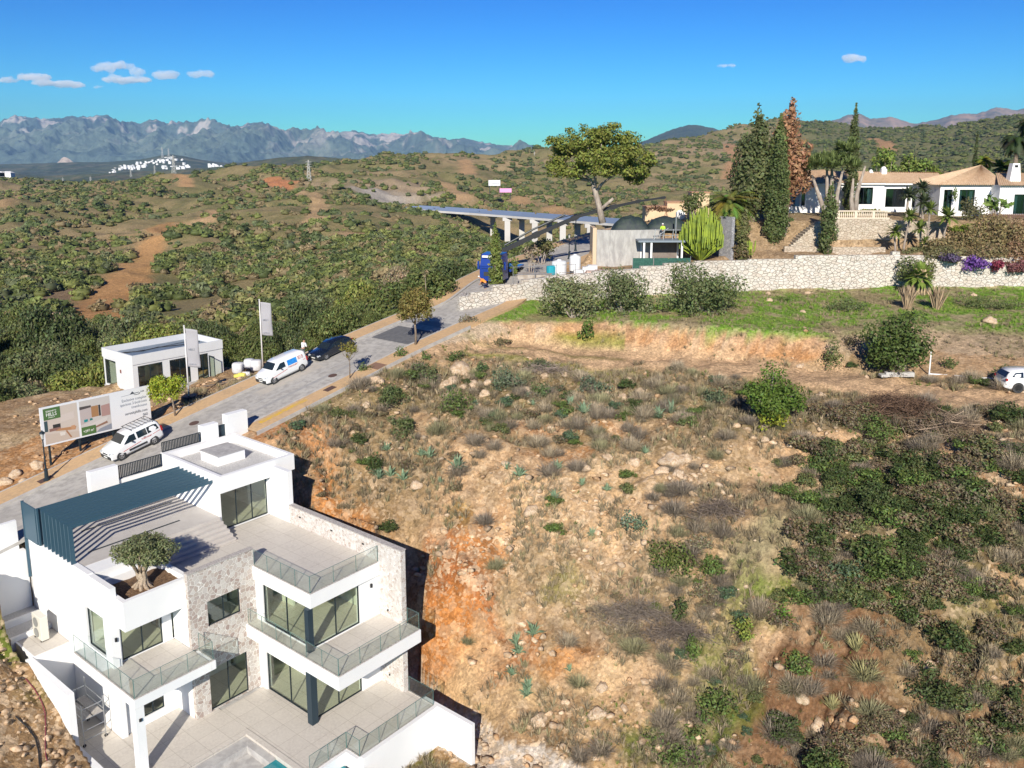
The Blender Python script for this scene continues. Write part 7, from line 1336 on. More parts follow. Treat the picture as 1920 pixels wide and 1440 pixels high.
def hillpts(n,D0,D1,x0,x1,thr,seed):
    rg=np.random.default_rng(seed); D=np.exp(rg.uniform(math.log(D0),math.log(D1),n)); D=D0+(D1-D0)*rg.random(n)**.8; t=rg.uniform(x0,x1,n); x=t*D; col=samp(CC,x,D); lum=col[:,0]; z=samp(Z,x,D)
    dens=fbm(x/30,D/30,77,3)*.75+fbm(x/7,D/7,78,2)*.25; keep=(dens>thr-.10*(t>.33)*(D>500))&((lum<.36)|(rg.random(n)<.03)); keep&=(samp(RD,x,D)>9)
    gully=1
    return np.stack([x,D,z-.15],1)[keep],rg
def cliptrees(P):
    a,b=toAB(P[:,0],P[:,1]); return P[~((b>-47)&(a<26)|(b>-24)&(P[:,1]<150)|(P[:,1]<150)&(P[:,0]>12))]
# hidden zones (behind the upper garden) are skipped; visible valley: azimuth -.80 .. +.16 near, whole width far
P1,rg=hillpts(15000,70,300,-.80,.17,.40,5); P1=cliptrees(P1); 
PX,_=hillpts(600,98,135,.02,.20,.2,15); PX=PX[(samp(RD,PX[:,0],PX[:,1])>9)]; PX=cliptrees(PX)
P1=np.concatenate([P1,PX]); r1=(.7+1.6*rg.random(len(P1))**1.6)*(1+.25*(P1[:,1]>150)); dd=P1[:,1]
o=np.argsort(dd); P1=P1[o]; r1=r1[o]; n1_=220; c1=SC[rg.integers(0,len(SC),len(P1))]*rg.uniform(.8,1.25,(len(P1),1))
SHP=[]
for k in range(5):
    v,f,c=MIDP[k]; cc=c.copy(); cc[:,:3]*=SC[k]; ob=mesh_np('hill_shrub',v,f,M_LEAF,cc); SHP.append(ob.data); bpy.data.objects.remove(ob)
SL=['dark green scrub bush on the near side of the valley','mid green scrub bush on the near side of the valley','light green scrub bush on the near side of the valley','very dark scrub bush on the near side of the valley','grey green scrub bush on the near side of the valley']
for i in range(min(n1_,len(P1))):
    k=int(rg.integers(0,5)); ob=bpy.data.objects.new('hill_shrub',SHP[k]); COL.objects.link(ob); ob.location=P1[i]; ob.scale=(r1[i],r1[i],r1[i]*.95); ob.rotation_euler=(0,0,rg.uniform(0,6.28)); tag(ob,SL[k],'shrub','scrub bushes on the near valley side')
scatter('valley_scrub',P1[n1_:],r1[n1_:],MIDP,c1[n1_:],flat=.95)
P2,rg=hillpts(17000,290,760,-.68,.64,.44,6); r2=(.9+2.4*rg.random(len(P2))**1.7); c2=SC[rg.integers(0,len(SC),len(P2))]*rg.uniform(.8,1.2,(len(P2),1)); 
scatter('hillside_scrub',P2,r2,FARP,c2,flat=.9)
P3,rg=hillpts(20000,740,1950,-.66,.64,.45,7); r3=rg.uniform(2.0,4.6,len(P3)); c3=SC[rg.integers(0,len(SC)-1,len(P3))]*rg.uniform(.75,1.1,(len(P3),1)); scatter('distant_scrub',P3,r3,FARP,c3,flat=.75)
print('scrub',len(P1),len(P2),len(P3))
# ------------------------------------------------------------------ the slope: bushes, dry scrub, agaves, boulders, stones, grass
def inst(data,name,loc,s,label,cat_,group,rz=None,sz=None):
    o=bpy.data.objects.new(name,data); COL.objects.link(o); o.location=loc; o.scale=(s,s,sz or s); o.rotation_euler=(0,0,R.uniform(0,6.28) if rz is None else rz); return tag(o,label,cat_,group)
DG=(.066,.088,.032); MG=(.10,.14,.04); BG=(.085,.125,.075); YG=(.19,.22,.05); BRN=(.17,.135,.085)
def gb(px,py,rx,rz,col,label,n=10,name='slope_bush',size=.11,dens=22,group=None,flatten=.8,**kw):
    g=G(px,py+rz*.55,33); k=1590/math.hypot(g.y,CAM_H-g.z); a_=rx/k; h=rz/k
    lb=lobes_in((0,0,h*.55),(a_,a_*.95,h*.95),n,.40); v,f,c=crown(lb,dens,size,col,**kw); o=foliage(name,(v,f,c)); o.location=g; return tag(o,label,'shrub',group)
for a in [(1552,862,30,42,DG,'dark green climbing shrub, upper left of the overgrown hollow'),(1640,800,58,30,MG,'glossy green leafy shrub just below the brush pile'),(1700,865,44,30,DG,'dark leafy shrub right of the upper thicket'),(1655,940,50,42,DG,'dense dark shrub in the middle of the thicket, upper'),(1735,985,55,46,DG,'broad dark shrub at the right of the thicket'),(1668,1040,62,34,MG,'bright leaved sprawling shrub at the lower edge of the thicket'),(1560,950,28,46,DG,'upright dark shrub left of the thicket'),(1590,1075,46,30,BG,'blue green low shrub below the grey rock patch'),(1545,1110,34,26,DG,'small dark shrub beside the brown gullies'),(1750,1290,52,46,DG,'isolated dark green shrub on the brown slope at lower right'),(1700,1120,40,22,BRN,'brownish shrub above the brown gullies'),
    (1245,1040,48,52,(.10,.125,.035),'dark olive shrub with orange tinged tips in the slope centre'),(1185,982,38,30,(.13,.17,.12),'blue green mounded spurge in the slope centre'),(1335,1065,40,24,MG,'fresh green low shrub beside the grey rock patch'),(1275,1140,20,42,DG,'narrow green climber below the olive shrub'),(1300,1215,20,46,MG,'tall leggy green shrub in the gully'),(1340,1320,44,40,MG,'lush green shrub in the lower gully'),(1268,1392,60,20,MG,'low green ground cover shrub at the bottom of the gully'),(1460,1145,34,12,(.10,.19,.03),'vivid green patch shrub under the grey rock'),(1400,1180,30,20,YG,'yellow green weeds shrub left of the gullies'),
    (1890,1010,34,34,BRN,'grey brown shrub at the right edge of the thicket'),(1905,1310,26,30,DG,'dark shrub cut by the right edge near the bottom'),(1800,930,40,34,(.15,.125,.085),'dry grey shrub above the right edge slope'),(1860,870,30,16,MG,'small green shrub at upper right of the hollow'),
    (704,868,22,26,(.06,.085,.03),'small dense dark shrub left of the agaves'),(735,740,42,30,(.10,.12,.05),'olive shrub at the upper left of the slope'),(790,700,36,26,(.095,.115,.05),'olive shrub by the footway edge'),(752,798,34,26,(.11,.13,.055),'round olive shrub under the two upper ones'),(855,752,34,26,(.10,.135,.04),'green shrub just left of the boulder cluster'),(952,712,36,30,(.12,.15,.095),'blue green shrub right of the boulders'),(1018,735,24,20,(.10,.14,.06),'smaller blue green shrub below the fallen brush'),(1115,725,34,22,(.12,.15,.10),'grey green shrub below the track middle'),(1010,682,26,14,(.10,.12,.06),'dark shrub touching the lower track edge'),(1168,780,18,12,MG,'small fresh green tuft shrub in the slope upper middle'),(1340,745,30,22,(.11,.135,.08),'grey green shrub left of the big fresh bush'),(1290,790,26,14,(.11,.14,.05),'low shrub left of the yellow bush'),(1065,770,20,13,MG,'green weed shrub below the blue green one'),(690,690,20,14,(.11,.14,.05),'small shrub on the verge under the thin street tree'),(752,660,14,20,(.09,.13,.04),'young shrub on the kerb where the dirt track starts'),(800,668,12,14,(.09,.13,.04),'small shrub right of the young kerb shrub'),(855,668,20,15,(.085,.12,.04),'low shrub at the lower edge of the track start'),(905,690,22,18,(.085,.12,.05),'dark shrub above the boulder cluster'),
    (1560,665,26,34,(.12,.14,.055),'rough green shrub on the bank left of the carob'),(1600,640,20,20,(.16,.13,.08),'thin brown shrub on the bank beside the carob'),(1780,680,18,14,(.11,.13,.05),'small shrub on the bank right of the carob'),(1885,700,30,22,(.12,.13,.055),'scrubby shrub on the bank above the SUV'),(1470,560,22,8,MG,'low bramble at the wall foot'),(1600,575,44,16,(.12,.15,.06),'low bramble patch under the wall'),(1850,570,60,14,(.13,.15,.06),'low bramble patch at the wall foot near the right edge'),(940,640,26,10,(.16,.14,.08),'dry weeds on the cut bank edge'),(880,600,22,12,(.18,.15,.10),'grey dry weeds at the left end of the stone wall')]: gb(*a)
SBM=[]; SBP=[]
for k,(c,nl,sz) in enumerate([(DG,7,.16),(MG,6,.15),((.13,.145,.06),7,.15),(BRN,7,.15),((.22,.185,.125),6,.14),(BG,6,.15)]):
    v,f,cc=crown(lobes_in((0,0,.45),(1,1,.6),nl+4,.38,random.Random(50+k)),85,sz*.62,c,rng=np.random.default_rng(60+k),var=.55,hue=.2); SBP.append((v,f,cc)); o=mesh_np('slope_bush',v,f,M_LEAF,cc); SBM.append(o.data); bpy.data.objects.remove(o)
TWM=[]
for k,c in enumerate([(.30,.25,.19),(.36,.30,.215),(.25,.21,.165),(.29,.275,.16)]):
    v,f,cc=twigs((0,0,0),1.6,.8,560,c,.008,1.45,rng=np.random.default_rng(70+k)); v2,f2,c2_=twigs((0,0,.05),1.2,.55,260,tuple(x*.8 for x in c),.009,1.55,rng=np.random.default_rng(80+k)); o=mesh_np('dry_scrub',*cat([(v,f,cc),(v2,f2,c2_)])[:2],M_DRY,cat([(v,f,cc),(v2,f2,c2_)])[2]); TWM.append(o.data); bpy.data.objects.remove(o)
def on_slope(n,seed,test=None,box=(560,640,2000,1470)):
    rr=random.Random(seed); out=[]; tries=0
    while len(out)<n and tries<n*30:
        tries+=1; px=rr.uniform(box[0],box[2]); py=rr.uniform(box[1],box[3])
        d=ray(px,py); g=G(px,py,33)
        a,b=toAB(g.x,g.y)
        if a<8.3 and b<9: continue
        if g.y>66.5 or g.z>13.5: continue
        if ((px-1430)/75)**2+((py-1015)/62)**2<1: continue
        if 1420<px<1760 and 1165<py<1345 and rr.random()<.72: continue
        if b<-15.2 or float(samp(RD,np.array([g.x]),np.array([g.y]))[0])<5.2: continue
        if float(samp(td,np.array([g.x]),np.array([g.y]))[0])<2.6: continue
        if test and not test(px,py,g,rr): continue
        out.append((g,px,py))
    return out
def bushy(px,py,g,rr):
    w_=.12+.5*(px>1450)*(py>780)+.35*(px<900)*(py<900)+.25*(py<790)+.25*(px>1220)*(px<1450)*(py>1000)
    if px<1250 and py>1000: w_=.03
    if 1480<px<1800 and 830<py<1130: w_=1
    return rr.random()<w_
SLAB=['small dark green shrub scattered on the rough slope','small mid green shrub scattered on the rough slope','small olive shrub scattered on the rough slope','small brown shrub scattered on the rough slope','small pale dry shrub scattered on the rough slope','small grey green shrub scattered on the rough slope']
SBL=[]
for g,px,py in on_slope(110,23,None,(1500,820,1850,1130))+on_slope(240,3,bushy)+on_slope(46,13,None,(760,672,1900,800)):
    dk_=px>1450 and py>780; k=R.choice([0,0,1,3,2,3] if dk_ else [2,2,3,4,4,5,1]); s=R.uniform(.35,.95)*(1.4 if dk_ else .9); SBL.append((-s/g.y,k,s,g))
SBL.sort(key=lambda q:q[0])
for _,k,s,g in SBL[:232]: inst(SBM[k],'slope_bush',g-Vector((0,0,.05)),s,SLAB[k],'shrub','small shrubs scattered on the slope',sz=s*R.uniform(.7,1.0))
for kk in range(1):
    rest=SBL[232:]; scatter('slope_undergrowth',np.array([tuple(q[3]) for q in rest]),np.array([q[2] for q in rest]),SBP,np.ones((len(rest),3)))
DL=['brown twiggy dry bush on the rough slope','straw coloured twiggy dry bush on the rough slope','dark twiggy dead bush on the rough slope','olive brown twiggy bush on the rough slope']
for g,px,py in on_slope(260,4,lambda px,py,g,rr: rr.random()<(.10 if (px<1200 and py>860) else .6))+on_slope(60,14,None,(640,680,1900,810)):
    k=R.randrange(4); s=R.uniform(.6,1.35); inst(TWM[k],'dry_scrub',g-Vector((0,0,.03)),s,DL[k],'dry bush','dry twiggy bushes on the slope',sz=s*R.uniform(.7,1.0))
v,f,c=twigs((0,0,0),.15,.55,46,(.20,.28,.19),.035,1.25,var=.2,curve=.5); ag=mesh_np('agave',v,f,M_LEAF,c); AGM=ag.data; bpy.data.objects.remove(ag)
for px,py,s in [(856,880,1.5),(756,900,1.1),(732,893,1.0),(805,858,1.1),(790,855,.9),(710,898,1),(826,905,.6),(974,893,1.2),(1070,760,1.1),(1095,775,1.3),(1258,775,1.5),(1235,780,1.1),(1045,880,1.0),(1092,910,.8),(1138,920,.8),(1040,935,.9),(1110,1005,.8),(968,1208,1),(972,1225,1),(1000,1190,1.2),(988,1305,1.0),(990,1290,.9),(960,1265,.8),(1068,1258,.6),(725,845,.9),(1000,760,.8),(990,745,.8),(890,760,.7),(1330,755,.9),(950,880,.8),(1210,850,.8)]:
    inst(AGM,'agave',G(px,py,33),s*1.25,'blue green spiky agave growing on the stony slope','agave','agaves on the slope')
# tufts of pampas like grass and leaning stalks in the brown hollow
for px,py,s,l in ((1620,1275,2.0,'pale straw tussock grass between the brown gullies'),(1605,1220,1.6,'dry tall tussock above the pale one'),(1560,1330,1.3,'thin dry tussock near the bottom of the gullies')):
    v,f,c=twigs((0,0,0),.3,.6,160,(.36,.33,.16),.012,.9); o=mesh_np('tussock_grass',v,f,M_DRY,c); o.location=G(px,py,33); o.scale=(s,s,s); tag(o,l,'grass tussock')
# brush pile and fallen branches at the track
def brushpile(px,py,w_,h_,n,col,label,wd=.03):
    g=G(px,py,40); V=[];F=[];C=[];rg=np.random.default_rng(int(px)); c=np.stack([rg.normal(0,w_*.32,n),rg.normal(0,w_*.16,n),rg.random(n)*h_*.8],1); c[:,2]*=np.exp(-(c[:,0]/(w_*.5))**2); th=rg.uniform(0,6.28,n); el=rg.normal(0,.35,n); d=np.stack([np.cos(th)*np.cos(el),np.sin(th)*np.cos(el),np.sin(el)],1)*rg.uniform(.25,1.0,n)[:,None]; s=np.stack([-np.sin(th),np.cos(th),rg.normal(0,.6,n)],1)*wd*.5
    V=np.stack([c-d-s,c-d+s,c+d+s*.4,c+d-s*.4],1).reshape(-1,3); V[:,2]=np.maximum(V[:,2],-.1); cc=np.array(col)*(1+.6*(rg.random((n,1))-.5)); o=mesh_np('brush_pile',V,np.arange(n*4).reshape(n,4),M_DRY,np.repeat(np.concatenate([cc,np.ones((n,1))],1),4,axis=0)); o.location=g; return tag(o,label,'brush pile')
brushpile(1692,775,6.0,1.5,2600,(.15,.095,.065),'dark brown heap of cut branches beside the dirt track'); brushpile(1790,810,4.2,1.4,700,(.28,.21,.15),'pale bare tangled branches right of the dark brush heap',.03); brushpile(1015,695,3.6,.7,700,(.32,.26,.22),'grey dead twigs lying just below the track',.02); brushpile(1340,960,3.2,.9,900,(.20,.16,.13),'brown dead scrub tangle above the grey rock patch',.02); brushpile(1200,1150,3.4,.9,1300,(.21,.175,.145),'large grey brown matted dry brush in the lower centre',.018); brushpile(1270,1190,3.0,.9,1000,(.19,.155,.13),'darker dry brush right of the matted one',.018)
# boulders and stones
M_ROCKS=mat('loose_rock',(.50,.39,.275),.95,(.58,.47,.35),1.8,(.42,.28,.17),5,attr=True,bump=.03,bscale=9)
def rock(k,sub=2,jag=.35):
    bm=bmesh.new(); bmesh.ops.create_icosphere(bm,subdivisions=sub,radius=1); V=[]
    for v in bm.verts:
        p=v.co.copy(); n=mn.noise(p*1.3+Vector((k*5.1,0,0)))*jag*1.6+mn.noise(p*3.1+Vector((0,k*3.3,0)))*jag*.5; q=p*(1+n); q.x*=1.15; q.z*=.72
        for ax_,lim in (((.6,.3,.74),.78),((-.5,.7,.5),.8),((.2,-.8,.55),.8)):
            a=Vector(ax_).normalized(); t=q.dot(a)-lim
            if t>0: q-=a*t*.85
        V.append(tuple(q))
    F=[[v.index for v in f.verts] for f in bm.faces]; bm.free(); return np.array(V),np.array(F)
RKM=[]
for k in range(5): V,F=rock(k,3); o=mesh_np('boulder',V,F,M_ROCKS,np.ones((len(V),4))); RKM.append(o.data); bpy.data.objects.remove(o)
for px,py,s,l in [(862,694,1.0,'largest cream boulder at the top of the boulder cluster'),(848,716,.55,'squat boulder under the largest one'),(876,708,.5,'pinkish boulder right of the largest one'),(888,722,.6,None),(903,706,.5,None),(915,718,.4,None),(838,724,.6,'tilted reddish boulder left of the cluster'),(868,726,.35,None),(910,741,.55,'flat cream boulder below the cluster'),(953,745,.35,None),(968,740,.4,None),(985,738,.65,'rounded cream boulder right of the cluster'),(998,752,.45,None),(706,716,.65,'pale pink boulder near the verge'),(688,760,.4,None),(1022,706,.4,None),(1060,705,.4,None),(1110,760,.4,None),(1168,745,.45,None),(1180,712,.35,None),(1200,735,.4,None),(1262,868,.9,'big light limestone block on the terrace edge'),(1285,860,.5,None),(1272,890,.5,None),(1240,885,.5,None),(1190,868,.5,None),(1140,860,.4,None),(1100,880,.4,None),(995,960,.55,'pinkish boulder in the middle of the slope'),(950,872,.35,None),(780,910,.45,None),(1540,742,.35,None),(1435,826,.35,None),(1012,1350,.5,None),(1130,1290,.4,None),(1120,1340,.5,'pale rock rib beside the lower hollow'),(1505,1310,.4,None),(1535,1360,.45,'grey flat stone on the brown gullies'),(1745,1250,.45,None),(1440,552,.35,None),(1443,564,.4,'white rock on the green bank below the wall'),(1515,550,.3,None),(1505,585,.3,None),(1825,555,.4,'white stone on the grass bank near the right edge'),(1855,605,.7,'brown boulder on the bank near the right edge'),(1500,687,.3,None),(30,890,.5,None),(8,905,.5,'big brown boulder at the left edge below the billboard'),(70,873,.5,'white boulder between the billboard posts'),(45,905,.4,None)]:
    g=G(px,py,33); k=R.randrange(5); inst(RKM[k],'boulder',g+Vector((0,0,s*.12)),s*.85,l or 'cream boulder among the loose rocks of the slope','rock',None if l else 'loose boulders on the slope')
STP=[]
for k in range(6): V,F=rock(20+k,1,.5); STP.append((V,np.concatenate([F,F[:,2:3]],1),np.ones((len(V),4))))
rg=np.random.default_rng(9); n=26000; D=rg.uniform(33,72,n); t=rg.uniform(-.62,.72,n); x=t*D; z=samp(Z,x,D); st_=samp(ST,x,D); a,b=toAB(x,D); cl=fbm(x/2.3,D/2.3,91,3)
kp=(st_*.9>rg.random(n)*.9+.0)&(cl>.44)&~((a<5.3)&(a>-9.6)&(b<4.2))&~((a<8)&(b<-9)&(a>-12))&(samp(RD,x,D)>4.9)&(samp(td,x,D)>1.9)&(z<14)
kp|=(rg.random(n)<.05)&(z>15)&(D>68)&(x>0)&(D<86)
P=np.stack([x,D,z+.01],1)[kp]; rr_=(rg.random(len(P))**4*.30+.035); cl_=np.array([(1,.98,.95),(1.1,1.08,1.05),(.95,.82,.68),(.8,.78,.76)])[rg.integers(0,4,len(P))]*rg.uniform(.8,1.15,(len(P),1))
scatter('loose_stones',P,rr_,STP,cl_,M_ROCKS,flat=.8); print('stones',len(P))
# left foreground dirt and the lot
n=5000; a=rg.uniform(-34,-9.8,n); b=rg.uniform(-16,6,n); q=[W(float(i),float(j)) for i,j in zip(a,b)]; x=np.array([p.x for p in q]); y=np.array([p.y for p in q]); kp=(np.abs(x/y)<.8); P=np.stack([x,y,samp(Z,x,y)],1)[kp]; scatter('loose_stones',P,rg.random(len(P))**3*.24+.04,STP,np.array([(1.0,.95,.88),(.8,.75,.7),(1.1,1.05,1)])[rg.integers(0,3,len(P))],M_ROCKS)
n=3500; a=rg.uniform(-22,24,n); b=rg.uniform(-44,-25.4,n); q=[W(float(i),float(j)) for i,j in zip(a,b)]; x=np.array([p.x for p in q]); y=np.array([p.y for p in q]); kp=(fbm(x/3,y/3,95,2)>.5)&(rg.random(n)<.8)&~((a>8)&(a<18)&(b<-35)); P=np.stack([x,y,samp(Z,x,y)],1)[kp]; scatter('loose_stones',P,rg.random(len(P))**4*.3+.03,STP,np.array([(1.0,.9,.78),(.85,.7,.55),(1.1,1.05,1)])[rg.integers(0,3,len(P))],M_ROCKS)
# dry grass, weeds, green grass as three masses
def tuftproto(seed,n,h,col,wd,lean): return twigs((0,0,0),.25,h,n,col,wd,lean,rng=np.random.default_rng(seed),var=.4)
GP=[tuftproto(k,16,1.0,(1,1,1),.028,.9+.15*k) for k in range(4)]
def grassfield(name,n,D0,D1,t0,t1,maskf,size,cols,seed,z0=-9,z1=30):
    rg=np.random.default_rng(seed); D=rg.uniform(D0,D1,n); x=rg.uniform(t0,t1,n)*D; z=samp(Z,x,D); a,b=toAB(x,D); k=maskf(x,D,z,a,b,rg)&(z>z0)&(z<z1)&~((a<5.4)&(a>-9.7)&(b<4.0))&~((a<7.2)&(b<-9.5)&(a>-12))&~((a<8.0)&(a>4)&(z<-1.5)&(b>-6))&(samp(RD,x,D)>4.95)
    P=np.stack([x,D,z-.02],1)[k]; c=np.array(cols)[rg.integers(0,len(cols),len(P))]*rg.uniform(.75,1.2,(len(P),1)); scatter(name,P,rg.uniform(size[0],size[1],len(P)),GP,c,M_DRY,flat=1.0); print(name,len(P))
def m_dry(x,D,z,a,b,rg):
    cc=samp(CC,x,D); bt=(x/D>.305)&(x/D<.52)&(z<3.6)&(z>-1.2); d=fbm(x/2.2,D/2.2,93,3); thr=.42+.20*np.clip((cc[:,0]-.28)/.2,0,1)+.05*((a>7)&(a<16)&(b>-6)); return (d>thr-.02)&(samp(td,x,D)>1.7)&(rg.random(len(x))<.9)&~(bt&(rg.random(len(x))<.8))
grassfield('dry_grass',30000,34,69,-.42,.72,m_dry,(.22,.62),[(.33,.265,.165),(.27,.22,.145),(.22,.185,.125),(.30,.27,.15),(.36,.29,.19)],101,z1=13.2)
grassfield('green_grass',9000,66,92,-.06,.72,lambda x,D,z,a,b,rg:(z>14.6)&(samp(CC,x,D)[:,1]>samp(CC,x,D)[:,0]*1.15),(.15,.34),[(.17,.31,.035),(.20,.34,.045),(.25,.31,.07)],102,z1=16.4)
grassfield('bank_grass',6000,64,92,-.06,.72,lambda x,D,z,a,b,rg:(z>13.2)&(fbm(x/3,D/3,96,3)>.5)&(rg.random(len(x))<.7)&(samp(td,x,D)>1.6),(.2,.45),[(.33,.27,.17),(.24,.22,.11),(.29,.24,.15)],103,z1=16.6)
grassfield('green_weeds',9000,34,68,-.40,.72,lambda x,D,z,a,b,rg:((samp(CC,x,D)[:,1]>samp(CC,x,D)[:,0]*.98)|((fbm(x/2.6,D/2.6,97,3)>.60)&(x>4)))&(samp(td,x,D)>1.7),(.14,.36),[(.13,.20,.035),(.17,.23,.05),(.10,.15,.035),(.20,.23,.08)],104,z1=13.2)
grassfield('verge_grass',5000,44,96,-.74,.02,lambda x,D,z,a,b,rg:((b<-25.3)&((b>-27.2)&(a>20)|(b>-29)&(a<5)&(rg.random(len(x))<.12)))|((b>-15.6)&(b<-13.0)&(a>7.5)),(.18,.45),[(.30,.245,.15),(.22,.22,.08),(.16,.2,.05)],105)
# ------------------------------------------------------------------ small things by the track and on the lot
m=MB(); m.box(-1.1,1.1,-.18,.18,0,.36); m.box(-1.5,-1.0,-.3,.3,0,.2); o=m.build('concrete_block',M_CONC,bevel=.02); g=G(1686,706,60); o.location=g; tag(o,'two rough grey concrete blocks lying at the foot of the carob bush','concrete block')
g=G(1742,703,60); r=empty('pipe_barrier',g,0,'thin white post with a long pale pipe lying by the track','pipe'); m=MB(); m.tube([(0,0,-.1),(0,0,1.9)],.05,7); m.build('post',M_WHITE,r); e=G(1872,714,55)-g; m=MB(); m.tube([(0,0,.08),(e.x,e.y,e.z+.12)],.07,7); m.build('pipe',M_PANEL,r)
M_BAG=mat('big_bag_cloth',(.60,.60,.62),.85,(.50,.51,.54),3,bump=.03,bscale=5)
for px,py,s,l in ((447,699,1.0,'white bulk bag nearest the cabin'),(468,690,.9,'grey bulk bag in the middle of the builders bags'),(481,694,1.0,'torn white bulk bag beside the flagpole'),(455,684,.8,'small bulk bag behind the others')):
    g=G(px,py,60); m=MB(); n=14; vs=[]
    for j,(q,z) in enumerate(((.42,0),(.52,.15),(.55,.5),(.52,.8),(.45,.95),(.2,.98))):
        for i in range(n): an=6.283*i/n; sq=1/max(abs(math.cos(an)),abs(math.sin(an)))**.55; w_=q*sq*(1+.08*mn.noise((i*.9,j*.8,px))); vs.append((w_*math.cos(an)*s,w_*math.sin(an)*s,z*s))
    m.add(vs,[(j*n+i,j*n+(i+1)%n,(j+1)*n+(i+1)%n,(j+1)*n+i) for j in range(5) for i in range(n)]+[tuple(range(n))[::-1],tuple(range(5*n,6*n))]); o=m.build('bulk_bag',M_BAG,smooth=True); o.location=g; tag(o,l,'bulk bag')
M_YB=mat('yellow_sacks',(.62,.55,.12),.8); 
for px,py in ((446,708),(454,706),(462,704)): m=MB(); m.lathe([(.05,-.35),(.2,-.3),(.23,0),(.2,.3),(.05,.35)],(0,0,.12),8,'x'); o=m.build('sack',M_YB if px<460 else M_BAG); o.location=G(px,py,60); o.rotation_euler=(0,0,R.uniform(-.6,.6)); tag(o,'yellow sack lying on the ground before the bulk bags' if px<450 else ('second yellow sack, right of the first' if px<460 else 'pale sack at the right end of the row of sacks'),'sack')
for px,py,w_,l in ((400,722,1.6,'plank lying on the lot in front of the cabin'),(425,718,1.2,'shorter plank right of the first plank')): m=MB(); m.box(-w_/2,w_/2,-.1,.1,0,.06); o=m.build('plank',M_BARK); o.location=G(px,py,60); o.rotation_euler=(0,0,.5); tag(o,l,'plank')
g=W(-10.2,-6.5); m=MB(); hp=[W(-9.9-.12*i+.35*math.sin(i*.7),-11+.75*i) for i in range(15)]; m.tube([(p.x,p.y,gz(p.x,p.y)+.05) for p in hp],.022,6); o=m.build('hose',mat('red_hose',(.20,.035,.06),.6)); tag(o,'dark red hose lying along the courtyard wall','hose')
m=MB(); hp=[W(-11.2+.3*math.sin(i*.9),-9+.7*i) for i in range(14)]; m.tube([(p.x,p.y,gz(p.x,p.y)+.05) for p in hp],.04,6); o=m.build('hose',M_BLACK); tag(o,'black hose lying on the dirt left of the villa','hose')
g=W(-9.9,-16.0); m=MB(); n=12; vs=[(1.3*(i/n-.5),1.0*(j/n-.5),.35*abs(mn.noise((i*.5,j*.5,3)))*2*math.sin(3.1*i/n)*math.sin(3.1*j/n)+.05) for j in range(n+1) for i in range(n+1)]; m.add(vs,[(j*(n+1)+i,j*(n+1)+i+1,(j+1)*(n+1)+i+1,(j+1)*(n+1)+i) for j in range(n) for i in range(n)]); o=m.build('tarpaulin',mat('dark_green_tarp',(.015,.06,.05),.5),smooth=True); o.location=(g.x-.8,g.y,gz(g.x,g.y)+.3); tag(o,'crumpled dark green tarpaulin at the left edge beside the side steps','tarpaulin')
m=MB(); m.box(-.55,.55,-.2,.2,0,.12); m.box(-.5,-.4,-.15,.15,-.4,0); o=m.build('outdoor_bench',M_WHITE); o.location=W(6.3,3.3,-1.95); o.rotation_euler=(0,0,-TH+.15); tag(o,'small white slab bench on the gravel behind the terrace wall','bench')
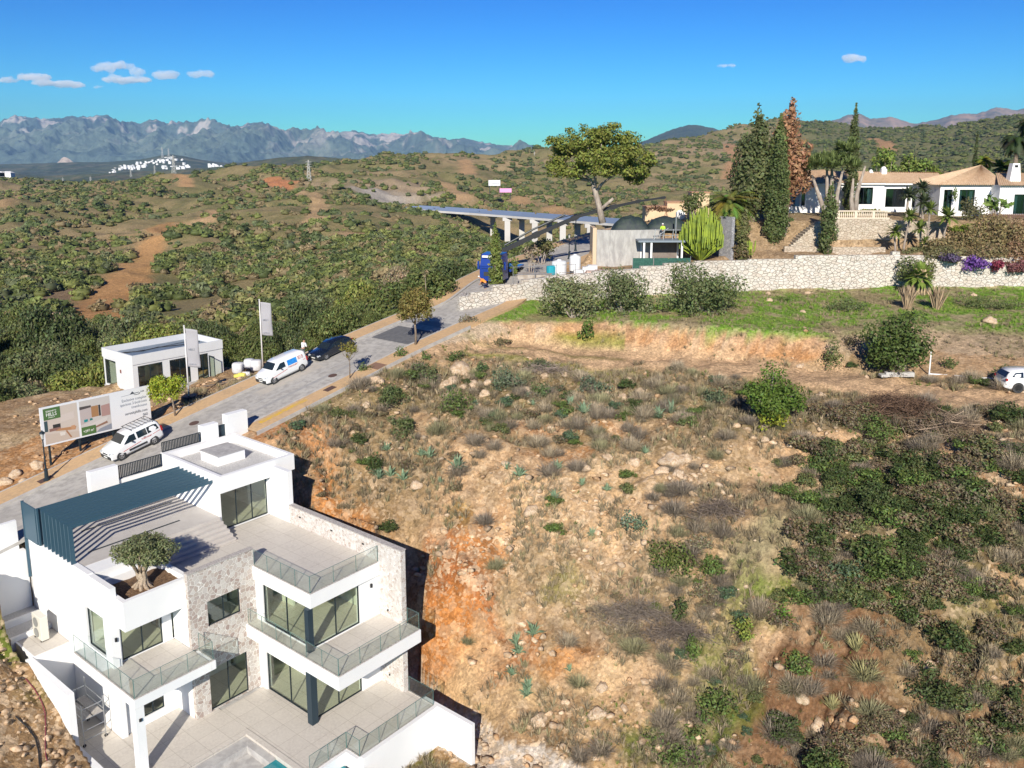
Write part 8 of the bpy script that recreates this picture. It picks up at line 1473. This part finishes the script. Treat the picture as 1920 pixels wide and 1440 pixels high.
# ------------------------------------------------------------------ people
def skin(name,verts,edges,rad,mt,parent,lvl=2):
    me=bpy.data.meshes.new(name); me.from_pydata(verts,edges,[]); o=bpy.data.objects.new(name,me); link(o,parent); me.materials.append(mt); sm=o.modifiers.new('skin','SKIN'); me.skin_vertices.new() if not len(me.skin_vertices) else None
    for sv,r_ in zip(me.skin_vertices[0].data,rad): sv.radius=(r_,r_)
    me.skin_vertices[0].data[0].use_root=True; ss=o.modifiers.new('sub','SUBSURF'); ss.levels=lvl; ss.render_levels=lvl
    for p in me.polygons: p.use_smooth=True
    return o
M_SKIN=mat('skin',(.42,.24,.16),.6)
def person(loc,rz,label,shirt,trousers,pose='stand',hair=(.03,.02,.015),helmet=None):
    r=empty('person',loc,rz,label,'person'); b=.35 if pose=='bend' else 0.0; dz=-.32 if pose=='bend' else 0
    hip=(0,0,.95+dz); ch=(0,.12+b,1.36+dz*.9-b*.25) ; nk=(0,.14+b*1.5,1.5+dz*.9-b*.3); hd=(0,.18+b*1.9,1.64+dz*.9-b*.35)
    V=[hip,(0,.04+b*.4,1.12+dz),ch,nk,hd,(0,hd[1]+.02,hd[2]+.1)]; E=[(0,1),(1,2),(2,3),(3,4),(4,5)]; Rr=[.14,.13,.16,.06,.095,.08]
    for s in (-1,1):
        k=len(V); kn=(s*.11,.06 if not dz else .3,.5+dz*.3); V+=[(s*.1,0,.88+dz),kn,(s*.12,-.02 if not dz else .02,.09),(s*.13,.16,.04)]; E+=[(0,k),(k,k+1),(k+1,k+2),(k+2,k+3)]; Rr+=[.095,.065,.045,.04]
        k=len(V); el=(s*.27,ch[1]+.05,ch[2]-.25); V+=[(s*.19,ch[1],ch[2]+.05),el,(s*.2,ch[1]+.25,ch[2]-.3 if pose!='bend' else ch[2]-.5),(s*.19,ch[1]+.33,ch[2]-.3 if pose!='bend' else ch[2]-.58)]; E+=[(2,k),(k,k+1),(k+1,k+2),(k+2,k+3)]; Rr+=[.06,.045,.032,.03]
    skin('body',V,E,Rr,M_SKIN,r)
    leg=[hip]; le=[]; lr=[.155]
    for s in (-1,1): k=len(leg); leg+=[V[6 if s<0 else 14],V[7 if s<0 else 15],(V[8 if s<0 else 16][0],V[8 if s<0 else 16][1],.14)]; le+=[(0,k),(k,k+1),(k+1,k+2)]; lr+=[.115,.085,.065]
    skin('trousers',leg,le,lr,trousers,r); sh=[(0,0,1.0+dz),V[1],ch,(0,nk[1],nk[2]-.04)]; se=[(0,1),(1,2),(2,3)]; sr=[.16,.15,.185,.09]
    for s,o_ in ((-1,10),(1,18)): k=len(sh); sh+=[V[o_],V[o_+1]]; se+=[(2,k),(k,k+1)]; sr+=[.085,.065]
    skin('shirt',sh,se,sr,shirt,r); m=MB(); m.lathe([(.105,0),(.11,.05),(.085,.11),(.03,.14)],(0,hd[1],hd[2]+.03),10); m.build('helmet' if helmet else 'hair',helmet or mat('dark_hair',hair,.8),r,smooth=True)
    return r
i3=None
q=v3.matrix_basis@Vector((2.15,-1.45,0)) if False else None
pc=PZ(595,680,0) 
lp=G(596,676,60); ii_=min(range(len(ROADP)),key=lambda k:(ROADP[k]-v3.location).length); fp=ROADP[ii_-2]+side[ii_-2]*(-3.6)
person(fp+Vector((0,0,.14)),-.6,'person in a white shirt and grey trousers standing on the footway by the black car',mat('white_shirt',(.66,.66,.68),.8),mat('grey_trousers',(.12,.13,.12),.8))
person(PC(1243,94.6,20.9),2.6,'person in a high visibility yellow green vest on the formwork platform',mat('hivis_yellow',(.45,.70,.05),.7),mat('dark_trousers',(.04,.05,.07),.8),helmet=mat('white_helmet',(.7,.7,.7),.4))
person(ROADP[ii_+20]+side[ii_+20]*(-3.8) if False else PC(912,87.0,16.4),1.2,'person in an orange work vest bending down on the footway before the truck',mat('hivis_orange',(.75,.26,.04),.7),mat('navy_trousers',(.03,.04,.09),.8),'bend',helmet=mat('white_helmet',(.7,.7,.7),.4))
# ------------------------------------------------------------------ clouds: small closed lumps of vapour above the mountains
M_CL=bpy.data.materials.new('cloud_vapour'); M_CL.use_nodes=True; N=M_CL.node_tree.nodes; L=M_CL.node_tree.links; N.remove(N['Principled BSDF']); vv=N.new('ShaderNodeVolumePrincipled'); vv.inputs['Density'].default_value=.006; vv.inputs['Color'].default_value=(1,1,1,1); vv.inputs['Anisotropy'].default_value=-.25
L.new(vv.outputs[0],N['Material Output'].inputs['Volume'])
def cloud(parts,label,D=15600,dens=1.0):
    c0=PD(parts[0][0],parts[0][1],D); k=1590/D/.99; bm=bmesh.new(); rr=random.Random(int(parts[0][0]))
    for px,py,rx,rz in parts:
        c=PD(px,py,D)-c0
        for i in range(9):
            s=rr.uniform(.35,.62); x=c.x+rr.uniform(-.75,.75)*rx/k; z=c.z+rr.uniform(-.1,.55)*rz/k*(1-abs((x-c.x)/(rx/k))); M=Matrix.Translation((x,rr.uniform(-.3,.3)*rx/k,z))@Matrix.Diagonal((rx/k*s,rx/k*s*.8,rz/k*s*1.1,1)); bmesh.ops.create_icosphere(bm,subdivisions=3,radius=1,matrix=M)
    me=bpy.data.meshes.new('cloud'); bm.to_mesh(me); bm.free(); me.materials.append(M_CL); o=bpy.data.objects.new('cloud',me); COL.objects.link(o); o.location=c0
    rm=o.modifiers.new('merge','REMESH'); rm.mode='VOXEL'; rm.voxel_size=22; tx=bpy.data.textures.new('cloud_noise','CLOUDS'); tx.noise_scale=110; dm=o.modifiers.new('billow','DISPLACE'); dm.texture=tx; dm.strength=95; dm.mid_level=.55; tx2=bpy.data.textures.new('cloud_noise_fine','CLOUDS'); tx2.noise_scale=38; d2=o.modifiers.new('billow_fine','DISPLACE'); d2.texture=tx2; d2.strength=44; d2.mid_level=.5
    tag(o,label,'cloud')
cloud([(192,128,22,14),(228,125,22,13),(215,150,26,10),(255,152,30,9),(258,135,14,10)],'largest white cloud of the left group'); cloud([(312,142,24,12)],'small white cloud right of the largest one'); cloud([(377,140,22,10)],'small separate cloud at the right end of the left group')
cloud([(60,145,40,9),(110,158,38,9),(140,160,18,8),(15,152,22,8)],'long low grey white cloud at the left edge'); cloud([(183,163,10,5)],'tiny cloud wisp below the largest left cloud'); cloud([(1602,110,22,11)],'single small white cloud at the upper right'); cloud([(1362,123,16,4)],'faint thin cloud wisp left of the single right cloud')
